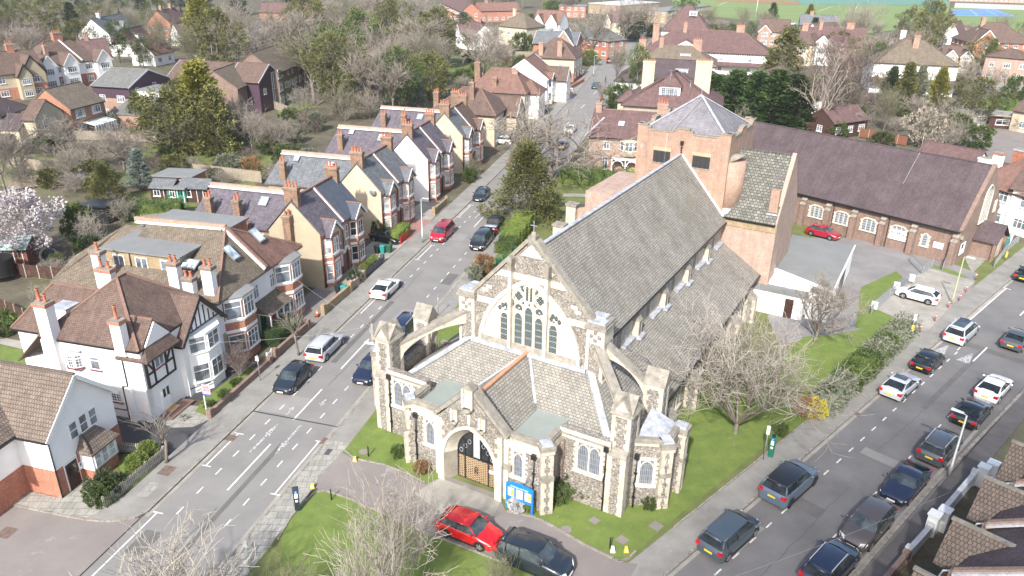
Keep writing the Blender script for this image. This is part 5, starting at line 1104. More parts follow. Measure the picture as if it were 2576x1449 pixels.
h.body(9,14,4.5,9,5.0,white,name='wing_wall',gable='x',zr=7.4);h.gable_roof(6,14,4.2,9.3,5.0,7.4,'x',brown_tile,name='wing_roof',barge=whitep);h.bay('E',2.6,10.4,2.8,.8,.7,0,5.6,white,roof='gable',rmat=red_tile,zr=1.2)
h=lhouse('hipped_house','cream upper and brick lower house with two tall chimneys facing the lane',-49.5,204.5,12.0,12,5.8,10.3,'hip',cream,brown_tile,low=redbrick,zl=2.2,ins=5.6,ridge=ridgem)
h.chimney(3.0,.6,4.5,9.6,1.2,.8,orangebrick,2,.2);h.chimney(8.0,.6,4.5,10.0,1.2,.8,orangebrick,2,.2);h.door('E',8,12.02,woodd)
h=lhouse('gabled_house','brick house under grey slates with white verge boards beyond the two chimney house',-56,236,13,11,5.6,8.6,'gx',redbrick,grey_slate,barge=whitep)
front_gable(h,6.5,12.5,5.6,9.6,orangebrick,grey_slate,1.5,whitep,(3.4,),6);h.sheet_roof([[(0,5,8.8),(4,5,8.8),(4,9,8.9),(0,9,8.9)]],greenfelt,.2,name='flat_roof')
# ------ houses placed from the eaves seen in the photograph
h=px_house('tan_house','tan pebbledash house with brown roof, two stepped gables and a brick stack, far left',-25,191,120,176,10,5.6,9.6,'gx',cream,brown_tile,low=redbrick,zl=2.6,chim=((.62,.5,1.4,1.3,.8,None),)if 0 else())
W=h.dim[0];h.chimney(W*.58,5,8.5,11.2,1.5,.9,redbrick,4,.6,capm=stonew);front_gable(h,W*.5,W*.93,5.4,9.0,tan,brown_tile,.8,blackp,(3.4,.8),4,low=redbrick);front_gable(h,W*.42,W*.66,5.2,7.4,tan,brown_tile,1.7,blackp,(3.2,.7),2)
h=px_house('white_house','long white house with three white gables and tall central brick stack',95,168,276,146,12,5.6,10.2,'hip',white,brown_tile,low=redbrick,zl=2.7)
W=h.dim[0];h.chimney(W*.52,6,9,12.0,2.2,1.0,redbrick,5,.5,capm=stonew);h.chimney(W*.22,2.5,7,9.8,.8,.8,orangebrick,2,.4)
for a,b in((.0,.2),(.3,.5),(.76,.98)):front_gable(h,W*a,W*b,5.5,7.9,white,brown_tile,1.5,whitep,None,5)
m=MB();m.bar((W*.52,5.5,10.3),(W*.6,-.2,5.9),.3,.2,mortarw);h.part('party_line',m)
h=px_house('hipped_house','tan rendered house with maroon roof and white bargeboard behind the white gables',205,152,286,147,9,5.6,9.8,'gx',tan,maroon_tile,low=redbrick,barge=None)
W=h.dim[0];h.chimney(W*.35,4.5,8,10.6,.9,.8,orangebrick,2,.4)
Q=G(322,222,6.5);Q2=G(387,193,6.5)
h=px_house('clad_house','house with dark purple boarded upper floor, white verge and grey tiles',225,216,323,222,(Q2-Q).length*.97,6.5,9.0,'gx',plain('dark_purple_boarding',(.065,.035,.055),.6),grey_tile,low=orangebrick,zl=4.3,barge=whitep,winrows=[],xwin=False)
W,D_=h.dim[0],h.dim[1];h.win('E',D_*.2,4.9,1.0,1.3,h.dim[3],cols=1,trans=0);h.win('E',D_*.6,5.1,1.0,1.3,h.dim[3],cols=1,trans=0);h.win('S',W*.85,.8,1.6,.9,h.dim[4]-.015,cols=1)
m=MB();m.box(W-.3,W+5,2,8,0,5.8,white);m.box(W-.35,W+5.2,1.8,8.2,5.8,6.0,flatroof);h.part('flat_wing',m);h.sheet_roof([[(W-1,-5,2.6),(W+5.5,-5,2.6),(W+5.5,1.9,4.7),(W-1,1.9,4.7)]],grey_tile,.2,name='lean_to_roof');m=MB();m.box(W-.8,W+5.3,-4.8,1.8,0,2.6,orangebrick);h.part('lean_to',m)
Q=G(176,276,5.4);Q2=G(64,268,5.4)
h=px_house('brick_house','plain orange red brick house with large brown grey tiled roof and lean-to conservatory',176,276,266,253,(Q2-Q).length*.99,5.3,8.4,'gx',brick('orange_red_brick',(.50,.22,.13),(.43,.18,.11),(.42,.30,.24),.24,.09,.012),moss_tile,winrows=[],xwin=False,o=.3)
W,D_=h.dim[0],h.dim[1];h.win('S',W*.27,3.5,2.2,1.5,h.dim[4],cols=3,gl=glassw);h.win('S',W*.72,3.5,2.2,1.5,h.dim[4],cols=3,gl=glassw);h.win('W',D_*.45,3.2,1.3,1.0,h.dim[2],cols=1);h.win('W',D_*.2,.9,.9,1.4,h.dim[2])
m=MB();m.tube([(h.dim[2]-.08,D_*.32,0),(h.dim[2]-.08,D_*.32,5)],.06,6,woodd);h.part('drainpipe',m)
m=MB()
for k in range(9):x=W*.28+k*W*.075;m.bar((x,h.dim[4],2.6),(x,h.dim[4]-2.6,2.1),.07,.07,whitep);m.box(x-.04,x+.04,h.dim[4]-2.65,h.dim[4]-2.57,0,2.1,whitep)
m.box(W*.27,W*.9,h.dim[4]-2.62,h.dim[4]-2.58,.7,.8,whitep);m.add([(W*.28,h.dim[4],2.58),(W*.88,h.dim[4],2.58),(W*.88,h.dim[4]-2.6,2.08),(W*.28,h.dim[4]-2.6,2.08)],[(3,2,1,0),(0,1,2,3)],sglass);m.box(W*.28,W*.88,h.dim[4]-2.6,h.dim[4]-2.59,0,2.0,glassw);h.part('conservatory',m)
h=px_house('cream_house','cream gabled house with brown roof beside the wheelie bins, left edge',48,302,88,303,8.5,5.1,7.6,'gx',cream,brown_tile,winrows=[],xwin=False)
W,D_=h.dim[0],h.dim[1];h.win('E',D_*.35,3.3,1.3,1.4,h.dim[3]);h.win('E',D_*.45,.4,1.3,1.9,h.dim[3],trans=0)
m=MB();m.box(-8,.3,-1.2,5,0,3.9,cream);h.part('wing',m);h.sheet_roof([[(-8,-1.5,3.8),(.5,-1.5,3.8),(.5,3,5.6),(-8,3,5.6)]],purptile,.2,name='wing_roof');h.win('S',-1.5,1.9,1.5,1.3,-1.2);m=MB();m.box(-9,-1,-6,-1.5,0,2.2,cream);h.part('porch',m);h.sheet_roof([[(-9,-6.3,2.1),(-.6,-6.3,2.1),(-.6,-1.4,3.1),(-9,-1.4,3.1)]],brown_tile,.2,name='porch_roof')
m=MB();m.box(-14,-5,2,8,0,5.5,cream);h.part('left_range',m);h.hip_roof(-14,-4,1,9,5.5,8.4,purptile,'x',name='left_roof')
c0=G(710,271,0)
def ht(px,py):
 lo,hi=0,20
 for _ in range(40):
  z=(lo+hi)/2;v=c0+Vector((0,0,z))-Vector((0,0,CAM_H));Y=724.5-FPX*v.dot(CU)/v.dot(CD)
  if Y>py:lo=z
  else:hi=z
 return lo
fz=ht(703,183)
h=px_house('apartment_block','three storey brown brick flats with pitched tiled roofs and white window columns',700,184,782,148,11,fz,fz+3.8,'gx',brownbrick,moss_tile,barge=None,winrows=[],xwin=False)
W,D_=h.dim[0],h.dim[1]
for z in(.7,3.4,6.1):
 for c in(.06,.3,.42,.62,.88):h.win('S',W*c,z,1.8 if c<.1 else .9,1.9 if c<.1 else 1.3,h.dim[4],cols=2)
 h.win('W',D_*.28,z,.8,1.7,h.dim[2],cols=1);h.win('W',D_*.8,z,1.2,1.6,h.dim[2],cols=2)
h.body(-10,.2,5,14,fz-1.6,brownbrick,gable='x',zr=fz+1.6,name='wing');h.gable_roof(-10,.3,5,14,fz-1.6,fz+1.6,'x',moss_tile,name='wing_roof',o=.3)
h=px_house('brick_hall_block','long low brick block with pale brown tiled roof behind the golden conifer',412,200,590,212,12,5.8,9.0,'gx',brownbrick,brown_tile,barge=whitep,winrows=[.8,3.4]);W=h.dim[0];h.body(W-1,W+5,1,10,6.2,plain('dark_purple_boarding',(.065,.035,.055),.6),gable='x',zr=9.2,name='glazed_gable');h.gable_roof(W-2,W+5,1,10,6.3,9.3,'x',brown_tile,o=.3,barge=whitep,name='gable_roof');h.win('E',7,.8,2.2,6.8,W+5,cols=3,trans=.5);h.win('E',3,3.6,1.0,1.2,W+5)
SP=[('tudor_house','white half timbered house with grey slate roof and white chimney at the top left',277,88,352,70,10,5.8,10.2,'gx',white,grey_slate,None,1,'white',0),('brick_house','red brick house with tall twin chimneys beside the golden cypress, top left',430,60,476,50,9,6,10,'gx',redbrick,maroon_tile,None,2,'red',0),('white_house','small white half timbered house screened by bare twigs, left of the round bare tree',388,138,440,128,8,3.2,6.6,'gx',white,red_tile,None,0,'no',0),('brick_cottage','long pink roofed brick house with small white dormer at the top edge',650,30,785,34,8,4.2,7.6,'gx',redbrick,maroon_tile,None,0,'no',0),('white_cottage','low white house glimpsed between bare trees right of the golden cypress',600,92,680,78,8,3.5,5.5,'gx',white,grey_slate,None,0,'no',0),('white_bungalow','white gabled house half hidden below the top left conifers',425,84,450,88,7,4.0,7.0,'gy',white,maroon_tile,None,0,'no',0),('brick_terrace','red brick terrace with plum roofs at the very top centre',1108,6,1160,30,9,5.5,9,'gx',redbrick,maroon_tile,None,1,'red',0),('brick_terrace','dull pink roofed brick house with slate neighbour near the top centre',1205,28,1310,26,9,4.8,8,'gx',redbrick,red_tile,None,1,'red',0),('cream_house','large cream house with hipped mossy roof and tall white window column',1252,64,1325,71,11,6.3,10.4,'hip',cream,moss_tile,None,1,'cream',0),('white_house','bright white house with pair of gables and small dormer, top centre',1338,56,1408,60,10,6.2,10.2,'gx',white,red_tile,None,0,'no',2),('half_timbered_house','white half timbered house behind the grey blue pine, top centre',1150,74,1186,92,9,5.2,8.5,'gx',white,maroon_tile,None,0,'no',1),('brick_house','modern red brick block with white framed windows at top centre right',1405,14,1475,16,9,5.5,6,'flat',redbrick,flatroof,None,0,'no',0),('cream_house','cream house with brown roof behind bare street trees at the road head',1518,52,1566,56,9,5.6,9.4,'gx',cream,maroon_tile,None,1,'red',1),('brick_house','brick house with grey tiled roof behind the bare tree beside the white van',1436,92,1530,104,9,5.4,8.6,'hip',redbrick,grey_tile,None,0,'no',0),('school_block','long yellow brick flat roofed block at the top right of the lane',1680,28,1790,14,12,5.5,6,'flat',yelbrick,flatroof,None,0,'no',0),('pale_flat_building','pale flat roofed building at the top edge left of the field',1560,14,1660,6,20,5,5.4,'flat',yelbrick,rough_mat('pale_flat_roof',(.55,.56,.57),(.45,.46,.47),.3,10),None,0,'no',0),]
for nm,lb,ax,ay,bx,by,d,ze,zr,rf,wl,rm,low,nc,cc,ng in SP:
 h=px_house(nm,lb,ax,ay,bx,by,d,ze,zr,rf,wl,rm,low=low,ridge=None)if False else px_house(nm,lb,ax,ay,bx,by,d,ze,zr,rf,wl,rm,low=low)
 W=h.dim[0]
 for k in range(nc):h.chimney(W*(.25+.5*k),d*.5,zr-1.5,zr+1.5,1.2,.8,{'white':white,'red':orangebrick,'cream':cream}.get(cc,orangebrick),2,.5)
 for k in range(ng):a=W*(.08+.48*k);front_gable(h,a,a+W*.36,ze-.1,zr-1.2,wl,rm,1.2,whitep,None,d*.45,timber=(nm=='half_timbered_house'))
 if nm=='tudor_house':front_gable(h,W*.3,W*.52,ze,ze+3.2,white,grey_slate,.8,whitep,None,3,timber=True);m=MB();m.box(-3,W*.55,-8,-1,0,3.2,white);h.part('front_range',m);h.gable_roof(-3,W*.55,-8,-1,3.2,7.4,'x',brown_tile,name='front_roof');h.dormer('S',W*.2,-7.2,4.0,3.2,1.7,3,white,brown_tile,'flat',3)
 # ------ right of the left street, beyond the church
h=lhouse('bay_house','mauve roofed house with white two storey bay and arched porch behind the tower',-19.0,119.6,15,10.5,5.9,8.9,'gx',pinkbrick,maroon_tile,ridge=ridgem,sw=())
h.win('S',2.8,3.9,.9,1.2,0);h.win('S',2.7,.7,.9,1.9,0);h.bay('S',6.4,0,3.0,.9,.8,3.2,5.7,cream,wins=((4.0,1.4),),cols=2,roof='flat');h.skylight('S',4.6,2.4,7.5,.5,.8,1.0)
m=MB();m.M=facemat('S',5.9,0);m.box(-2,2.3,-1.4,0,2.6,2.75,whitep)
for c in(-1.0,1.2):
 P=[(c+.85*cos(a*pi/8),1.7+.85*sin(a*pi/8))for a in range(9)]
 for p,q in zip(P,P[1:]):m.bar((p[0],-1.3,p[1]),(q[0],-1.3,q[1]),.2,.14,whitep)
for x in(-2,.1,2.15):m.box(x,x+.16,-1.4,-1.2,0,2.6,whitep)
h.part('porch',m);h.chimney(.6,5.2,7,10.2,.9,1.6,orangebrick,4,.6);h.chimney(10.6,5,7,10.6,1.6,1.0,orangebrick,4,.7);h.sheet_roof([[(-.4,-.4,5.9),(1.8,3.5,8.1),(1.6,3.5,8.1),(-.8,-.2,5.9)]],lead,.05,name='lead_verge')
h=lhouse('garage_range','low range with pale beige interlocking tiled roof behind the mauve roofed house',-16.6,139.5,14,6,3.4,5.8,'gx',cream,rough_mat('pale_beige_tile',(.36,.32,.27),(.28,.25,.21),1,20),sw=())
h=lhouse('dormer_house','large plum roofed house with white four light dormer and two fat cream chimneys',-17.5,148.8,18,15,5.4,11.2,'hip',cream,maroon_tile,axis='y',ins=8.2,sw=(.2,),ridge=maroon_tile)
h.dormer('S',8.3,2.3,6.9,3.9,2.1,4,white,maroon_tile,'hip',4,2.3,bars=1);h.chimney(3.5,9,7,12.6,2.3,1.2,cream,5,.3,band=False);h.chimney(14,7,6,13.4,3.0,1.3,cream,6,.3,band=False)
h.aerial(8.3,1.5,8,4);h.aerial(12,2,7,3.2,.2);h.body(-1.8,1,6,10,5,cream,name='side_bay');h.hip_roof(-1.8,2,6,10,5,7.2,maroon_tile,'x',name='side_roof')
for nm,lb,u,v,w_,d,ze,zr,rf,wl,rm,ax_,ex in(('long_house','long grey mauve roofed house with white flat dormer behind the ivy covered tree',-23,178,23,12,5.2,9.6,'hip',white,purptile,'x','d'),('white_house','white house with broad dark brown hip roof behind the dark cypress row',2.5,168,18,17,5.4,10.2,'hip',white,brown_tile,'x',''),('cream_house','house with olive grey hip roof, box dormer and orange brick stacks',-22,205,20,13,5.6,9.6,'hip',white,moss_tile,'x','dc'),('half_timbered_house','plum roofed white house with half timbered upper floor and timbered gable',-22,232,34,15,5.8,11,'hip',white,maroon_tile,'x','tc'),('gabled_house','tall steep plum roofed house with tiny roof dormer near the road head',-22,285,16,14,6,14.0,'hip',white,maroon_tile,'x','d'),('brick_house','brown brick house with decorative white gable and clustered chimneys',22,262,19,12,6,10.4,'gx',pinkbrick,maroon_tile,'x','gc'),('white_house','tall white house under a brown pyramid roof with central brick stack',36,214,19,15,7.4,12.4,'hip',white,moss_tile,'x','p'),):
 H=lhouse(nm,lb,u,v,w_,d,ze,zr,rf,wl,rm,axis=ax_,sw=(.15,.4,.62,.85),ridge=ridgem if 'c' in ex else None)
 if 'd' in ex:H.dormer('S',w_*.62,d*.22,zr-3.2,2.6,1.5,3,white,lead,'flat',2)
 if 'c' in ex:H.chimney(w_*.75,d*.5,zr-1.5,zr+1.6,2.2,.9,orangebrick,4,.5);H.chimney(w_*.06,d*.4,5,zr+1.2,1.8,1,orangebrick,4,.5);H.chimney(w_*.3,d*.45,8,zr+1.8,1.0,1,orangebrick,2,.8)
 if 'g' in ex or 't' in ex:front_gable(H,w_*.18,w_*.48,5.8,8.6,white,rm,1.4,whitep,None,5,timber=True)
 if 't' in ex:
  m=MB()
  for k in range(26):x=w_*.52+k*w_*.47/26;m.box(x,x+.12,-.04,0,3.3,5.6,blackp)
  H.part('timbering',m);H.sheet_roof([[(w_*.5,-2.0,2.7),(w_+.5,-2.0,2.7),(w_+.5,0,3.4),(w_*.5,0,3.4)]],rm,.12,name='veranda_roof')
 if 'p' in ex:H.chimney(w_*.5,d*.35,zr-2,zr+1.2,1.4,1.2,orangebrick,2,.6,capm=stonew);H.sheet_roof([[(-.5,-2.2,3.0),(w_+.5,-2.2,3.0),(w_+.5,0,3.9),(-.5,0,3.9)]],maroon_tile,.15,name='veranda_roof')
SP=[('brick_house','orange brick house with white edged front gable left of the dark spruce',1905,78,1985,82,10,5.2,9,'gx',orangebrick,brown_tile,0,1),('yellow_house','yellow rendered house with white bay windows between cypress and bare pollard',2003,108,2045,112,9,6.4,9,'hip',cream,brown_tile,0,0),('slate_house','grey slate roofed house behind the dark spruce near the field edge',2010,62,2110,66,9,4.5,8,'gx',brownbrick,grey_slate,1,0),('white_gabled_house','house with steep white bargeboarded gable beside the spruce at upper right',2068,96,2130,92,10,4.8,9,'gx',white,brown_tile,0,1),('cottage','brown roofed cottage with arched white window left of the big twiggy crown',2126,88,2175,90,8,4.2,7.5,'gx',pinkbrick,maroon_tile,0,0),('white_villa','white villa with brown roof and twin bays partly hidden by bare trees at right',2225,118,2310,126,11,5.4,8.8,'hip',white,brown_tile,1,2),('white_gable_end_house','white gable end house with maroon roof below the tennis court',2366,88,2416,92,10,3.4,8.2,'gy',white,maroon_tile,1,0),('twin_gabled_house','pebble dashed house with two white edged gables, upper right',2372,140,2450,143,9,4.6,7.0,'gx',tan,brown_tile,0,2),('large_brown_house','large dark brown roofed house with tiled gable dormer at the upper right edge',2440,106,2600,110,15,5.2,11,'hip',redbrick,brown_tile,1,1),('brick_flats','two storey brick block with white casement windows and low hipped roof, right edge',2478,140,2600,150,10,6.4,8.2,'hip',pinkbrick,brown_tile,0,0),('court_building','modern orange brick block with dark openings beyond the blue tennis court',2396,-40,2640,-34,16,11,12,'flat',orangebrick,flatroof,0,0),('small_brown_house','low dark roofed house under the bare trees beyond the purple tiled hall',2100,312,2190,300,7,3.0,5.2,'gx',woodd,maroon_tile,0,0),('cream_garage_house','cream house with dark casements at the right edge above the carport',2545,277,2620,290,8,4.0,6.4,'gx',cream,brown_tile,0,0),]
for nm,lb,ax,ay,bx,by,d,ze,zr,rf,wl,rm,nc,ng in SP:
 h=px_house(nm,lb,ax,ay,bx,by,d,ze,zr,rf,wl,rm);W=h.dim[0]
 for k in range(nc):h.chimney(W*(.3+.4*k),d*.5,zr-1.5,zr+1.4,1.4,.8,white if 'villa' in nm else orangebrick,2,.5)
 for k in range(ng):a=W*(.06+.5*k);front_gable(h,a,a+W*.38,ze-.1,min(zr-.5,ze+W*.19),wl,rm,1.0,whitep,None,d*.45)
HA=atan2(-8.46,8.04);hb=G(*((2900+820*940/2570)*.670833,(650+690*940/2570)*.670833))
E0=G((2900+1925*940/2570)*.670833,(650+605*940/2570)*.670833,4.2)
hd=Vector((cos(HA),sin(HA),0));hn=Vector((-sin(HA),cos(HA),0));HL,HD=34.0,12.3
O=Vector((E0.x,E0.y,0))-hd*HL+hn*.35
h=House('church_hall','long brown brick hall with purple tiled roof, buttresses and arched cream framed windows',Matrix.Translation(O)@Matrix.Rotation(HA,4,'Z'),cat='hall')
h.body(0,HL,0,HD,4.25,brownbrick,gable='x',zr=10.5)
h.gable_roof(0,HL-.3,0,HD,4.3,10.55,'x',purptile,o=.35,og=0,t=.16,ridge=purptile)
m=MB();m.ext([(HL-.35,-.1,4.3),(HL-.35,HD+.1,4.3),(HL-.35,HD/2,10.95)],(.45,0,0),brownbrick);h.part('gable_parapet',m)
m=MB();m.bar((HL-8.4,HD/2,10.73),(HL-8.4,-.3,4.08),.045,.04,metal);m.tube([(HL-8.4,HD/2,10.6),(HL-8.4,HD/2,13)],.03,5,metal);h.part('roof_strip',m)
def hallwin(x,w_,hh,z,lights,face='S',pl=0,big=False):
 m=MB();m.M=facemat(face,x,pl);P=arch_pts(-w_/2,w_/2,z+hh*.62,z+hh,6);P=[(a,z+hh*.62+(b-z-hh*.62)*(1 if lights==1 or big else .75))for a,b in P]
 Q=[(-w_/2,z)]+P+[(w_/2,z)]
 for p,q in zip(Q,Q[1:]):m.bar((p[0],-.04,p[1]),(q[0],-.04,q[1]),.17,.14,stonel)
 m.box(-w_/2-.2,w_/2+.2,-.14,.02,z-.12,z,stonel)
 for s_ in(-1,1):
  for k in range(3):zz=z+.1+k*.5;m.box(min(s_*w_/2,s_*(w_/2+.2)),max(s_*w_/2,s_*(w_/2+.2)),-.05,.01,zz,zz+.25,stonel)
 for i in range(1,lights):xx=-w_/2+w_*i/lights;m.box(xx-.05,xx+.05,-.05,.01,z,z+hh*.84,stonel)
 o=h.part('arched_window',m);g=MB();g.M=facemat(face,x,pl);g.face([(a,-.015,b)for a,b in Q[::-1]][::-1]if False else[(a,-.015,b)for a,b in[Q[0],Q[-1]]+P[::-1]],hpane);h.part('leaded_glass',g,o)
def hp():
 m,t,b=newmat('hall_leaded_glass');uv=coords(t,'UV');k=N(t,'ShaderNodeTexBrick',Scale=1.0);k.offset=0;k.inputs['Mortar Size'].default_value=.02;k.inputs['Brick Width'].default_value=.6;k.inputs['Row Height'].default_value=.3
 k.inputs['Color1'].default_value=(.16,.19,.24,1);k.inputs['Color2'].default_value=(.11,.13,.17,1);k.inputs['Mortar'].default_value=(.6,.6,.56,1);t.links.new(uv,k.inputs[0]);t.links.new(k.outputs[0],b.inputs['Base Color']);b.inputs['Roughness'].default_value=.3;return m
hpane=hp()
bx=[HL-.15,HL-4.7,HL-8.3,HL-11.85,HL-15.2,HL-18.5]
for i,x in enumerate(bx):
 m=MB();xx=x-.55;m.box(xx,xx+.62,-.75,0,0,3.0,brownbrick);m.box(xx,xx+.62,-.45,0,3.0,3.5,brownbrick);m.ext([(xx-.04,-.82,2.98),(xx-.04,-.42,2.98),(xx-.04,-.42,3.25)],(.7,0,0),stonew);m.ext([(xx-.04,-.5,3.5),(xx-.04,0,3.5),(xx-.04,0,4.0)],(.7,0,0),stonew);h.part('buttress',m)
for i in range(2,6):
 a,b=bx[i]+.1,bx[i-1]-.5;hallwin((a+b)/2+(0 if i>1 else .5),1.75,1.75,1.5,3)
hallwin(HL-3.6,.75,1.55,1.45,1)
wbn=plain('white_board',(.78,.78,.76),.5)
m=MB();m.box(HL-2.6,HL-1.5,-.05,0,1.6,2.3,wbn);h.part('wall_sign',m);m=MB();m.box(HL-9.0,HL-8.55,-.05,0,1.6,2.05,wbn);h.part('wall_sign',m)
bw_=(bx[2]+bx[1])/2-.2;m=MB();m.box(bw_-.95,bw_+.95,-.16,-.12,1.35,2.6,wbn)
for(x,z,w_,hh,c)in((-.8,2.1,.3,.16,(.1,.1,.1)),(-.42,2.08,.22,.2,(.3,.3,.3)),(-.1,2.1,.16,.2,(.75,.05,.05)),(.12,2.1,.2,.2,(.75,.05,.05)),(.6,2.0,.2,.2,(.2,.2,.2)),(-.6,1.55,.16,.2,(.2,.3,.5)),(.1,1.5,.18,.24,(.2,.2,.25))):m.box(bw_+x,bw_+x+w_,-.165,-.15,z,z+hh,plain('print%d'%int(c[0]*100),c,.6))
h.part('banner',m)
hallwin(HD/2,2.6,4.4,4.1,4,'E',HL+.1,True);hallwin(HD/2+3.6,.5,1.3,4.6,1,'E',HL+.1)
m=MB();m.box(HL,HL+2.3,4.9,8.4,0,2.4,brownbrick);m.ext([(HL,4.9,2.4),(HL,8.4,2.4),(HL,6.65,4.0)],(2.3,0,0),brownbrick);m.box(HL+2.3,HL+2.6,4.6,5.1,0,2.2,brownbrick);m.box(HL+2.3,HL+2.6,8.1,8.6,0,2.2,brownbrick);m.box(HL+2.3,HL+2.34,5.5,7.8,0,2.2,cream);p=h.part('porch',m)
m=MB();[slab(m,[(HL+.05,y,2.3),(HL+2.75,y,2.3),(HL+2.75,6.65,4.15),(HL+.05,6.65,4.15)],.12,purptile)for y in(4.5,8.8)];h.part('porch_roof',m)
m=MB();m.box(HL+.1,HL+.16,.5,2.0,1.2,2.6,wbn);m.box(HL+.16,HL+.18,.7,1.2,2.0,2.5,blackp);h.part('notice_board',m)
m=MB();m.box(HL-.5,HL+.3,-.1,.2,3.3,3.7,stonew);h.part('kneeler',m)
m=MB();m.box(0,1.2,-2.0,0,0,3.4,pinkbrick)if 0 else None
m=MB();m.bar((6,-.4,4.12),(HL,-.4,4.12),.14,.12,blackp);h.part('gutter',m)
for x in(bx[2]+.25,bx[4]+.25):m=MB();m.tube([(x+.12,-.4,4),(x+.12,-.12,3.6),(x+.12,-.1,0)],.05,6,blackp);h.part('drainpipe',m)
h=px_house('red_roofed_house','red clay tiled house with white chimneys and white walls behind the hall gable',2430,452,2620,505,11,5.2,9.2,'hip',white,red_tile,xwin=False)
W=h.dim[0];h.chimney(W*.12,1.0,4,8.4,1.3,.8,white,0,.4,capm=white,band=False);h.chimney(W*.02,5.5,4,8.4,1.2,.7,white,0,.4,capm=redbrick,band=False);h.chimney(W*.3,5,7,9.6,1.2,.7,redbrick,0,.4,capm=lead)
h=px_house('plum_roofed_house','low plum tiled roof with white parapet running behind the hall ridge',2290,400,2445,432,7,4.6,6.8,'gx',white,maroon_tile,xwin=False,winrows=[])
O=G(2520,582,0)
h=House('white_terrace','white painted terrace house with tall narrow windows at right edge beyond the hall',Matrix.Translation(O)@Matrix.Rotation(HA,4,'Z'))
h.body(0,14,0,11,5.8,white,low=white,zl=2.9);h.dim=(14,11,0,14,0,11);h.sheet_roof([[(-.4,-.4,5.8),(14.4,-.4,5.8),(14.4,5.5,8.8),(-.4,5.5,8.8)],[(-.4,11.4,5.8),(14.4,11.4,5.8),(14.4,5.5,8.8),(-.4,5.5,8.8)]],brown_tile)
for c in(1.5,4,7,10):h.win('S',c,3.7,.6,1.5,0,cols=1,trans=.5);h.win('S',c,.9,.6,1.5,-.015,cols=1,trans=.5)
m=MB();m.box(-1.6,-.02,3,8,0,3.0,yelbrick);h.part('stock_brick_wing',m)
def rterr(v0,v1,label,i):
 h=House('terraced_house',label,FR@Matrix.Translation((-9.1,v0,0)),'terraced houses in the lower right corner');L=v1-v0
 h.body(4.0,12,0,L,5.4,redbrick);h.sheet_roof([[(3.6,0.05,5.3),(3.6,L-.05,5.3),(7.6,L-.05,8.2),(7.6,0.05,8.2)],[(12.4,0.05,5.3),(12.4,L-.05,5.3),(7.6,L-.05,8.2),(7.6,0.05,8.2)]],purptile)
 m=MB();m.box(3.4,7.6,-.1,.12,5.3,5.5,orangebrick);m.bar((3.5,0,5.55),(7.6,0,8.5),.3,.2,orangebrick);m.bar((3.5,-.25,5.45),(7.6,-.25,8.4),.2,.12,mortarw);m.box(3.3,4.0,-.15,.2,4.9,5.4,orangebrick);h.part('party_parapet',m)
 m=MB();m.box(2.7,4.0,L*.3,L*.85,0,4.6,brownbrick);b=h.part('bay_window',m);h.win('W',L*.57,3.2,1.5,1.2,2.7,cols=3,par=b);h.win('W',L*.57,.9,1.5,1.4,2.7,cols=3,par=b)
 m=MB();yc=L*.57;hw=L*.33
 for s_ in(-1,1):slab(m,[(2.3,yc+s_*hw,4.55),(6.2,yc+s_*hw,4.55),(6.6,yc,6.3),(2.3,yc,6.3)],.15,conc_tile)
 m.bar((2.25,yc,6.38),(6.6,yc,6.38),.24,.14,stonew);h.part('gable_roof',m)
 m=MB();m.ext([(2.5,yc-hw*.9,4.5),(2.5,yc+hw*.9,4.5),(2.5,yc,6.1)],(.2,0,0),white);h.part('gable',m)
 h.win('W',L*.12,3.3,.8,1.3,4.0,cols=1)
 m=MB();m.tube([(3.45,.35,5.25),(3.0,.3,5.0),(2.9,.3,4.6),(3.9,.3,4.2),(3.9,.3,0)],.05,6,whitep);h.part('drainpipe',m)
for i,(a,b,lb)in enumerate(((41.0,46.0,'terraced house with a tiled front gable, uppermost in view, behind the white gate piers'),(36.0,41.0,'terraced house with big tiled gable beside the white walled front garden, lower right'),(30.7,36.0,'terraced house with mossy tiled gable and orange parapet above the brick garden wall'),(25.5,30.7,'terraced house with tiled gable nearest the bottom edge, beside the blue lidded bin'),(20.4,25.5,'terraced house cut off by the bottom right corner of the picture'),(46,51.0,'terraced house mostly outside the right edge beyond the white gate piers'))):rterr(a,b,lb,i)
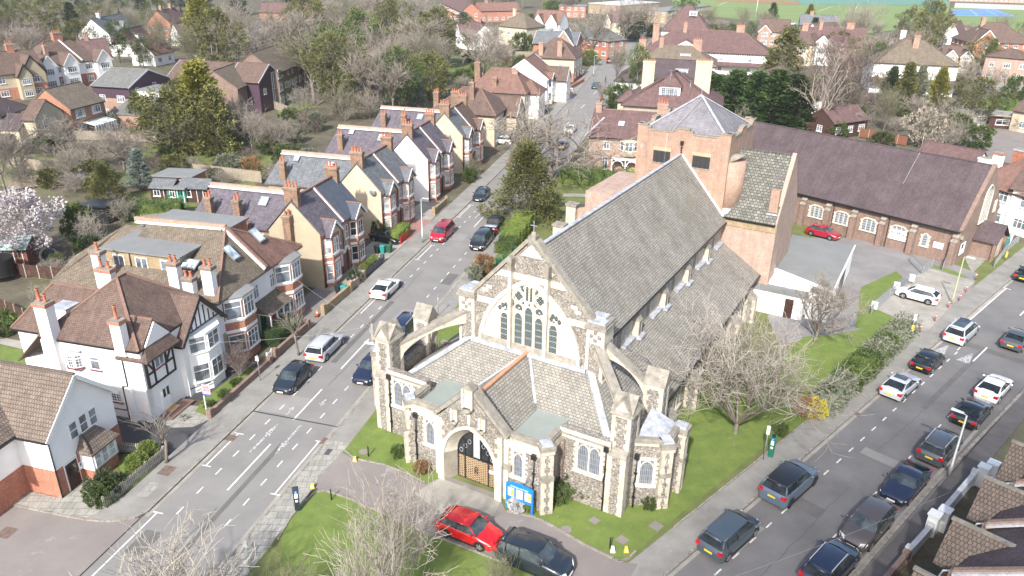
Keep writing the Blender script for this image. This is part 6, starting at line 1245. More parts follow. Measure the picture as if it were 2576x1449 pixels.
# ------ trees
LF={}
def lm(name,c1,c2):LF[name]=leafy('leaf_'+name,c1,c2)
lm('yew',(.030,.045,.014),(.085,.10,.035));lm('gold',(.11,.115,.018),(.26,.245,.045));lm('olive',(.06,.07,.02),(.18,.175,.06));lm('dark',(.016,.03,.012),(.05,.075,.025))
lm('green',(.035,.062,.018),(.115,.15,.04));lm('lime',(.10,.14,.03),(.21,.265,.06));lm('blue',(.07,.10,.085),(.19,.23,.20));lm('grey',(.10,.115,.075),(.22,.23,.16));lm('cyp',(.018,.042,.014),(.07,.115,.03))
lm('yellow',(.50,.42,.03),(.75,.66,.07));lm('blossom',(.30,.265,.27),(.52,.475,.485));lm('rust',(.20,.11,.05),(.33,.20,.09));lm('magn',(.22,.19,.15),(.36,.315,.255));lm('white',(.6,.6,.6),(.8,.8,.8))
def branchy(seed,H=10,spread=.9,trunk=.22,limbs=7,fork=(4,5,5),up=.25,droop=0,rmin=.02,low=.0,tr=.16,wander=.28,fan=False,lenf=1.0):
 R=random.Random(seed);T,W=MB(),MB()
 def stroke(p,d,L,r0,r1,n,wd):
  pts=[p.copy()];rad=[r0]
  for i in range(n):
   d=(d+Vector((R.uniform(-1,1),R.uniform(-1,1),R.uniform(-1,1)-droop*.5))*wd).normalized();p=p+d*(L/n);pts.append(p.copy());rad.append(r0+(r1-r0)*(i+1)/n)
  return pts,rad,d
 def rec(p,d,L,r,dep):
  n=4 if dep<2 else 3;r1=max(rmin*.7,r*(.45 if dep else .5));pts,rad,de=stroke(p,d,L,max(r,rmin),r1,n,wander*(.5+.25*dep))
  (T if dep<2 else W).tube(pts,rad,5 if dep<2 else 3,'B' if dep<2 else 'T',cap=False)
  if dep>=len(fork):return
  k=fork[dep]
  for i in range(k):
   t=(i+.6)/k*.75+.25+R.uniform(-.06,.06);t=min(.999,t);q=t*(len(pts)-1);j=int(q);o=pts[j].lerp(pts[min(j+1,len(pts)-1)],q-j)
   a=R.uniform(0,2*pi);side=de.orthogonal().normalized();side=(Matrix.Rotation(a,3,de)@side)
   nd=(de*R.uniform(.55,.95)+side*R.uniform(.5,.9)+Vector((0,0,up*(1-.3*dep)))).normalized();rec(o,nd,L*R.uniform(.5,.72)*lenf,r1*.85,dep+1)
 th=H*trunk;pts,rad,_=stroke(Vector((0,0,-.1)),Vector((0,0,1)),th+.1,tr*H/10,tr*.75*H/10,4,.06);rad[0]*=1.35;T.tube(pts,rad,8,'B');top=pts[-1]
 for i in range(limbs):
  a=2*pi*i/limbs+R.uniform(-.4,.4);e=R.uniform(.15,.6)*spread if fan else(R.uniform(.35,1.15)*spread if i else .12);d=Vector((cos(a)*e,sin(a)*e,1)).normalized();L=H*(1-trunk)*(.52 if not fan else .62)*R.uniform(.85,1.1)
  o=Vector((0,0,th*(R.uniform(.1,.6)if fan else R.uniform(.75,1))));rec(o,d,L,tr*H/10*(.5 if not fan else .3),0)
 return T,W
def leafq(m,c,d,a,b,R,mat='L'):
 """one small leaf spray (two triangles) centred on c, long axis d"""
 d=d.normalized();s=Vector((R.uniform(-1,1),R.uniform(-1,1),R.uniform(-1,1))).cross(d)
 if s.length<.01:s=d.orthogonal()
 s.normalize();n=len(m.v);m.v+=[tuple(c-s*b),tuple(c+d*a*.5+s*b*.3),tuple(c+d*a),tuple(c+s*b-d*a*.2)]
 m.f.append((n,n+1,n+2,n+3));m.m.append(0);m.smf.append(False)
def blobby(seed,H=10,W=6,base=.12,n=70,per=110,ls=.28,shape='round',rough=.3):
 """foliage in clumps through an uneven crown"""
 R=random.Random(seed);m=MB();m.mi('L');T=MB();T.tube([(0,0,-.1),(.1,.05,H*.35),(0,0,H*.6)],[.22,.16,.08],7,'B')
 for i in range(n):
  t=(i+.5)/n;a=i*2.399+R.uniform(-.3,.3)
  if shape=='cone':z=t;rr=(1-z)**.8*(1+R.uniform(-rough,rough))+.05;z0=base+(1-base)*z
  elif shape=='col':z=t;rr=(min(1,(1-z)*3.0)**.6)*(1+R.uniform(-rough,rough)*.7)*.9;z0=base+(1-base)*z
  else:z=t;rr=sqrt(max(0,1-(2*z-1)**2))*(1+R.uniform(-rough,rough))+.05;z0=base+(1-base)*(z**.85)
  q=R.choice((1,.95,.8,.55));c=Vector((cos(a)*rr*W/2*q,sin(a)*rr*W/2*q,z0*H));cr=W*.13*R.uniform(.7,1.35)
  if R.random()<.35:T.tube([(0,0,max(.2,c.z-rr*W*.2)),c],[.07,.02],4,'B',cap=False)
  for k in range(per):
   v=Vector((R.gauss(0,1),R.gauss(0,1),R.gauss(0,.75)));v=v.normalized()*R.uniform(.45,1);o=c+v*cr
   out=(v+Vector((cos(a),sin(a),.35 if shape!='droop' else-.5))*.8+Vector((R.uniform(-.5,.5),R.uniform(-.5,.5),R.uniform(-.5,.5))))
   leafq(m,o,out,ls*R.uniform(.7,1.5),ls*.38,R)
 return T,m
def conifer(seed,H=10,W=5,n=90,per=60,ls=.3,layered=False,up=.5,base=.05):
 """plumes set along boughs, thinning to the top"""
 R=random.Random(seed);m=MB();m.mi('L');T=MB();T.tube([(0,0,-.1),(0,0,H*.5),(0,0,H*.97)],[.2,.12,.02],7,'B')
 for i in range(n):
  t=((i+R.random())/n)**1.15;z=H*(base+(1-base)*t);a=i*2.399+R.uniform(-.4,.4);L=W/2*(1-t)**.75*R.uniform(.7,1.18)+.15
  d=Vector((cos(a),sin(a),up*(.2+t)if not layered else R.uniform(-.15,.1))).normalized();T.tube([(0,0,z),Vector((0,0,z))+d*L],[.05,.01],3,'B',cap=False)
  for k in range(per):
   s=sqrt(R.uniform(.1,1));c=Vector((0,0,z))+d*L*s+Vector((R.gauss(0,1),R.gauss(0,1),R.gauss(0,.5 if layered else .8)))*(W*.055*(1.25-s*.6))
   leafq(m,c,d+Vector((R.uniform(-.6,.6),R.uniform(-.6,.6),R.uniform(-.3,.7 if not layered else .3))),ls*R.uniform(.7,1.6),ls*.33,R)
 return T,m
PROTO={}
def proto(kind,var):
 k=(kind,var)
 if k in PROTO:return PROTO[k]
 s=hash_=11+var*17+sum(map(ord,kind))
 if kind=='oak':r=branchy(s,spread=1.35,trunk=.16,limbs=8,fork=(5,5,5),up=.12,rmin=.022,wander=.42,tr=.24)
 elif kind=='bare':r=branchy(s,spread=.75,trunk=.2,limbs=7,fork=(5,5,4),up=.45,rmin=.024,wander=.25)
 elif kind=='tall':r=branchy(s,spread=.42,trunk=.3,limbs=6,fork=(6,5,4),up=.55,rmin=.022,wander=.2,tr=.13)
 elif kind=='fan':r=branchy(s,spread=.95,trunk=.12,limbs=16,fork=(4,4,3),up=.8,rmin=.02,wander=.12,fan=True)
 elif kind=='pollard':r=branchy(s,spread=.8,trunk=.22,limbs=7,fork=(3,3,3),up=.5,rmin=.02,wander=.35,tr=.34)
 elif kind=='near':r=branchy(s,spread=1.15,trunk=.08,limbs=9,fork=(6,5,5),up=.22,droop=.12,rmin=.013,wander=.34,tr=.17)
 elif kind=='birch':r=branchy(s,spread=.85,trunk=.1,limbs=8,fork=(6,4,3),up=.6,rmin=.024,wander=.16,tr=.11,fan=True)
 elif kind=='slim':r=branchy(s,spread=.5,trunk=.38,limbs=6,fork=(4,4),up=.5,rmin=.014,wander=.25,tr=.15)
 elif kind=='bush':r=branchy(s,H=10,spread=1.5,trunk=.04,limbs=16,fork=(4,4,3),up=.25,rmin=.035,wander=.35,fan=True,tr=.09)
 elif kind=='weep':r=branchy(s,spread=1.3,trunk=.2,limbs=10,fork=(4,4,4),up=-.55,droop=.8,rmin=.03,wander=.2)
 elif kind=='round':r=blobby(s,W=9,base=.06,n=60,per=120,ls=.42)
 elif kind=='loose':r=blobby(s,W=7,base=.2,n=42,per=110,ls=.32,rough=.55)
 elif kind=='yew':r=blobby(s,W=8,base=.03,n=90,per=130,ls=.3,shape='cone',rough=.35)
 elif kind=='cyp':r=conifer(s,W=5.2,n=110,per=80,ls=.32,up=.9,base=.02)
 elif kind=='gold':r=conifer(s,W=7,n=100,per=90,ls=.38,up=.55,base=.02)
 elif kind=='spruce':r=conifer(s,W=6,n=90,per=80,ls=.34,layered=True)
 elif kind=='cedar':r=conifer(s,W=8.5,n=60,per=110,ls=.36,layered=True,up=.1,base=.15)
 elif kind=='shrub':r=blobby(s,W=13,base=.0,n=34,per=110,ls=.85,rough=.3)
 elif kind=='ball':r=blobby(s,W=11,base=.0,n=60,per=70,ls=.8,rough=.04)
 elif kind=='palm':
  R=random.Random(3);m=MB();m.mi('L');T=MB();T.tube([(0,0,0),(0,0,5)],[.5,.4],7,'B')
  for i in range(60):
   a=R.uniform(0,6.28);e=R.uniform(-.3,1.2);d=Vector((cos(a),sin(a),e)).normalized()
   for k in range(4):leafq(m,Vector((0,0,5))+d*k*1.1-Vector((0,0,.12*k*k)),d,1.6,.18,R)
  r=(T,m)
 PROTO[k]=r;return r
MESHC={}
def tmesh(mb,key,mat):
 if key not in MESHC:
  me=bpy.data.meshes.new(key[0]);me.from_pydata(mb.v,[],mb.f);me.materials.append(mat);me.polygons.foreach_set('use_smooth',mb.smf);MESHC[key]=me
 return MESHC[key]
def height_at(x,yb,yt):
 B=G(x,yb);lo,hi=0,40
 for _ in range(30):
  z=(lo+hi)/2;v=B+Vector((0,0,z-CAM_H));Y=724.5-FPX*v.dot(CU)/v.dot(CD)
  if Y>yt:lo=z
  else:hi=z
 return B,lo
TK={'oak':bark,'bare':bark,'tall':bark,'fan':bark,'pollard':twig,'near':bark,'birch':twigw,'slim':bark,'bush':twig,'weep':bark}
TW={'T':twig,'R':twigr,'W':twigw,'G':twigg}
TN=[0]
def tree(kind,mat,x,yb,yt,label,cat='tree',wf=1.0,group=None,name=None,h=None,pos=None):
 TN[0]+=1;var=TN[0]%2
 if pos is None:P,hh=height_at(x,yb,yt)
 else:P,hh=Vector(pos),h
 if h:hh=h
 T,W=proto(kind,var);bare=kind in TK;nm=name or('bare_tree' if bare and kind!='bush' else 'bare_shrub' if kind=='bush' else 'shrub' if kind in('shrub','ball')else 'conifer' if kind in('yew','cyp','gold','spruce','cedar')else 'evergreen_tree')
 s=hh/10;M=Matrix.Translation(P)@Matrix.Rotation(TN[0]*2.1,4,'Z')@Matrix.Diagonal((s*wf,s*wf,s,1))
 o=thing(nm,label,cat,M,group)
 for part,mb,mt in(('trunk',T,TK.get(kind,bark)),('crown',W,TW[mat]if bare else LF[mat])):
  c=bpy.data.objects.new(part,tmesh(mb,(part,kind,var,mt.name),mt));COL.objects.link(c);c.parent=o
 return o
def hedge(name,label,A,B,w,h,mat,z=.1,dens=130,ls=.14,cat='hedge',seed=1,wob=.08):
 A=Vector(A);B=Vector(B);A.z=B.z=z;d=B-A;L=d.length;ang=atan2(d.y,d.x);R=random.Random(seed);m=MB();m.mi(LF[mat])
 def q(p,n):
  leafq(m,p+n*R.uniform(-.02,wob),n+Vector((R.uniform(-.8,.8),R.uniform(-.8,.8),R.uniform(-.5,.9))),ls*R.uniform(.7,1.4),ls*.4,R)
 bump_=lambda t:1+.1*sin(t*1.7+seed)+.06*sin(t*4.1)
 for(area,f,n)in((L*h,lambda:(R.uniform(0,L),-w/2,R.uniform(0,h)),Vector((0,-1,0))),(L*h,lambda:(R.uniform(0,L),w/2,R.uniform(0,h)),Vector((0,1,0))),(L*w,lambda:(R.uniform(0,L),R.uniform(-w/2,w/2),h),Vector((0,0,1))),(w*h,lambda:(0,R.uniform(-w/2,w/2),R.uniform(0,h)),Vector((-1,0,0))),(w*h,lambda:(L,R.uniform(-w/2,w/2),R.uniform(0,h)),Vector((1,0,0)))):
  for _ in range(int(area*dens)):p=f();b=bump_(p[0]);q(Vector((p[0],p[1]*b,p[2]*b)),n)
 m.box(.06,L-.06,-w/2+.07,w/2-.07,0,h*.9,LF[mat])
 o=m.build(name);o.matrix_world=Matrix.Translation(A)@Matrix.Rotation(ang,4,'Z');return tag(o,label,cat)
TL=[('bare','R',75,152,30,1.3,'broad reddish brown bare tree above the tan house at far left'),('bare','R',8,150,48,1.2,'purplish bare tree cut by the left edge near the top'),('loose','olive',135,104,-4,1.2,'loose olive green evergreen behind the white gabled house'),('spruce','dark',192,112,6,1.0,'narrow dark conifer left of the twiggy tree near the top left'),('bare','T',248,105,14,1.3,'wide bare tree left of the white half timbered house'),('loose','green',262,102,58,1.2,'ivy clad tree below the bare tree at top left'),('loose','green',388,84,24,1.4,'mid green evergreen beside the white chimneyed house'),('cedar','blue',412,66,-6,.8,'grey blue cedar above the red brick house at top left'),('round','dark',325,132,84,1.0,'small round dark holly in front of the top left houses'),('tall','T',352,166,92,1.5,'bare tree beside the ivy column, upper left'),('loose','green',362,170,98,1.0,'tall ivy green column between the tan house and bare tree'),('bare','G',412,160,58,1.3,'yellowish fine twigged tree left of the round fan tree'),('gold','gold',512,128,-14,1.25,'large olive gold conifer at upper left behind the fan shaped tree'),('fan','G',490,176,56,1.25,'big fan shaped bare tree with many upright stems'),('bare','T',600,130,-8,1.15,'tall grey bare tree between the golden conifer and the pink roofed house'),('bare','T',566,118,0,1.1,'thin bare tree directly right of the olive gold conifer'),('bare','R',664,98,34,1.6,'low brownish bare tree below the pink roofed house'),('round','lime',706,112,80,1.3,'bright yellow green evergreen behind the brick flats'),('loose','olive',735,84,22,1.2,'dark holly by the end of the pink roofed house'),('tall','G',792,266,52,1.9,'tall pale bare tree standing beside the brick flats'),('tall','G',770,240,70,1.5,'slimmer bare tree directly left of the tall pale one'),('bare','T',884,210,58,1.5,'grey bare tree right of the brick flats'),('bare','T',962,262,74,1.2,'large spreading bare tree in the woods left of the blue spruce'),('bare','T',1030,214,62,1.15,'dense grey bare tree behind the blue spruce'),('round','green',893,214,140,.6,'ivy covered trunk among the bare trees at centre top'),('cedar','olive',975,84,-10,1.2,'broad flat topped green conifer at the top centre left'),('spruce','olive',1060,92,28,.9,'small pointed brownish spruce at the top centre'),('round','olive',1082,250,138,.95,'bushy olive holm oak behind the blue spruce'),('loose','green',1118,160,82,1.3,'ivy green tree left of the half timbered house'),('spruce','blue',1050,276,184,1.0,'pointed blue grey spruce behind the slate roofed extension'),('round','green',1028,250,178,.9,'dark laurel mass left of the blue spruce'),('shrub','green',1166,216,176,1.1,'glossy green laurel behind the brown hipped house'),('bare','T',1216,212,54,1.25,'grey bare tree before the cream hipped house'),('bare','T',1260,210,86,1.0,'thin bare tree right of the half timbered house'),('cedar','blue',1166,64,30,2.4,'flat topped blue green pine at the top centre'),('spruce','olive',1334,106,34,1.1,'olive spruce in front of the white gabled house'),('shrub','green',1312,132,86,1.0,'dense bright green laurel in front of the cream house'),('cyp','grey',1292,168,126,.9,'small grey green cypress in the back garden lawn'),('yew','rust',1276,166,134,.8,'small rusty cypress beside the grey green one'),('shrub','lime',1480,164,128,1.0,'bright lime green laurel beside the two chimney house'),('bare','T',1490,144,-6,1.05,'bare street tree above the white van'),('bare','T',1568,112,-20,.9,'bare tree over the crossroads at top centre right'),('bare','T',1622,98,-16,.9,'bare tree right of the crossroads'),('round','dark',1590,104,34,1.1,'dark evergreen clump at the crossroads'),('shrub','green',1640,92,64,1.0,'green shrubs along the grass bank at the lane head'),('tall','T',1548,232,96,1.0,'slim bare street tree beside the lane far up the road'),('loose','green',1598,264,118,.62,'tall ivy smothered tree by the right hand pavement'),('shrub','green',1556,272,218,1.0,'garden shrubs at the foot of the ivy smothered tree'),('yew','green',354,318,234,.85,'small pointed green conifer beside the clad house'),('gold','gold',522,376,162,1.25,'large golden cypress in the middle of the left gardens'),('gold','olive',552,392,222,1.1,'darker green cypress at the right shoulder of the golden one'),('round','olive',446,388,234,1.2,'grey green holm oak with pale branches left of the golden cypress'),('bare','T',470,392,280,1.2,'bare limbs in front of the grey green oak'),('round','olive',474,300,200,1.0,'olive foliage between the oak and the golden cypress'),('bare','T',596,378,232,.95,'grey bare tree right of the golden cypress'),('bare','T',636,386,268,1.1,'tangled bare tree behind the third pair of slate roofs'),('bush','T',560,384,342,1.6,'brownish thicket below the golden cypress','shrub'),('bush','T',688,384,312,1.2,'grey twiggy shrub above the pale grey slate roof','shrub'),('shrub','green',730,312,274,.8,'rounded green bush beside the weeping tree'),('weep','R',776,332,266,1.3,'weeping purplish bare tree behind the slate roofs'),('bush','G',868,304,214,1.05,'large pale yellowish bare thicket behind the slate roofs','shrub'),('bush','T',930,296,230,1.2,'pale tangled bare shrub left of the green spruce','shrub'),('bush','rust' if 0 else 'R',388,332,284,.9,'orange brown twiggy shrub beside the clad house','shrub'),('shrub','grey',282,325,288,.8,'grey green shrub in front of the plain brick house'),('yew','olive',276,512,414,1.1,'olive green yew above the black shed'),('spruce','blue',356,472,376,1.3,'blue grey weeping spruce left of the orange garden room'),('bare','T',238,420,330,1.7,'spreading bare apple tree in the left gardens'),('bush','T',190,440,380,1.6,'untidy bare shrub by the pale garden fence','shrub'),('bare','T',14,480,262,.8,'tall bare tree at the left edge beside the cream house'),('bush','T',60,470,410,1.5,'low bare scrub at the left edge behind the blossom tree','shrub'),('bush','T',330,420,355,1.5,'grey bare shrubs right of the wooden fence','shrub'),('shrub','olive',446,436,392,1.1,'golden brown shrub behind the orange garden room'),('shrub','green',420,400,372,1.2,'green laurel below the holm oak'),('shrub','grey',575,436,392,1.1,'grey green garden shrub behind the second slate extension'),('shrub','green',548,450,424,1.2,'low green hedge like shrub by the long garden wall'),('shrub','rust',636,436,398,.9,'rust brown ornamental grass at the end of the slate roof'),('palm','green',497,420,385,1.0,'small cordyline palm in the garden'),('palm','lime',182,552,494,1.0,'shaggy fan palm beside the blossom tree'),('shrub','green',205,604,520,.62,'dark green camellia beside the black shed'),('shrub','dark',232,652,600,.9,'dark shrubs behind the white semis chimney'),('bush','T',312,560,498,1.0,'grey leaved bare shrub by the black shed','shrub'),('bush','T',290,640,590,1.1,'brown thicket behind the flat roofed dormer','shrub'),('loose','grey',318,560,512,1.0,'feathery grey olive bush by the clipped hedge'),('bush','W',232,622,540,.8,'pale leafless shrub beside the tractor tyre','shrub'),('bush','W',105,772,720,.9,'cut pale stems behind the garden fence','shrub'),('shrub','green',10,842,786,.8,'camellia bush at the left edge by the dark fence'),('oak','T',1385,446,222,1.75,'huge spreading bare oak beside the street beyond the yew'),('yew','olive',1325,552,366,1.15,'dark yew tree on the churchyard lawn'),('bush','T',1470,444,395,1.6,'arching bare branches over the churchyard hedge','shrub'),('near','W',1850,1092,720,.98,'large wide spreading bare tree on the lawn beside the aisle'),('near','T',1880,1010,800,1.0,'leafless twiggy tree behind the large spreading one'),('oak','T',2050,862,655,.85,'crooked bare tree by the corner of the white annex'),('slim','T',752,896,742,1.2,'slender bare street tree by the silver estate car'),('slim','T',420,1166,1000,1.5,'leaning bare street tree by the picket fence'),('bush','R',604,950,862,.8,'pinkish bare hydrangea like bush beside the white gate','shrub'),('slim','T',2365,345,240,2.2,'pale grey bare shrub tree beyond the hall ridge'),('pollard','T',2058,338,108,.85,'tall pale pollarded tree with sawn limbs beyond the hall'),('fan','R',2090,318,96,1.3,'dense purplish brown bare tree behind the sawn pollard'),('cyp','cyp',1790,296,190,2.3,'dark green cypress, leftmost of the clump behind the tower'),('cyp','cyp',1842,304,180,2.3,'second dark green cypress of the clump behind the tower'),('cyp','cyp',1894,312,184,2.2,'third dark green cypress of the clump behind the tower'),('cyp','cyp',1942,322,180,2.3,'rightmost dark green cypress beside the sawn pollard'),('cyp','dark',1985,324,190,2.2,'blackish cypress directly left of the sawn pollard'),('cyp','dark',1860,262,178,1.3,'dark cypress in the rear row behind the front cypresses'),('cedar','olive',1960,258,70,1.05,'tall grey green cedar rising above the cypress clump'),('spruce','blue',1925,248,150,.9,'bluish spruce at the foot of the tall cedar'),('gold','gold',2034,58,12,1.2,'small golden conifer at the near edge of the playing field'),('spruce','dark',2042,112,44,1.15,'dark spruce beside the yellow house'),('yew','dark',1942,48,8,1.0,'small dark evergreen at the edge of the playing field'),('bare','T',1925,62,28,2.0,'low bare trees at the near edge of the playing field'),('fan','T',2150,120,14,1.35,'domed greyish brown bare tree before the playing field'),('bare','R',2108,150,80,1.4,'reddish bare tree right of the white bargeboarded house'),('tall','T',2200,200,70,1.7,'bare tree with ivy between the white villa and the pollard'),('loose','green',2196,220,110,.8,'ivy laden tree beside the white villa'),('loose','olive',2320,150,4,.85,'tall open crowned pine in front of the playing field'),('loose','olive',2350,122,34,.9,'smaller pine at the right of the tall open one'),('bare','W',2270,96,46,1.6,'leaning pale bare tree in front of the field at right'),('cyp','dark',2232,266,170,1.3,'dark green conifer left of the grey green one, right side gardens'),('cyp','olive',2268,276,160,1.4,'mid green feathery conifer, right side gardens'),('cyp','grey',2300,276,168,1.2,'grey green conifer between the dark and the golden ones'),('gold','gold',2352,276,172,.95,'golden green cypress, right side gardens'),('yew','olive',2378,206,152,.9,'small olive conifer behind the golden green cypress'),('bare','T',2438,252,132,1.3,'wide grey bare tree before the twin gabled house'),('bare','R',2238,200,120,1.3,'dark twigged bare tree below the white villa'),('bush','R',2180,290,225,1.5,'purplish thicket right of the sawn pollard','shrub'),('bush','T',2120,330,265,1.5,'tangled brown branches beyond the hall roof','shrub'),('shrub','magn',2320,368,282,.75,'greyish pink flowering magnolia beyond the hall roof'),('bush','T',2385,372,300,1.2,'bare shrub right of the magnolia','shrub'),('bush','W',2415,330,270,1.2,'pale bare shrub beside the carport','shrub'),('shrub','dark',2214,372,334,1.0,'round dark green bush beyond the hall roof'),('shrub','green',2105,348,308,.9,'small green bush behind the hall ridge'),('spruce','blue',1962,318,286,1.2,'tiny grey blue spruce behind the hall ridge'),('pollard','W',1858,318,254,1.2,'small pale pollard with fan of shoots behind the tower'),('shrub','green',2445,372,318,1.1,'dark green laurel by the lower carport'),('shrub','green',2552,252,196,.9,'large green evergreen at the right edge'),('round','olive',2572,196,146,.9,'brown green evergreen cut by the right edge'),('slim','W',2500,240,152,1.5,'white stemmed birch before the brick flats'),('slim','W',2520,236,160,1.3,'second white stemmed birch before the brick flats'),('yew','green',2492,150,100,.9,'dark green conifer beside the large brown house'),('bare','T',2438,100,50,1.4,'bare tree between the tennis court and the brown house'),('shrub','yellow',2340,116,104,1.0,'small yellow flowering shrub near the twin gables'),('round','olive',2420,240,190,.9,'olive shrub beneath the wide grey bare tree'),('bush','R',1150,30,8,2,'bare scrub at the top centre edge','shrub'),('bare','T',1040,60,-20,1.3,'bare tree at the top edge right of the flat topped conifer'),('bare','T',1100,72,-4,1.3,'bare tree at the top edge left of the plum roofed terrace'),('bare','T',920,60,-16,1.3,'bare tree at the top edge left of the flat topped conifer'),('bare','T',840,66,-10,1.4,'bare tree at the top edge near the pink roofed house'),('bare','R',860,130,40,1.3,'brownish bare tree in the wood below the pink roofed house'),('round','dark',1112,90,56,1.1,'dark evergreen left of the blue green pine'),('bare','T',1180,48,-14,1.3,'bare tree above the blue green pine'),('bare','R',1430,44,-12,1.2,'pinkish bare tree before the modern red brick block'),('round','green',1392,36,2,1.3,'round evergreen left of the modern red brick block'),('shrub','lime',1378,22,4,1.2,'yellow green hedge at the very top centre'),('loose','dark',20,30,-40,1.4,'dark conifer in the top left corner'),('loose','olive',70,40,-40,1.4,'olive evergreen second from the top left corner'),('loose','dark',232,40,-40,1.4,'dark evergreen at the top edge above the wide bare tree'),('loose','green',300,34,-40,1.5,'green evergreen at the top edge above the half timbered house'),('spruce','dark',360,40,-30,1.2,'dark conifer at the top edge right of the half timbered house'),('loose','dark',455,30,-40,1.4,'dark evergreen above the red brick house at the top edge'),('bare','T',700,34,-30,1.3,'bare tree rising behind the pink roofed house'),('bare','R',770,24,-24,1.4,'bare woodland tree at the top edge right of the dormer'),('tall','T',1690,104,30,1.2,'bare tree left of the half timbered plum roofed house'),('bare','T',1772,128,60,1.3,'bare tree in front of the decorative gabled house'),('shrub','green',1742,66,46,1.3,'dark evergreen beside the steep plum roof'),('round','green',1790,98,62,.9,'green tree between the school and the decorative gable'),('shrub','green',1808,222,190,1.1,'light green garden hedge beside the white hipped house'),('bare','T',1236,290,236,1.6,'bare twigs over the brown hipped house gardens'),('slim','T',1512,300,170,1.0,'bare street tree beside the tall white gabled house'),('bush','G',1188,440,395,1.0,'bushy shrubs in front of the last Victorian pair','shrub'),('shrub','green',1180,458,424,.8,'green round bush at the foot of the third Victorian pair'),('shrub','green',956,602,556,.6,'small evergreen tree beside the black parked car'),('shrub','dark',893,712,680,.7,'clipped round dark bush behind the low wall'),('round','lime',908,640,600,.5,'potted standard shrub in front of the Victorian bay'),]
for e in TL:
 kind,mt,x,yb,yt,wf,lb=e[:7];tree(kind,mt,x,yb,yt,lb,e[7]if len(e)>7 else('shrub' if kind in('shrub','ball','palm')else 'tree'),wf)
tree('birch','W',0,0,0,'silvery bare tree reaching up from the bottom edge over the left road',pos=G(478,1640),h=6.6,wf=1.35)
tree('birch','W',0,0,0,'dense twiggy bare tree on the near lawn in front of the red car',pos=G(1015,1530),h=8.2,wf=.75)
tree('birch','W',0,0,0,'pale bare tree left of the dense twiggy one on the near lawn',pos=G(945,1640),h=8.6,wf=.62)
tree('birch','G',0,0,0,'small upright bare sapling beside the black car',pos=G(1258,1520),h=3.4,wf=.7)
tree('birch','G',0,0,0,'short twiggy sapling at the bottom edge of the near lawn',pos=G(742,1560),h=3.9,wf=.8)
tree('round','blossom',70,650,490,'wide blossom tree with pale pink flowers, left edge',wf=1.0,name='blossom_tree')
hedge('hedge','clipped light green laurel hedge by the churchyard corner next to the black van',LP(-22.2,84),LP(-22.2,91.5),2.4,1.9,'lime',seed=2,dens=70)
hedge('hedge','lower darker hedge in front of the light green laurel',LP(-22.2,81),LP(-22.1,84),2.2,1.3,'green',seed=3,dens=80)
hedge('hedge','long mixed green hedge behind the churchyard lawn',LP(-22,112.5),LP(-12.0,112.5),2.2,2.3,'green',seed=4,dens=40,ls=.22)
hedge('hedge','sunlit yellow green hedge beside the tower',LP(-12.0,111.5),LP(-5,111.5),2.4,2.8,'lime',seed=5,dens=40,ls=.22)
hedge('hedge','clipped hedge behind the garden of the white semis',G(328,548),G(462,540),2.4,2.0,'green',seed=6,dens=35,ls=.22)
hedge('hedge','tall clipped yew hedge beside the cream house, left',G(85,385),G(135,385),2.2,2.6,'dark',seed=7,dens=30,ls=.25)
hedge('hedge','clipped box hedge on the right side of the lane',G(1580,282),G(1660,282),2.5,2.2,'dark',seed=8,dens=25,ls=.3)
hedge('hedge','green hedge behind the carports at the right',G(2408,276),G(2555,280),3,2.4,'green',seed=9,dens=20,ls=.35)
hedge('hedge','clipped dark hedge behind the brick wall by the street tree',LP(-36.0,53.4),LP(-35.6,57.2),1.7,1.5,'dark',seed=10)
hedge('hedge','bright green box hedge beside the red barrier',LP(-35.6,80.5),LP(-35.6,84.3),1.2,1.5,'lime',seed=11,dens=80)
hedge('hedge','dark strip hedge running beside the tennis court',G(2330,84),G(2362,36),4,5,'green',seed=12,dens=8,ls=.6)
for k,(x0_,y0_,x1_,y1_,mm,lb)in enumerate(((2278,838,2205,905,'grey','loose grey green hedge at the top of the pavement bed'),(2200,910,2120,985,'green','uneven green hedge in the middle of the pavement bed'),(2118,988,2060,1046,'grey','sparse grey hedge behind the yellow forsythia'))):hedge('hedge',lb,G(x0_,y0_),G(x1_,y1_),1.5,1.5,mm,seed=20+k,dens=60,wob=.45,ls=.2)
for i,(x,y,s_,m_,lb)in enumerate([(2260,852,1.5,'grey','grey green shrub, furthest up the bed by the right pavement'),(2225,885,1.5,'green','green shrub, second up the bed by the right pavement'),(2190,915,1.7,'grey','pale grey leaved shrub in the middle of the pavement bed'),(2150,950,1.4,'lime','yellow green shrub in the pavement bed'),(2115,985,1.5,'grey','greyish arching shrub low in the pavement bed'),(2080,1015,1.3,'green','leafy green shrub beside the yellow forsythia'),(2052,1050,1.25,'yellow','bright yellow forsythia by the right pavement'),(1962,1096,.9,'green','low green shrub behind the green parking meter'),(2025,1045,1.3,'rust','brown shrub left of the yellow forsythia'),(1410,1262,1.1,'green','fern like green clump against the flint wall'),(1385,1228,1.9,'dark','small dark holly in the angle of the flint wall'),(1470,1255,.8,'green','green clump under the twin light window'),(1633,1280,.7,'green','green clump at the foot of the chapel wall'),(1335,1290,.5,'lime','lime green plants beneath the blue notice board'),(1300,1283,.9,'white','white flowering shrub under the blue notice board'),(1000,1150,.8,'green','ivy clump at the foot of the left front buttress'),(1060,1190,.8,'rust','reddish shrub beside the porch wall'),(1712,1010,1.0,'green','green growth along the aisle wall'),(1735,990,1.2,'green','ivy growth further along the aisle wall'),(1195,706,1.4,'grey','mixed shrub by the left pavement beside the nave'),(1215,690,1.8,'rust','brown shrub by the left pavement beside the nave'),(1500,665,1.4,'green','low churchyard bush behind the gable')]):
 tree('shrub',m_,x,y,0,lb,'shrub',.75,pos=G(x,y,.1),h=s_*1.2)
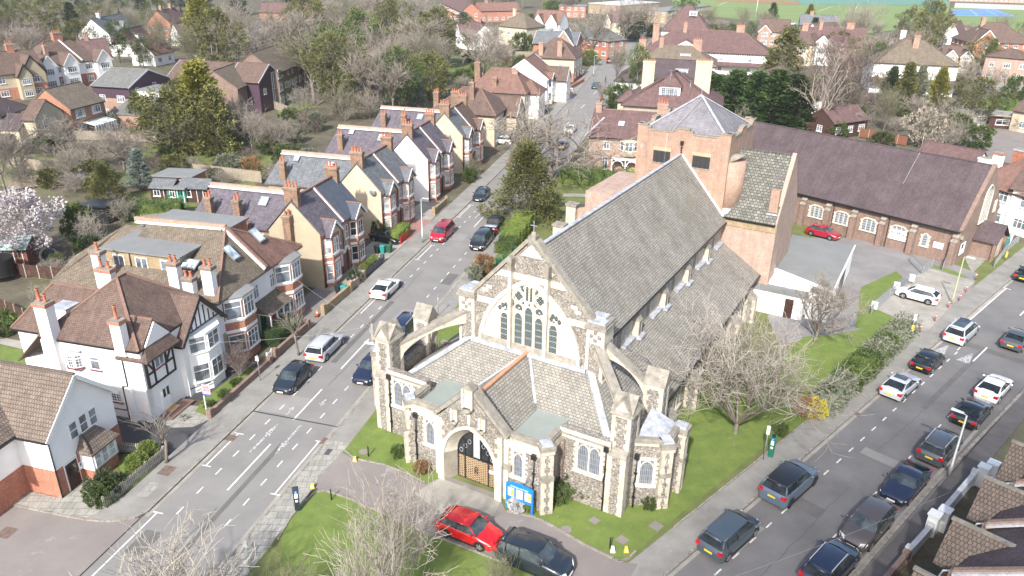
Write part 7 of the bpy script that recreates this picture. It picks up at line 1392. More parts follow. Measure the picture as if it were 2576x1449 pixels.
for x,y,lb in((377,1142,'clipped yellow green ball shrub nearest the street tree'),(350,1172,'second clipped yellow green ball shrub in the corner garden')):
 tree('ball','lime',x,y,0,lb,'shrub',.9,pos=G(x,y+12,.1),h=1.3)
tree('shrub','dark',0,0,0,'dark cotoneaster mound behind the picket fence','shrub',1.1,pos=LP(-35.6,32.6,.1),h=1.4);tree('shrub','green',0,0,0,'dark green mound nearest the corner of the picket fence','shrub',1.0,pos=LP(-35.3,31.7,.1),h=1.3);tree('palm','magn',0,0,0,'pale variegated yucca between the clipped balls','shrub',1,pos=LP(-36.0,33.6,.1),h=1.1)
for i in range(4):tree('ball','lime',0,0,0,['first','second','third','fourth'][i]+' small clipped box ball from the street end along the slate grey wall','shrub',.9,pos=LP(-34.95,70.4+i*.95,.7),h=.75)
for i,(u,v)in enumerate(((-35.3,43.3),(-35.2,45.0),(-35.3,46.8),(-35.1,48.6))):tree('shrub','green',0,0,0,['nearest','second','third','farthest'][i]+' daffodil clump in the bed behind the low front wall','shrub',1.3,pos=LP(u,v,.12),h=.55)
tree('palm','green',0,0,0,'spiky dark plant in the circular gravel bed','shrub',1,pos=LP(-36.1,41.2,.1),h=.8)
RG=random.Random(42)
def woodland(pts,n,kinds,hh,label,grp):
 a=[G(*p)for p in pts]
 for i in range(n):
  s_,t=RG.random(),RG.random();P=(a[0].lerp(a[1],s_)).lerp(a[3].lerp(a[2],s_),t);k,m_,wf=kinds[i%len(kinds)]
  tree(k,m_,0,0,0,label,'shrub' if k in('bush','shrub')else 'tree',wf*RG.uniform(.85,1.2),grp,pos=P,h=hh*RG.uniform(.7,1.15)*(.35 if k in('bush','shrub')else 1))
BT,BR,BG,LO,LG=('tall','T',1.5),('fan','G',.9),('bare','T',1.0),('loose','olive',1.0),('loose','green',.9)
woodland([(820,300),(1080,300),(1120,130),(850,110)],24,[BT,LO,BT,LG,BR,BT,BG],16,'tree in the dense mixed wood behind the slate roofed rows','trees of the wood behind the slate roofed rows')
woodland([(560,300),(840,150),(1000,60),(560,130)],15,[BT,BG,BR,LO],16,'tree in the bare wood around the brick flats','trees around the brick flats')
woodland([(0,40),(900,40),(900,-60),(0,-60)],50,[LO,BT,('loose','dark',1.1),BR,('spruce','dark',1.0),BT],17,'tree in the dark wooded belt along the top left edge','trees of the belt along the top left edge')
woodland([(880,60),(1640,40),(1660,-50),(880,-60)],34,[BT,BR,BT,LG,LO],15,'tree in the leafless belt along the top centre edge','trees of the belt along the top centre edge')
woodland([(40,480),(380,500),(420,350),(60,350)],14,[('bush','T',1.6),('bare','T',1.3),('shrub','olive',1.0),('bush','R',1.4)],8,'scrubby plant filling the left back gardens','scrub of the left back gardens')
woodland([(400,470),(820,470),(840,300),(560,340)],20,[('bush','T',1.5),('bare','T',1.2),('shrub','green',1.0),('bush','R',1.3),('shrub','grey',.9)],8,'scrubby plant in the gardens behind the slate roofed rows','scrub behind the slate roofed rows')
woodland([(2020,330),(2440,370),(2460,240),(2080,150)],30,[('bush','R',1.5),BT,('shrub','green',1.0),BR,('bush','T',1.5),LO],10,'plant in the tangled gardens beyond the hall roof','planting of the gardens beyond the hall')
woodland([(2060,200),(2576,190),(2576,100),(2060,90)],22,[BT,BR,LO,('shrub','green',1.0),BT],10,'tree among the houses below the playing field','trees among the houses below the playing field')
woodland([(1120,240),(1340,230),(1380,110),(1180,110)],14,[('bush','T',1.5),BT,('shrub','green',1.0)],9,'plant in the gardens beside the cream hipped house','planting beside the cream hipped house')
woodland([(0,200),(400,160),(420,80),(0,60)],22,[BT,LO,BR,('bush','T',1.6),LG],11,'tree among the top left houses','trees among the top left houses')
woodland([(1640,130),(1960,120),(1960,60),(1700,50)],14,[BT,BR,LG],10,'bare tree among the plum roofed houses at the top right','trees among the plum roofed houses')
woodland([(2200,345),(2576,330),(2576,262),(2300,300)],10,[('bush','W',1.5),('bush','T',1.5),('shrub','green',1)],8,'shrub around the carports at the right','shrubs around the carports')
woodland([(80,720),(230,690),(250,560),(60,600)],7,[('bush','T',1.4),('shrub','green',.8)],5,'scrub behind the sheds of the white semis','scrub behind the white semis')
tree('bush','T',0,0,0,'tangle of twigs in front of the bright blue car','shrub',1.3,pos=G(205,474),h=2.2)
# ------ vehicles
def paint(n,c,rough=.3,metal=.0):return plain('paint_'+n,c,rough,metal,var=.03,coat=1.0)
PT={k:paint(k,c)for k,c in dict(red=(.55,.006,.012),crimson=(.32,.008,.025),black=(.010,.010,.012),navy=(.012,.018,.045),blueblack=(.015,.022,.032),slate=(.055,.075,.095),steel=(.085,.12,.165),silver=(.44,.46,.48),white=(.78,.78,.77),grey=(.065,.07,.078),brown=(.075,.062,.058),teal=(.03,.06,.06),blue=(.03,.10,.28),maroon=(.05,.015,.025),pewter=(.30,.33,.36)).items()}
carglass=glass('car_glass',(.035,.045,.05),.04,.8);lampw=plain('headlamp_glass',(.75,.77,.78),.1,coat=1);lampr=plain('tail_lamp_red',(.45,.01,.015),.2,coat=1);platey=plain('yellow_plate',(.75,.55,.03),.5,var=.03)
CT={'hatch':(4.1,1.74,1.48,.82,.95,.98,.95,.25,-1.25,-1.85),'suv':(4.6,1.86,1.68,1.02,1.12,1.15,1.1,.4,-1.75,-2.15),'estate':(4.8,1.84,1.5,.86,.97,1.0,1.0,.3,-1.85,-2.3),'coupe':(4.7,1.86,1.38,.8,.92,1.02,.85,.05,-1.0,-2.0),'mpv':(4.75,1.88,1.72,.95,1.06,1.1,1.45,.65,-1.9,-2.25),'saloon':(4.7,1.82,1.44,.84,.96,1.04,.95,.2,-1.05,-1.75),'bigsuv':(5.0,2.0,1.85,1.12,1.22,1.25,1.05,.4,-2.05,-2.4),'van':(5.3,2.0,2.2,1.15,1.3,1.35,1.85,1.1,-2.5,-2.6),'pickup':(5.3,1.9,1.8,1.08,1.18,1.15,1.2,.5,-.75,-1.1)}
def car(ty,col,P,rz,label,rails=False,pan=False,rim=None,roofc=None,rear='y',group=None,name='parked_car',spoiler=False):
 L,Wd,H,hz,bz,tz,xw,r0,r1,xb=CT[ty];w=Wd/2;p=PT[col];rp=PT[roofc]if roofc else p
 T=thing(name,label,'car' if ty not in('van','pickup')else ty,Matrix.Translation(P)@Matrix.Rotation(rz,4,'Z'),group)
 m=MB(True);rows=[]
 st=[(L/2,.74,.30,.52),(L/2-.06,.82,.24,.62),(L/2-.3,.93,.2,hz-.10),(L/2-.75,.985,.19,hz-.01),(xw+.15,1,.19,bz-.06),(xw-.1,1,.19,bz),(0,1,.19,bz+.01),(r1,1,.19,bz+.04),(xb+.12,.985,.2,tz),(-L/2+.22,.95,.22,tz-.03),(-L/2+.05,.86,.26,tz-.14),(-L/2,.80,.34,tz-.34)]
 for x,f,zs,zt in st:
  a=w*f;zm=min(.5,zs+(zt-zs)*.45);rows.append([(x,-a*.95,zs),(x,-a,zm),(x,-a*.985,zt-.16),(x,-a*.93,zt-.03),(x,-a*.8,zt+.0),(x,-a*.4,zt+.03),(x,a*.4,zt+.03),(x,a*.8,zt),(x,a*.93,zt-.03),(x,a*.985,zt-.16),(x,a,zm),(x,a*.95,zs)])
 m.grid(rows,p);n=len(rows[0])
 for r in(rows[0],rows[-1]):m.add(r,[tuple(range(n))if r is rows[-1]else tuple(range(n))[::-1]],p,False)
 b=bz-.02;bo,to=w*.935,w*.74;zr=H-.06
 rr=[[(x,y*f,z-(abs(y)/to)**2*.05)for y in(-to,-to*.8,-to*.3,to*.3,to*.8,to)]for x,z,f in((r0+.12,zr-.035,.97),(r0-.25,zr+.03,1),((r0+r1)/2,H-.005,1),(r1+.25,zr+.02,.98),(r1-.03,zr-.06,.94))]
 m.grid(rr,rp)
 if ty in('suv','hatch','mpv','bigsuv','estate'):m.box(r1-.22,r1,-to*.85,to*.85,zr-.075,zr-.02,rp)
 for s in(-1,1):
  e=s*.012
  for(xa,xc,wd)in((xw-.02,r0+.1,.07),(xb+.03,r1-.02,.1)):m.bar((xa,s*bo*.97,b),(xc,s*to*.97,zr-.06),wd,.06,p)
  pil=[(r0+r1)/2+.05]+([r1+.25]if ty in('mpv','estate','bigsuv','suv')else[])
  for x in pil:m.bar((x,s*(bo+.004),b),(x-.05,s*(to+.01),zr-.05),.07,.03,blackp if ty!='van' else p)
  m.bar((r0+.1,s*to,zr-.05),(r1,s*to*.96,zr-.06),.06,.06,rp)
 if ty=='pickup':m.box(-L/2+.15,-1.15,-w*.8,w*.8,tz+.02,tz+.06,PT['pewter']);m.bar((-1.1,-w*.8,tz),(-.8,-w*.7,H-.1),.06,.06,p)
 if ty=='van':m.box(-2.5,r0-.9,-bo-.003,bo+.003,b,zr-.1,p)
 m.build('body',T)
 def gl(nm,pts):g=MB();g.add(pts,[tuple(range(len(pts))),tuple(range(len(pts)))[::-1]],carglass);g.build(nm,T)
 gl('windscreen',[(xw,-bo*.93,b+.0),(xw+.1,0,b),(xw,bo*.93,b),(r0+.12,to*.94,zr-.05),(r0+.18,0,zr-.0),(r0+.12,-to*.94,zr-.05)]);gl('rear_window',[(xb,-bo*.88,tz-.0),(xb,bo*.88,tz),(r1-.03,to*.9,zr-.07),(r1-.03,-to*.9,zr-.07)])
 for s in(-1,1):gl('side_window',[(xw-.02,s*bo,b),(r0+.08,s*to,zr-.06),(r1-.02,s*to*.96,zr-.08),(xb+.03,s*bo*.97,b+.03)])
 if pan:g=MB();g.box(r1+.3,r0-.15,-to*.7,to*.7,H+.0,H+.012,carglass);g.build('glass_roof',T)
 if rails:
  g=MB()
  for s in(-1,1):g.bar((r0-.1,s*to*.97,H+.01),(r1+.1,s*to*.95,H-.02),.045,.045,PT['silver'])
  g.build('roof_rail',T)
 wr=.33 if ty not in('suv','bigsuv','van','pickup')else .38;wx=L/2-.86,-L/2+.84
 for x in wx:
  for s in(-1,1):
   y=s*(w-.1);a=MB();a.tube([(x,y-s*.13,wr),(x,y+s*.085,wr)],wr,18,rubber)
   a.tube([(x,y-s*.05,wr+.02),(x,s*w*1.0,wr+.02)],wr+.07,18,blackp)if False else None
   o=a.build('wheel',T);r_=MB();r_.tube([(x,y+s*.02,wr),(x,y+s*.092,wr)],wr*.68,14,rim or alloy)
   for k in range(5):q=k*1.2566;r_.bar((x,y+s*.1,wr),(x+cos(q)*wr*.62,y+s*.1,wr+sin(q)*wr*.62),.1,.03,rim or alloy,up=(0,1,0))
   for k in range(5):q=k*1.2566+.63;c=(x+cos(q)*wr*.42,y+s*.095,wr+sin(q)*wr*.42);r_.ball(c,wr*.13,.01,wr*.13,blackp,6,4)
   r_.build('rim',o)
 a=MB()
 for x in wx:
  for s in(-1,1):P_=[(x+cos(k*pi/8)*(wr+.08),s*(w+.0),wr+sin(k*pi/8)*(wr+.08)-.02)for k in range(9)];a.ext([(q[0],s*(w-.05),q[2])for q in P_],(0,s*.058,0),blackp)
 a.box(-L/2+.9,L/2-.9,-w-.004,w+.004,.17,.27,blackp);a.box(L/2-.06,L/2+.015,-w*.55,w*.55,.3,.42,blackp);a.box(L/2-.1,L/2+.0,-w*.45,w*.45,.5,.6,blackp);a.build('trim',T)
 for s in(-1,1):
  g=MB();g.ext([(L/2-.06,s*w*.48,.56),(L/2-.2,s*w*.84,.58),(L/2-.34,s*w*.91,hz-.2),(L/2-.12,s*w*.52,hz-.22)],(.035,s*.02,.01),lampw);g.build('headlight',T)
  g=MB();g.box(-L/2-.015,-L/2+.3,*sorted((s*w*.62,s*w*.955)),tz-.32,tz-.12,lampr);g.build('tail_light',T)
  g=MB();g.ball((xw-.3,s*(w+.1),bz+.06),.09,.12,.08,p,8,5);g.build('mirror',T)
 g=MB();g.box(L/2+.0,L/2+.03,-.26,.26,.34,.45,PT['white']);g.build('number_plate',T);g=MB();g.box(-L/2-.03,-L/2,-.26,.26,tz-.46,tz-.35,platey);g.build('number_plate',T)
 return T
AL,AR=radians(90-14.6),radians(90-45.8)
def lcar(ty,col,x,y,u,away,label,**k):
 P=FL.inverted()@G(x,y);car(ty,col,LP(u if u else P.x,P.y,.01),AL+(0 if away else pi),label,**k)
def rcar(ty,col,x,y,u,away,label,**k):
 P=FR.inverted()@G(x,y);car(ty,col,RP(u if u else P.x,P.y,.012),AR+(0 if away else pi),label,**k)
lcar('hatch','blueblack',737,965,-31.05,False,'black hatchback parked nose towards us, nearest on the left kerb')
lcar('estate','silver',824,884,-31.05,True,'silver estate car parked behind the black hatchback',rails=True)
lcar('coupe','white',975,736,-31.0,True,'white coupe parked on the left kerb of the left street',rim=darkalloy)
lcar('mpv','crimson',1110,596,-31.0,False,'cherry red people carrier parked facing us on the left kerb',rim=alloy)
lcar('hatch','blueblack',1206,499,-31.0,False,'dark hatchback parked facing us beyond the cherry red one')
lcar('mpv','black',1211,617,-25.55,False,'large black people carrier with grey nose parked by the churchyard hedge')
lcar('pickup','black',1246,577,-25.5,True,'black pickup with silver load cover behind the large people carrier')
lcar('mpv','navy',1018,850,-25.6,False,'dark blue people carrier half hidden behind the flying buttress',rails=True)
lcar('saloon','navy',930,938,-25.55,False,'dark blue saloon by the street lamp left of the church')
car('hatch','black',G(972,607),radians(-28),'black hatchback parked in the driveway behind the wheelie bins')
lcar('saloon','teal',1481,220,-30.4,False,'dark green saloon driving towards us far up the left street',name='driving_car')
lcar('suv','maroon',1535,158,None,True,'dark plum car parked farthest up the left street')
lcar('hatch','silver',1460,188,None,True,'silver car on the brick forecourt of the two chimney house')
car('van','white',G(1502,138),AL+2.6,'white van parked under the bare street tree',name='parked_van');car('suv','pewter',G(1490,130),AL+2.6,'grey four by four beside the white van')
car('hatch','white',G(1262,361),AL+1.5,'white hatchback on the forecourt left of the huge bare oak');car('suv','grey',G(1272,350),AL+1.5,'grey car behind the white hatchback on the forecourt')
lcar('estate','grey',1333,365,-31,False,'grey car seen through the huge bare oak');lcar('saloon','white',1444,334,-27.0,False,'white car in the lane seen through bare branches',name='driving_car');lcar('hatch','red',1291,412,-31,False,'red car half hidden by the huge bare oak and the yew')
lcar('hatch','black',1392,372,-25.8,True,'black car parked beneath the bare oak on the right kerb')
car('suv','pewter',G(1397,240),AL+1.7,'silver four by four on the drive of the white gabled house');car('hatch','white',G(1425,236),AL+1.7,'white car on the drive beside the silver four by four')
car('hatch','blue',G(212,462),.3,'bright blue car glimpsed between garden trees at left')
da=(G(1345,1378)-G(1150,1305));da=atan2(da.y,da.x)
car('hatch','red',G(1181,1348,.12),da-.02,'bright red hatchback parked on the church drive');car('suv','blueblack',G(1345,1421,.12),da-.02,'black four by four parked bumper to bumper with the bright red hatchback')
rcar('mpv','slate',1826,1358,-17.15,True,'slate blue people carrier, nearest on the left kerb of the right street')
rcar('bigsuv','steel',1974,1228,-17.05,True,'big steel blue four by four with black roof',roofc='black',rim=darkalloy)
rcar('coupe','silver',2258,980,-17.1,True,'silver coupe with dark glass roof on the right street',pan=True);rcar('hatch','black',2322,917,-17.1,True,'black hatchback parked between the silver coupe and silver people carrier')
rcar('mpv','silver',2391,841,-17.05,True,'silver people carrier with dark sunroof',pan=True);rcar('hatch','black',2568,697,-17.05,True,'black car cut by the right edge of the picture');rcar('hatch','pewter',2590,668,-17.05,True,'grey car barely entering at the right edge')
rcar('saloon','grey',2512,851,-13.0,True,'dark grey saloon driving up the right street',name='driving_car')
rcar('suv','navy',2083,1440,-11.7,True,'dark blue four by four with silver rails at the bottom edge',rails=True);rcar('suv','brown',2173,1338,-11.7,False,'brown grey crossover facing us, lower right row')
rcar('coupe','navy',2268,1228,-11.75,False,'dark navy coupe facing us in the right hand row',spoiler=True);rcar('suv','grey',2356,1138,-11.65,True,'charcoal four by four with silver rails behind the lamp post',rails=True)
rcar('coupe','black',2438,1048,-11.65,True,'black fastback saloon in the right hand row');rcar('coupe','white',2491,986,-11.7,True,'white sporty hatchback at the end of the right hand row')
Wp=[G((2900+x*940/2570)*.670833,(650+y*940/2570)*.670833)for x,y in((1308,1292),(1583,1365),(345,645),(660,712))]
d_=Wp[0]-Wp[1];n_=Vector((-d_.y,d_.x,0)).normalized();n_=n_ if n_.y>0 else-n_
car('hatch','white',(Wp[0]+Wp[1])/2+n_*.85+Vector((0,0,.12)),atan2(d_.y,d_.x),'white compact crossover in the concrete parking bay')
car('hatch','crimson',(Wp[2]+Wp[3])/2+Vector((.3,.75,.12)),HA+.06,'dark red hatchback parked against the hall wall')
car('suv','black',G(2505,310),-.2,'black four by four under the open carport at right');car('hatch','blue',G(2532,277),-.5,'blue car behind the carport at right')
car('van','white',G(1974,62),.1,'white van parked beside the playing field',name='parked_van');car('suv','silver',G(1991,63),.1,'silver car beside the white van at the playing field')
def person(x,y,rz,label,top,leg_):
 P=G(x,y);m=MB(True);T=thing('person',label,'person',Matrix.Translation(P)@Matrix.Rotation(rz,4,'Z'))
 skin=plain('skin',(.50,.32,.24),.6);m.lathe(0,0,[(.13,.78),(.165,.88),(.15,1.02),(.17,1.2),(.2,1.38),(.15,1.48),(.055,1.53),(.05,1.58),(.085,1.63),(.1,1.7),(.085,1.78),(.02,1.82)],top,10)
 for s in(-1,1):m.tube([(0,s*.09,.86),(s*.1,s*.09,.48),(s*.16-.05,s*.09,.08),(s*.16+.1,s*.09,.05)],[.1,.07,.05,.045],8,leg_);m.tube([(0,s*.2,1.42),(-s*.08,s*.26,1.15),(-s*.02,s*.24,.92),(0,s*.24,.82)],[.06,.05,.035,.03],7,top)
 m.build('body',T,uv=False);h=MB(True);h.ball((0,0,1.72),.1,.085,.12,skin,10,7);h.ball((-.015,0,1.755),.105,.095,.11,blackp,10,7);h.build('head',T)
person(1523,210,AL+pi/2,'person in dark clothes walking down the middle of the left street',plain('dark_coat',(.02,.02,.025),.8),plain('dark_jeans',(.03,.035,.05),.8));person(1608,100,AL,'person in dark coat on the far pavement at the head of the lane',blackp,blackp)
person(2535,14,1,'person in dark clothes beside the orange brick court building',blackp,blackp)
# ------ street furniture
def lamp(x,y,h,label,arm,mat=None,r=.07,name='street_lamp'):
 T=thing(name,label,'street lamp',Matrix.Translation(G(x,y)));m=MB();mat=mat or metal;m.tube([(0,0,0),(0,0,1.1),(0,0,1.12),(0,0,h)],[r*1.4,r*1.4,r,r*.7],10,mat)
 a=Vector((cos(arm),sin(arm),0));m.tube([(0,0,h),a*.35+Vector((0,0,h+.08))],r*.5,6,mat);m.build('pole',T)
 k=MB();k.M=Matrix.Translation((0,0,h+.06))@Matrix.Rotation(arm,4,'Z');k.prism([(.2,-.09),(.95,-.15),(1.0,0),(.95,.15),(.2,.09)],0,.07,plain('lamp_grey',(.62,.64,.65),.4));k.build('lamp_head',T)
pgm=plain('galvanised_pole',(.40,.41,.40),.5,.4)
lamp(2386,1199,5.0,'grey street lamp leaning over the parked cars at lower right',AR+pi/2,pgm,.09);lamp(957,1018,5.3,'white street lamp beside the left front buttress',AL+pi*.5,plain('pale_lamp_pole',(.6,.62,.62),.5));lamp(1063,612,5.6,'slim street lamp beside the red plastic barrier',AL-pi/2)
olv=plain('mossy_pole',(.30,.32,.18),.6);lamp(2393,767,5.3,'greenish street lamp beside the white crossover',HA,olv);lamp(1493,193,5.5,'street lamp at the garden wall far up the left street',AL-pi/2);lamp(1548,224,5.5,'street lamp on the right pavement of the left street',AL+pi/2)
lamp(152,212,7,'street lamp in front of the white gabled houses, top left',0);lamp(225,213,5,'short lamp column beside the tan hipped house',0);lamp(535,146,8,'tall lamp column beside the fan shaped bare tree',pi);lamp(1756,150,9,'tall lamp column between the plum roofed houses',0);lamp(1542,118,6,'lamp column near the white van',0);lamp(1616,108,6,'lamp column at the head of the lane',pi)
T=thing('telegraph_pole','weathered wooden telegraph pole left of the church','telegraph pole',Matrix.Translation(G(948,1000)));m=MB();m.tube([(0,0,0),(0,0,6.6)],[.15,.11],10,wood);m.build('pole',T);m=MB();m.box(-.2,.12,-.14,.14,5.9,6.3,metal);m.build('fuse_box',T)
m=MB();pp=G(948,1000)+Vector((0,0,6.4))
def wire(a,b,sag,nm_lab):
 m=MB();a=Vector(a);b=Vector(b);pts=[a.lerp(b,i/14)-Vector((0,0,sag*4*(i/14)*(1-i/14)))for i in range(15)];m.tube(pts,.010,4,plain('grey_cable',(.3,.3,.3),.6));tag(m.build('overhead_wire'),nm_lab,'cable')
wire(pp,LP(-38.2,59,5.8),.5,'thin overhead wire from the wooden pole to the white semis');wire(pp,LP(-38.2,44,5),.4,'thin overhead wire from the wooden pole to the big white house');wire(pp,LP(-37.4,71,5.9),.5,'thin overhead wire from the wooden pole to the blue slated house');wire(RP(-8.5,46,3.2),G(1700,1500,4),.3,'pale cable crossing the lower right pavement');wire(RP(-5.4,36,5.4),G(1850,1500,4),.3,'second pale cable over the lower right gardens')
def post(x,y,h,plates,label,col=None,cat='sign',name='sign_post',r=.035):
 T=thing(name,label,cat,Matrix.Translation(G(x,y,.1))@Matrix.Rotation(radians(-20),4,'Z'));m=MB();m.tube([(0,0,0),(0,0,h)],r,8,col or metal);m.build('pole',T)
 for z0,z1,w_,mt in plates:k=MB();k.box(-w_/2,w_/2,-.07,-.045,z0,z1,mt);k.build('sign_plate',T)
yel=plain('sign_yellow',(.60,.46,.06),.5);bl=plain('sign_blue',(.03,.12,.45),.5);pk=plain('sign_pink',(.80,.42,.48),.5)
post(1920,1157,2.9,[(2.2,2.9,.22,whitep)],'parking sign post beside the green parking meter');post(2288,856,2.7,[(2.1,2.7,.22,whitep),(.9,1.6,.24,yel)],'sign post with yellow wrap at the end of the shrub bed');post(2528,655,3.2,[(2.5,3.2,.15,whitep),(.4,1.1,.2,yel)],'sign post with yellow sleeve near the right edge')
post(630,1440,2.4,[(1.9,2.4,.3,plain('sign_back',(.35,.37,.36),.5))],'small grey backed sign behind the silvery branches');post(1103,795,2.3,[(2.0,2.3,.15,metal)],'thin sign post beside the left pavement');post(655,958,2.4,[(1.9,2.3,.3,whitep)],'slim post with square plate by the white gate')
T=thing('estate_agent_board','pink and blue for sale board in the front garden','sign',LP(-34.9,42.3,0)and Matrix.Translation(LP(-34.9,42.35,.1))@Matrix.Rotation(radians(-10),4,'Z'));m=MB();m.box(-.035,.035,-.035,.035,0,2.6,whitep);m.build('pole',T);m=MB();m.box(-.02,.62,-.06,-.03,1.95,2.75,pk);m.box(-.02,.62,-.062,-.028,1.8,1.95,bl);m.build('board',T)
def text(s,par,M,size,mat,name='lettering'):
 c=bpy.data.curves.new(name,'FONT');c.body=s;c.size=size;c.extrude=.004;c.align_x='CENTER';c.materials.append(mat);o=bpy.data.objects.new(name,c);COL.objects.link(o);me=bpy.data.meshes.new_from_object(o);o2=bpy.data.objects.new(name,me);bpy.data.objects.remove(o);COL.objects.link(o2);o2.parent=par;o2.matrix_parent_inverse=Matrix.Identity(4);o2.matrix_basis=M@Matrix.Rotation(pi/2,4,'X');return o2
text('FOR\nSALE',T,Matrix.Translation((.3,-.065,2.45)),.24,plain('red_letters',(.6,.03,.05),.5))
nb=G(1308,1301);A_,B_=G(1275,1278),G(1338,1302);rz=atan2(B_.y-A_.y,B_.x-A_.x);T=thing('notice_board','bright blue three panel notice board in front of the church','notice board',Matrix.Translation((A_+B_)/2)@Matrix.Rotation(rz,4,'Z'));W_=(B_-A_).length;nbm=plain('bright_blue_frame',(.01,.20,.62),.4)
m=MB()
for s in(-1,1):m.box(s*W_/2-.06,s*W_/2+.06,-.06,.06,0,2.1,nbm)
m.build('post',T);m=MB();m.box(-W_/2,W_/2,-.08,.08,.95,1.05,nbm);m.ext([(-W_/2,-.09,1.85),(W_/2,-.09,1.85),(W_/2,-.09,2.1),(0,-.09,2.25),(-W_/2,-.09,2.1)],(0,.18,0),nbm);m.box(-W_/2,W_/2,.02,.08,1.05,1.85,nbm)
for k in range(4):x=-W_/2+k*W_/3;m.box(x-.05,x+.05,-.08,.02,1.05,1.85,nbm)
m.build('frame',T)
for k in range(3):
 m=MB();x=-W_/2+(k+.5)*W_/3;m.box(x-W_/7,x+W_/7,-.02,.01,1.1,1.8,cream if k!=1 else stonel);m.build('panel',T)
 m=MB();m.box(x-W_/9,x-.02,-.035,-.02,1.25,1.7,whitep);m.box(x+.02,x+W_/9,-.035,-.02,1.2+.1*k,1.6,yel if k!=1 else whitep);m.build('poster',T)
text('CHURCH NOTICES',T,Matrix.Translation((0,-.095,1.93)),.15,whitep)
def meter(P,rz,col,label):
 T=thing('parking_meter',label,'parking meter',Matrix.Translation(P)@Matrix.Rotation(rz,4,'Z'));m=MB();m.box(-.17,.17,-.14,.14,0,1.5,col);m.ext([(-.19,-.16,1.5),(-.19,.16,1.5),(-.19,.16,1.75),(-.19,-.16,1.6)],(.38,0,0),col);m.build('cabinet',T)
 m=MB();m.box(-.1,.1,-.165,-.14,1.05,1.4,whitep);m.box(-.08,.08,-.16,-.14,.75,.9,whitep);m.build('panel',T);m=MB();m.box(-.1,.1,-.175,-.15,1.46,1.62,bl);m.build('sign_plate',T)
 text('P',T,Matrix.Translation((0,-.18,1.47)),.16,whitep);m=MB();m.ext([(-.12,-.1,1.66),(.12,-.1,1.66),(.12,.12,1.76),(-.12,.12,1.76)],(0,0,.02),carglass);m.build('solar_panel',T)
meter(G(1938,1148,.11),AR-1.3,plain('meter_green',(.01,.14,.09),.5),'green parking meter beside the right pavement');meter(G(749,1283,.11),AL-1.0,plain('meter_dark',(.02,.03,.035),.5),'dark parking meter at the edge of the near lawn')
for x,y,lb in((927,1148,'short black bollard on the lawn left of the porch'),(834,1258,'thin black bollard at the corner of the near lawn'),(1534,1380,'black bollard on the lawn by the right corner')):m=MB();m.tube([(0,0,0),(0,0,.85),(0,0,.9)],[.045,.045,.02],8,blackp);o=m.build('bollard');o.location=G(x,y,.1);tag(o,lb,'bollard')
for x,y,c,lb in((893,1160,yel,'yellow marker block at the kerb left of the porch'),(787,1228,yel,'yellow warning marker beside the dark parking meter'),(1575,1388,yel,'white and yellow marker by the black bollard'),(1541,1388,whitep,'small white marker at the foot of the black bollard')):m=MB();m.ext([(-.15,-.12,0),(.15,-.12,0),(.09,-.05,.36),(-.09,-.05,.36)],(0,.16,0),c);m.box(-.08,.08,-.13,-.1,.12,.28,whitep);o=m.build('kerb_marker');o.location=G(x,y,.1);tag(o,lb,'marker')
rb=plain('faded_red_post',(.50,.10,.09),.6)
for i,(x,y)in enumerate(((2314,836),(2351,808),(2385,775),(2412,757),(2429,735),(2453,704))):m=MB();m.tube([(0,0,0),(0,0,.8),(0,0,.84)],[.06,.06,.03],8,rb);m.box(-.065,.065,-.065,.065,.6,.66,whitep);o=m.build('red_bollard');o.location=G(x,y,.11);tag(o,['nearest','second','third','fourth','fifth','farthest'][i]+' red bollard along the front of the parking bay','bollard','red bollards of the parking bay')
def railing(pts,h,label,bars=.14,name='guard_rail',mat=None,cat='railing',z=.11):
 T=thing(name,label,cat,Matrix.Translation(G(*pts[0],z)));m=MB();O_=G(*pts[0],z);Q=[G(*p,z)-O_ for p in pts];mt=mat or metal;p_=MB()
 for a,b in zip(Q,Q[1:]):
  for zz in(h,h*.15):m.bar(a+Vector((0,0,zz)),b+Vector((0,0,zz)),.05,.05,mt)
  n=max(1,int((b-a).length/bars))
  for i in range(n):c=a.lerp(b,i/n);m.bar(c+Vector((0,0,h*.15)),c+Vector((0,0,h)),.02,.02,mt)
 for a in Q:p_.box(a.x-.04,a.x+.04,a.y-.04,a.y+.04,0,h+.05,mt)
 m.build('rails',T);p_.build('posts',T)
railing([(2190,792),(2237,750),(2288,713),(2290,712)],1.1,'grey mesh fence behind the white crossover');railing([(2288,660),(2318,690),(2344,672)],1.0,'folded steel guard rail at the car park corner');railing([(2500,672),(2525,640),(2560,610)],1.0,'steel guard rail along the path by the hall porch');railing([(2370,680),(2376,664)],1.0,'short steel hand rail by the corner of the hall')
for x,y in((2196,772),(2252,722),(2290,702)):m=MB();m.box(-.28,.28,-.03,.03,.4,1.2,whitep);o=m.build('notice_plate');o.matrix_world=Matrix.Translation(G(x,y+14,.1))@Matrix.Rotation(-.6,4,'Z');tag(o,{2196:'nearest',2252:'middle',2290:'farthest'}[x]+' white notice plate on the grey mesh fence','notice')
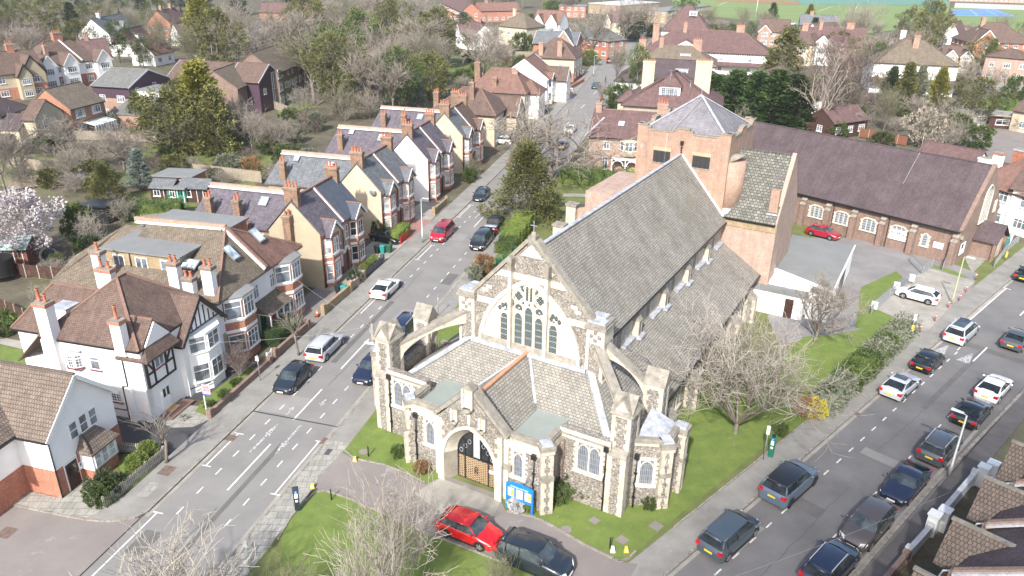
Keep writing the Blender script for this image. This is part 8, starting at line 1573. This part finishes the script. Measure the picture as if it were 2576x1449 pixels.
def fence(A,B,h,label,mat=None,kind='panel',name='fence',post_=None,z=0,cat='fence'):
 A=Vector(A);B=Vector(B);A.z=B.z=z;d=B-A;L=d.length;T=thing(name,label,cat,Matrix.Translation(A)@Matrix.Rotation(atan2(d.y,d.x),4,'Z'));mat=mat or wood;m=MB();p=MB()
 if kind=='picket':
  n=int(L/.15)
  for i in range(n):x=i*.15;m.box(x,x+.085,-.035,-.01,.06,h-.08,mat);m.ext([(x,-.035,h-.08),(x+.085,-.035,h-.08),(x+.042,-.035,h)],(0,.025,0),mat)
  for zz in(.3,h*.72):m.box(0,L,-.01,.03,zz,zz+.07,mat)
  for i in range(int(L/1.9)+2):x=min(i*1.9,L-.05);p.box(x-.05,x+.05,0,.09,0,h+.03,mat)
 elif kind=='wall':
  m.box(0,L,-.12,.12,0,h,mat);m.box(-.02,L+.02,-.15,.15,h,h+.08,mat);p.box(-.2,.2,-.2,.2,0,h+.3,mat);p.box(L-.2,L+.2,-.2,.2,0,h+.3,mat)
 else:
  n=int(L/1.85)+1
  for i in range(n):x=i*L/n;m.box(x+.06,x+L/n-.06,-.02,.02,.12,h-.05,mat);m.box(x+.06,x+L/n-.06,-.04,.04,h-.08,h-.03,mat);p.box(x-.05,x+.06,-.06,.06,0,h+.06,post_ or concrete)
 m.build('wall' if kind=='wall' else 'panels',T);p.build('piers' if kind=='wall' else 'posts',T);return T
pick=rough_mat('silvered_picket_wood',(.46,.43,.38),(.36,.33,.29),3,20)
fence(LP(-34.75,31.4),LP(-34.55,37.0),.95,'weathered grey picket fence along the pavement',pick,'picket','picket_fence');fence(LP(-34.6,37.1),LP(-38.3,36.6),.95,'return of the picket fence beside the dark driveway',pick,'picket','picket_fence');fence(LP(-38.3,36.7),LP(-39.2,36.9),1.6,'dark wooden side gate by the corner house',woodd)
fence(LP(-34.5,42.2),LP(-34.5,50.6),.55,'low brick front wall beside the for sale board',brownbrick,'wall','garden_wall');fence(LP(-34.55,51.6),LP(-34.55,57.4),.8,'brick front wall with clipped hedge behind',brownbrick,'wall','garden_wall');fence(LP(-34.6,60.6),LP(-34.5,66.2),.9,'yellow brick garden wall next to the tan side wall',yelbrick,'wall','garden_wall')
fence(LP(-34.7,66.8),LP(-34.6,69.6),.8,'brick front wall below the tan sided pair',pinkbrick,'wall','garden_wall');fence(LP(-34.7,69.8),LP(-34.6,74.6),.75,'smooth slate grey front wall with box balls',plain('slate_grey_paint',(.08,.09,.10),.5),'wall','garden_wall');fence(LP(-34.8,92),LP(-34.8,97),.9,'stock brick front wall before the white sided pair',yelbrick,'wall','garden_wall')
fence(LP(-34.7,50.7),LP(-34.7,51.5),1.1,'small white front gate beside the brick wall',whitep,'picket','garden_gate',cat='gate')
fence(LP(-38.6,160),LP(-34.9,205),.9,'low brick wall along the far left pavement',redbrick,'wall','garden_wall')
for a,b,h_,lb,mt in(((0,690),(205,712),1.5,'dark brown fence with concrete posts behind the lawn strip',woodd),((0,780),(110,830),1.4,'dark fence beside the paved garden, left edge',woodd),((360,574),(470,560),1.7,'pale fence behind the flat roofed dormer',wood),((160,352),(430,360),1.8,'long pale grey panel fence in front of the brick houses',wood),((20,420),(240,450),1.8,'long weathered panel fence across the left gardens',wood),((20,480),(180,460),1.8,'pale panel fence behind the blossom tree',wood),((490,442),(660,462),1.9,'warm brown panel fence by the second slate extension',wood),((370,326),(236,320),1.0,'red brown rail fence behind the conservatory',woodr),((655,262),(725,288),1.8,'pale fence below the brick flats',wood),((1160,140),(1350,145),1.8,'pale fence across the gardens at top centre',wood),((2160,345),(2280,368),1.8,'red brown fence beyond the hall ridge',woodr),((2150,330),(2200,300),1.8,'white and brown fence beside the magnolia',wood),((1190,345),(1200,420),1.2,'brick boundary by the last Victorian pair',wood)):
 fence(G(*a),G(*b),h_,lb,mt)
wr=rough_mat('white_garden_wall',(.66,.66,.64),(.5,.5,.48),1,30);fence(RP(-8.9,46.8),RP(-8.8,52.6),.9,'low white garden wall between the white gate piers',wr,'wall','garden_wall');fence(RP(-9.2,34.5),RP(-9.0,41.6),.7,'low brown brick garden wall at lower right',brownbrick,'wall','garden_wall');fence(RP(-9.0,41.9),RP(-8.9,45.2),.8,'weathered white garden wall below the gate piers',wr,'wall','garden_wall')
for u,v,lb in((-8.9,45.4,'white square gate pier nearest the grey wall'),(-8.6,46.3,'second white square gate pier'),(-8.4,52.9,'third white square gate pier behind the lamp'),(-8.1,53.8,'farthest white square gate pier at right edge')):m=MB();m.box(-.3,.3,-.3,.3,0,1.5,whitep);m.box(-.36,.36,-.36,.36,1.5,1.6,whitep);o=m.build('gate_pier');o.matrix_world=Matrix.Translation(RP(u,v))@Matrix.Rotation(-radians(45.8),4,'Z');tag(o,lb,'gate pier')
def bin_(P,rz,body,lid,label):
 T=thing('wheelie_bin',label,'bin',Matrix.Translation(P)@Matrix.Rotation(rz,4,'Z'));m=MB();rows=[[(-a,-b,z),(a,-b,z),(a,b,z),(-a,b,z)]for z,a,b in((.05,.2,.22),(.95,.28,.34))];m.grid(rows,body,True,False);m.face(rows[1],body);m.build('body',T)
 m=MB();m.box(-.3,.3,-.37,.3,.95,1.0,lid);m.ext([(-.29,-.33,1.0),(-.29,.28,1.0),(-.29,.1,1.06),(-.29,-.2,1.06)],(.58,0,0),lid);m.bar((-.25,.36,.95),(.25,.36,.95),.04,.04,lid);m.build('lid',T)
 for s in(-1,1):w_=MB();w_.tube([(s*.2,.25,.1),(s*.27,.25,.1)],.1,10,rubber);w_.build('wheel',T)
bg_,bt_,bb_,bk_=plain('bin_green',(.02,.10,.045),.5),plain('bin_teal',(.03,.26,.24),.5),plain('bin_blue_lid',(.08,.24,.42),.5),plain('bin_black',(.02,.02,.025),.5)
for P,rz,a,b,lb in((G(1277,640),.4,bg_,bg_,'green wheelie bin by the churchyard hedge, left of the pair'),(G(1293,640),.4,bg_,bg_,'green wheelie bin by the churchyard hedge, right of the pair'),(G(1255,672),.4,bg_,bg_,'green wheelie bin standing alone below the hedge pair'),(G(1272,663),.4,bg_,bg_,'green wheelie bin behind the church gable'),(G(867,741),-.3,bt_,bt_,'teal wheelie bin beside the brick garden wall'),(G(852,738),-.3,bk_,bk_,'black wheelie bin next to the teal one at the brick wall'),(G(950,638),-.3,bk_,bk_,'black wheelie bin in front of the driveway car'),(G(964,638),-.3,bt_,bt_,'teal wheelie bin between the black and green bins'),(G(980,636),-.3,bg_,bg_,'green wheelie bin with pale label behind the slate grey wall'),(G(2526,617,.1),.2,bt_,bt_,'teal green wheelie bin by the hall porch'),(G(2503,621,.1),.2,bk_,bk_,'black wheelie bin beside the hall porch'),(RP(-7.3,38.8),.2,bg_,bb_,'blue lidded green bin behind the brown brick garden wall'),(RP(-7.2,44.6),.5,bg_,bb_,'blue lidded green bin by the white gate piers'),(RP(-7.5,33.6),0,bk_,bb_,'blue lidded black bin near the bottom right'),(RP(-7.3,50.6),0,bg_,bb_,'blue lidded bin beside the upper white piers'),(G(150,360),.3,bg_,bg_,'left green bin beside the cream gabled house'),(G(161,358),.3,bg_,bg_,'right green bin beside the cream gabled house'),(G(1426,222),.3,bt_,bt_,'teal bin beside the white gabled house')):bin_(P,rz,a,b,lb)
rp_=plain('red_plastic_barrier',(.65,.04,.05),.5);T=thing('plastic_barrier','red plastic roadworks barrier beside the slim street lamp','barrier',Matrix.Translation(LP(-34.9,80.6))@Matrix.Rotation(AL,4,'Z'));m=MB()
for zz in(.12,.5,.9):m.box(0,2.6,-.03,.03,zz,zz+.1,rp_)
for k in range(19):m.box(k*.14,k*.14+.05,-.02,.02,.15,.95,rp_)
m.build('panel',T);m=MB();m.box(.1,.2,-.3,.3,0,.12,rp_);m.box(2.4,2.5,-.3,.3,0,.12,rp_);m.build('foot',T)
for P,lb in((LP(-35.1,60.2),'orange traffic cone beside the bay of the white semis'),(G(208,718),'orange traffic cone on the lawn strip by the white wall')):m=MB();m.box(-.22,.22,-.22,.22,0,.05,blackp);m.tube([(0,0,.05),(0,0,.4),(0,0,.55),(0,0,.8)],[.17,.1,.075,.03],10,plain('cone_orange',(.8,.12,.02),.5));m.tube([(0,0,.38),(0,0,.55)],[.108,.08],10,whitep);o=m.build('traffic_cone');o.location=P;tag(o,lb,'traffic cone')
def shed(x,y,w_,d,h,wall,roof,label,rz=0,style='mono'):
 H=House('garden_shed',label,Matrix.Translation(G(x,y))@Matrix.Rotation(rz,4,'Z'),None,'shed');H.body(0,w_,0,d,h,wall,gable='x' if style=='gable' else None,zr=h+.7)
 if style=='gable':H.gable_roof(0,w_,0,d,h,h+.75,'x',roof,o=.2,og=.1)
 else:H.sheet_roof([[(-.3,-.5,h+.25),(w_+.3,-.5,h+.25),(w_+.3,d+.3,h+.05),(-.3,d+.3,h+.05)]],roof,.2)
 if wall is blackp:return
 H.win('S',w_*.3,.8,w_*.3,1.1,0,cols=2,gl=glassd);H.door('S',w_*.75,0,wall,.8,1.9)
shed(398,484,5.4,4,2.4,plain('orange_larch',(.42,.16,.05),.6),flatroof,'garden room with orange boarding and grey flat roof',-.1);shed(382,506,3.2,3,1.9,woodd,grey_slate,'small dark shed left of the green shed',-.1,'gable');shed(424,509,2.6,3,2.0,plain('shed_green',(.04,.20,.15),.6),flatroof,'small teal green shed behind the hedge',-.1);shed(452,508,4.2,3.4,2.0,woodd,grey_slate,'dark brown summerhouse with white windows',-.1,'gable')
shed(-12,672,3.6,3.6,2.0,woodr,rough_mat('pale_green_felt',(.34,.42,.40),(.26,.33,.31),1,30),'red brown shed with pale felt roof at the left edge',.1,'gable');shed(216,560,3.2,2.6,2.2,blackp,blackp,'black garden shed beside the camellia',-.1)
shed(2440,315,6,6,2.4,whitep,flatroof,'white open fronted carport at right',-.3);shed(2484,322,8,6,2.5,woodd,concrete,'dark open carport sheltering the black car',-.25)
T=thing('tractor_tyre','huge black tractor tyre leaning in the back garden','tyre',Matrix.Translation(G(124,664))@Matrix.Rotation(.2,4,'Z')@Matrix.Rotation(-.5,4,'X'));m=MB(True);rows=[]
for i in range(25):
 a=2*pi*i/24;R_=.85+(.03 if i%2 else 0);rows.append([(cos(a)*(R_+.22*cos(b)),.24*sin(b),.95+sin(a)*(R_+.22*cos(b)))for b in[j*pi/4 for j in range(8)]])
m.grid(rows,rubber,True);m.build('tyre',T)
T=thing('trampoline','round black netted trampoline cut by the left edge','trampoline',Matrix.Translation(G(2,700)));m=MB();m.tube([(0,0,.6),(0,0,2.3)],1.6,20,blackp,cap=False);m.build('net',T);m=MB();m.tube([(0,0,.55),(0,0,.65)],1.7,20,blackp);m.build('mat',T)
m=MB();m.tube([(0,0,0),(0,0,17)],[.16,.07],8,whitep);T=thing('flag_pole','tall white flagpole with white flag at the playing field','flagpole',Matrix.Translation(G(1900,52)));m.build('pole',T);m=MB();m.grid([[(-3.4+.0,.3*sin(z),14.2+z)for z in(0,2.2)],[(-1.7,-.3,14.6),(-1.7,-.2,16.8)],[(0,0,14.8),(0,0,17)]],whitep);m.build('flag',T)
T=thing('court_fence','tall green mesh fence with pale posts beside the tennis court','fence',Matrix.Translation(G(2352,90)));O_=G(2352,90);E_=G(2326,4)-O_;m=MB();p_=MB();gm=plain('green_mesh',(.05,.16,.14),.7)
for i in range(40):c=E_*(i/39);m.bar(c,c+Vector((0,0,10)),.12,.12,gm)
for k in range(9):m.bar(Vector((0,0,k*1.2+.3)),E_+Vector((0,0,k*1.2+.3)),.08,.08,gm)
for i in range(9):c=E_*(i/8.);p_.bar(c,c+Vector((0,0,10.5)),.3,.3,metal)
m.build('mesh',T);p_.build('posts',T)
fence(G(1995,12),G(2380,14),4.5,'long teal windbreak fence along the far side of the playing field',plain('teal_screen',(.10,.20,.185),.7),post_=gm);fence(G(1800,3),G(2010,13),2.2,'low brown hedge line at the far side of the playing field',plain('brown_hedge',(.20,.12,.08),.9),post_=wood);fence(G(2400,20),G(2576,26),3,'grey fence behind the blue tennis court',metal)
#  cloud that shades the lower right corner, and the air
def volmat(name,col,den,aniso=0):
 m=bpy.data.materials.new(name);m.use_nodes=True;t=m.node_tree;t.nodes.clear();v=t.nodes.new('ShaderNodeVolumePrincipled');v.inputs['Color'].default_value=(*col,1);v.inputs['Density'].default_value=den;v.inputs['Anisotropy'].default_value=aniso
 o=t.nodes.new('ShaderNodeOutputMaterial');t.links.new(v.outputs[0],o.inputs['Volume']);return m
cm=volmat('cloud_vapour',(1,1,1),.03);c0=RP(4,34)+sdir*330;m=MB(True);rr=random.Random(5)
m.ball((0,0,0),26,48,14,cm,20,10,.05,rr);o=m.build('cloud',uv=False);o.matrix_world=Matrix.Translation(c0)@Matrix.Rotation(-radians(45.8),4,'Z');tag(o,'pale cloud overhead shading the lower right corner','cloud',kind='stuff')
m=MB();m.box(-700,700,-60,900,-1.2,60,volmat('haze_air',(.88,.91,.95),.00014));tag(m.build('haze',uv=False),kind='stuff')
bpy.context.view_layer.update()
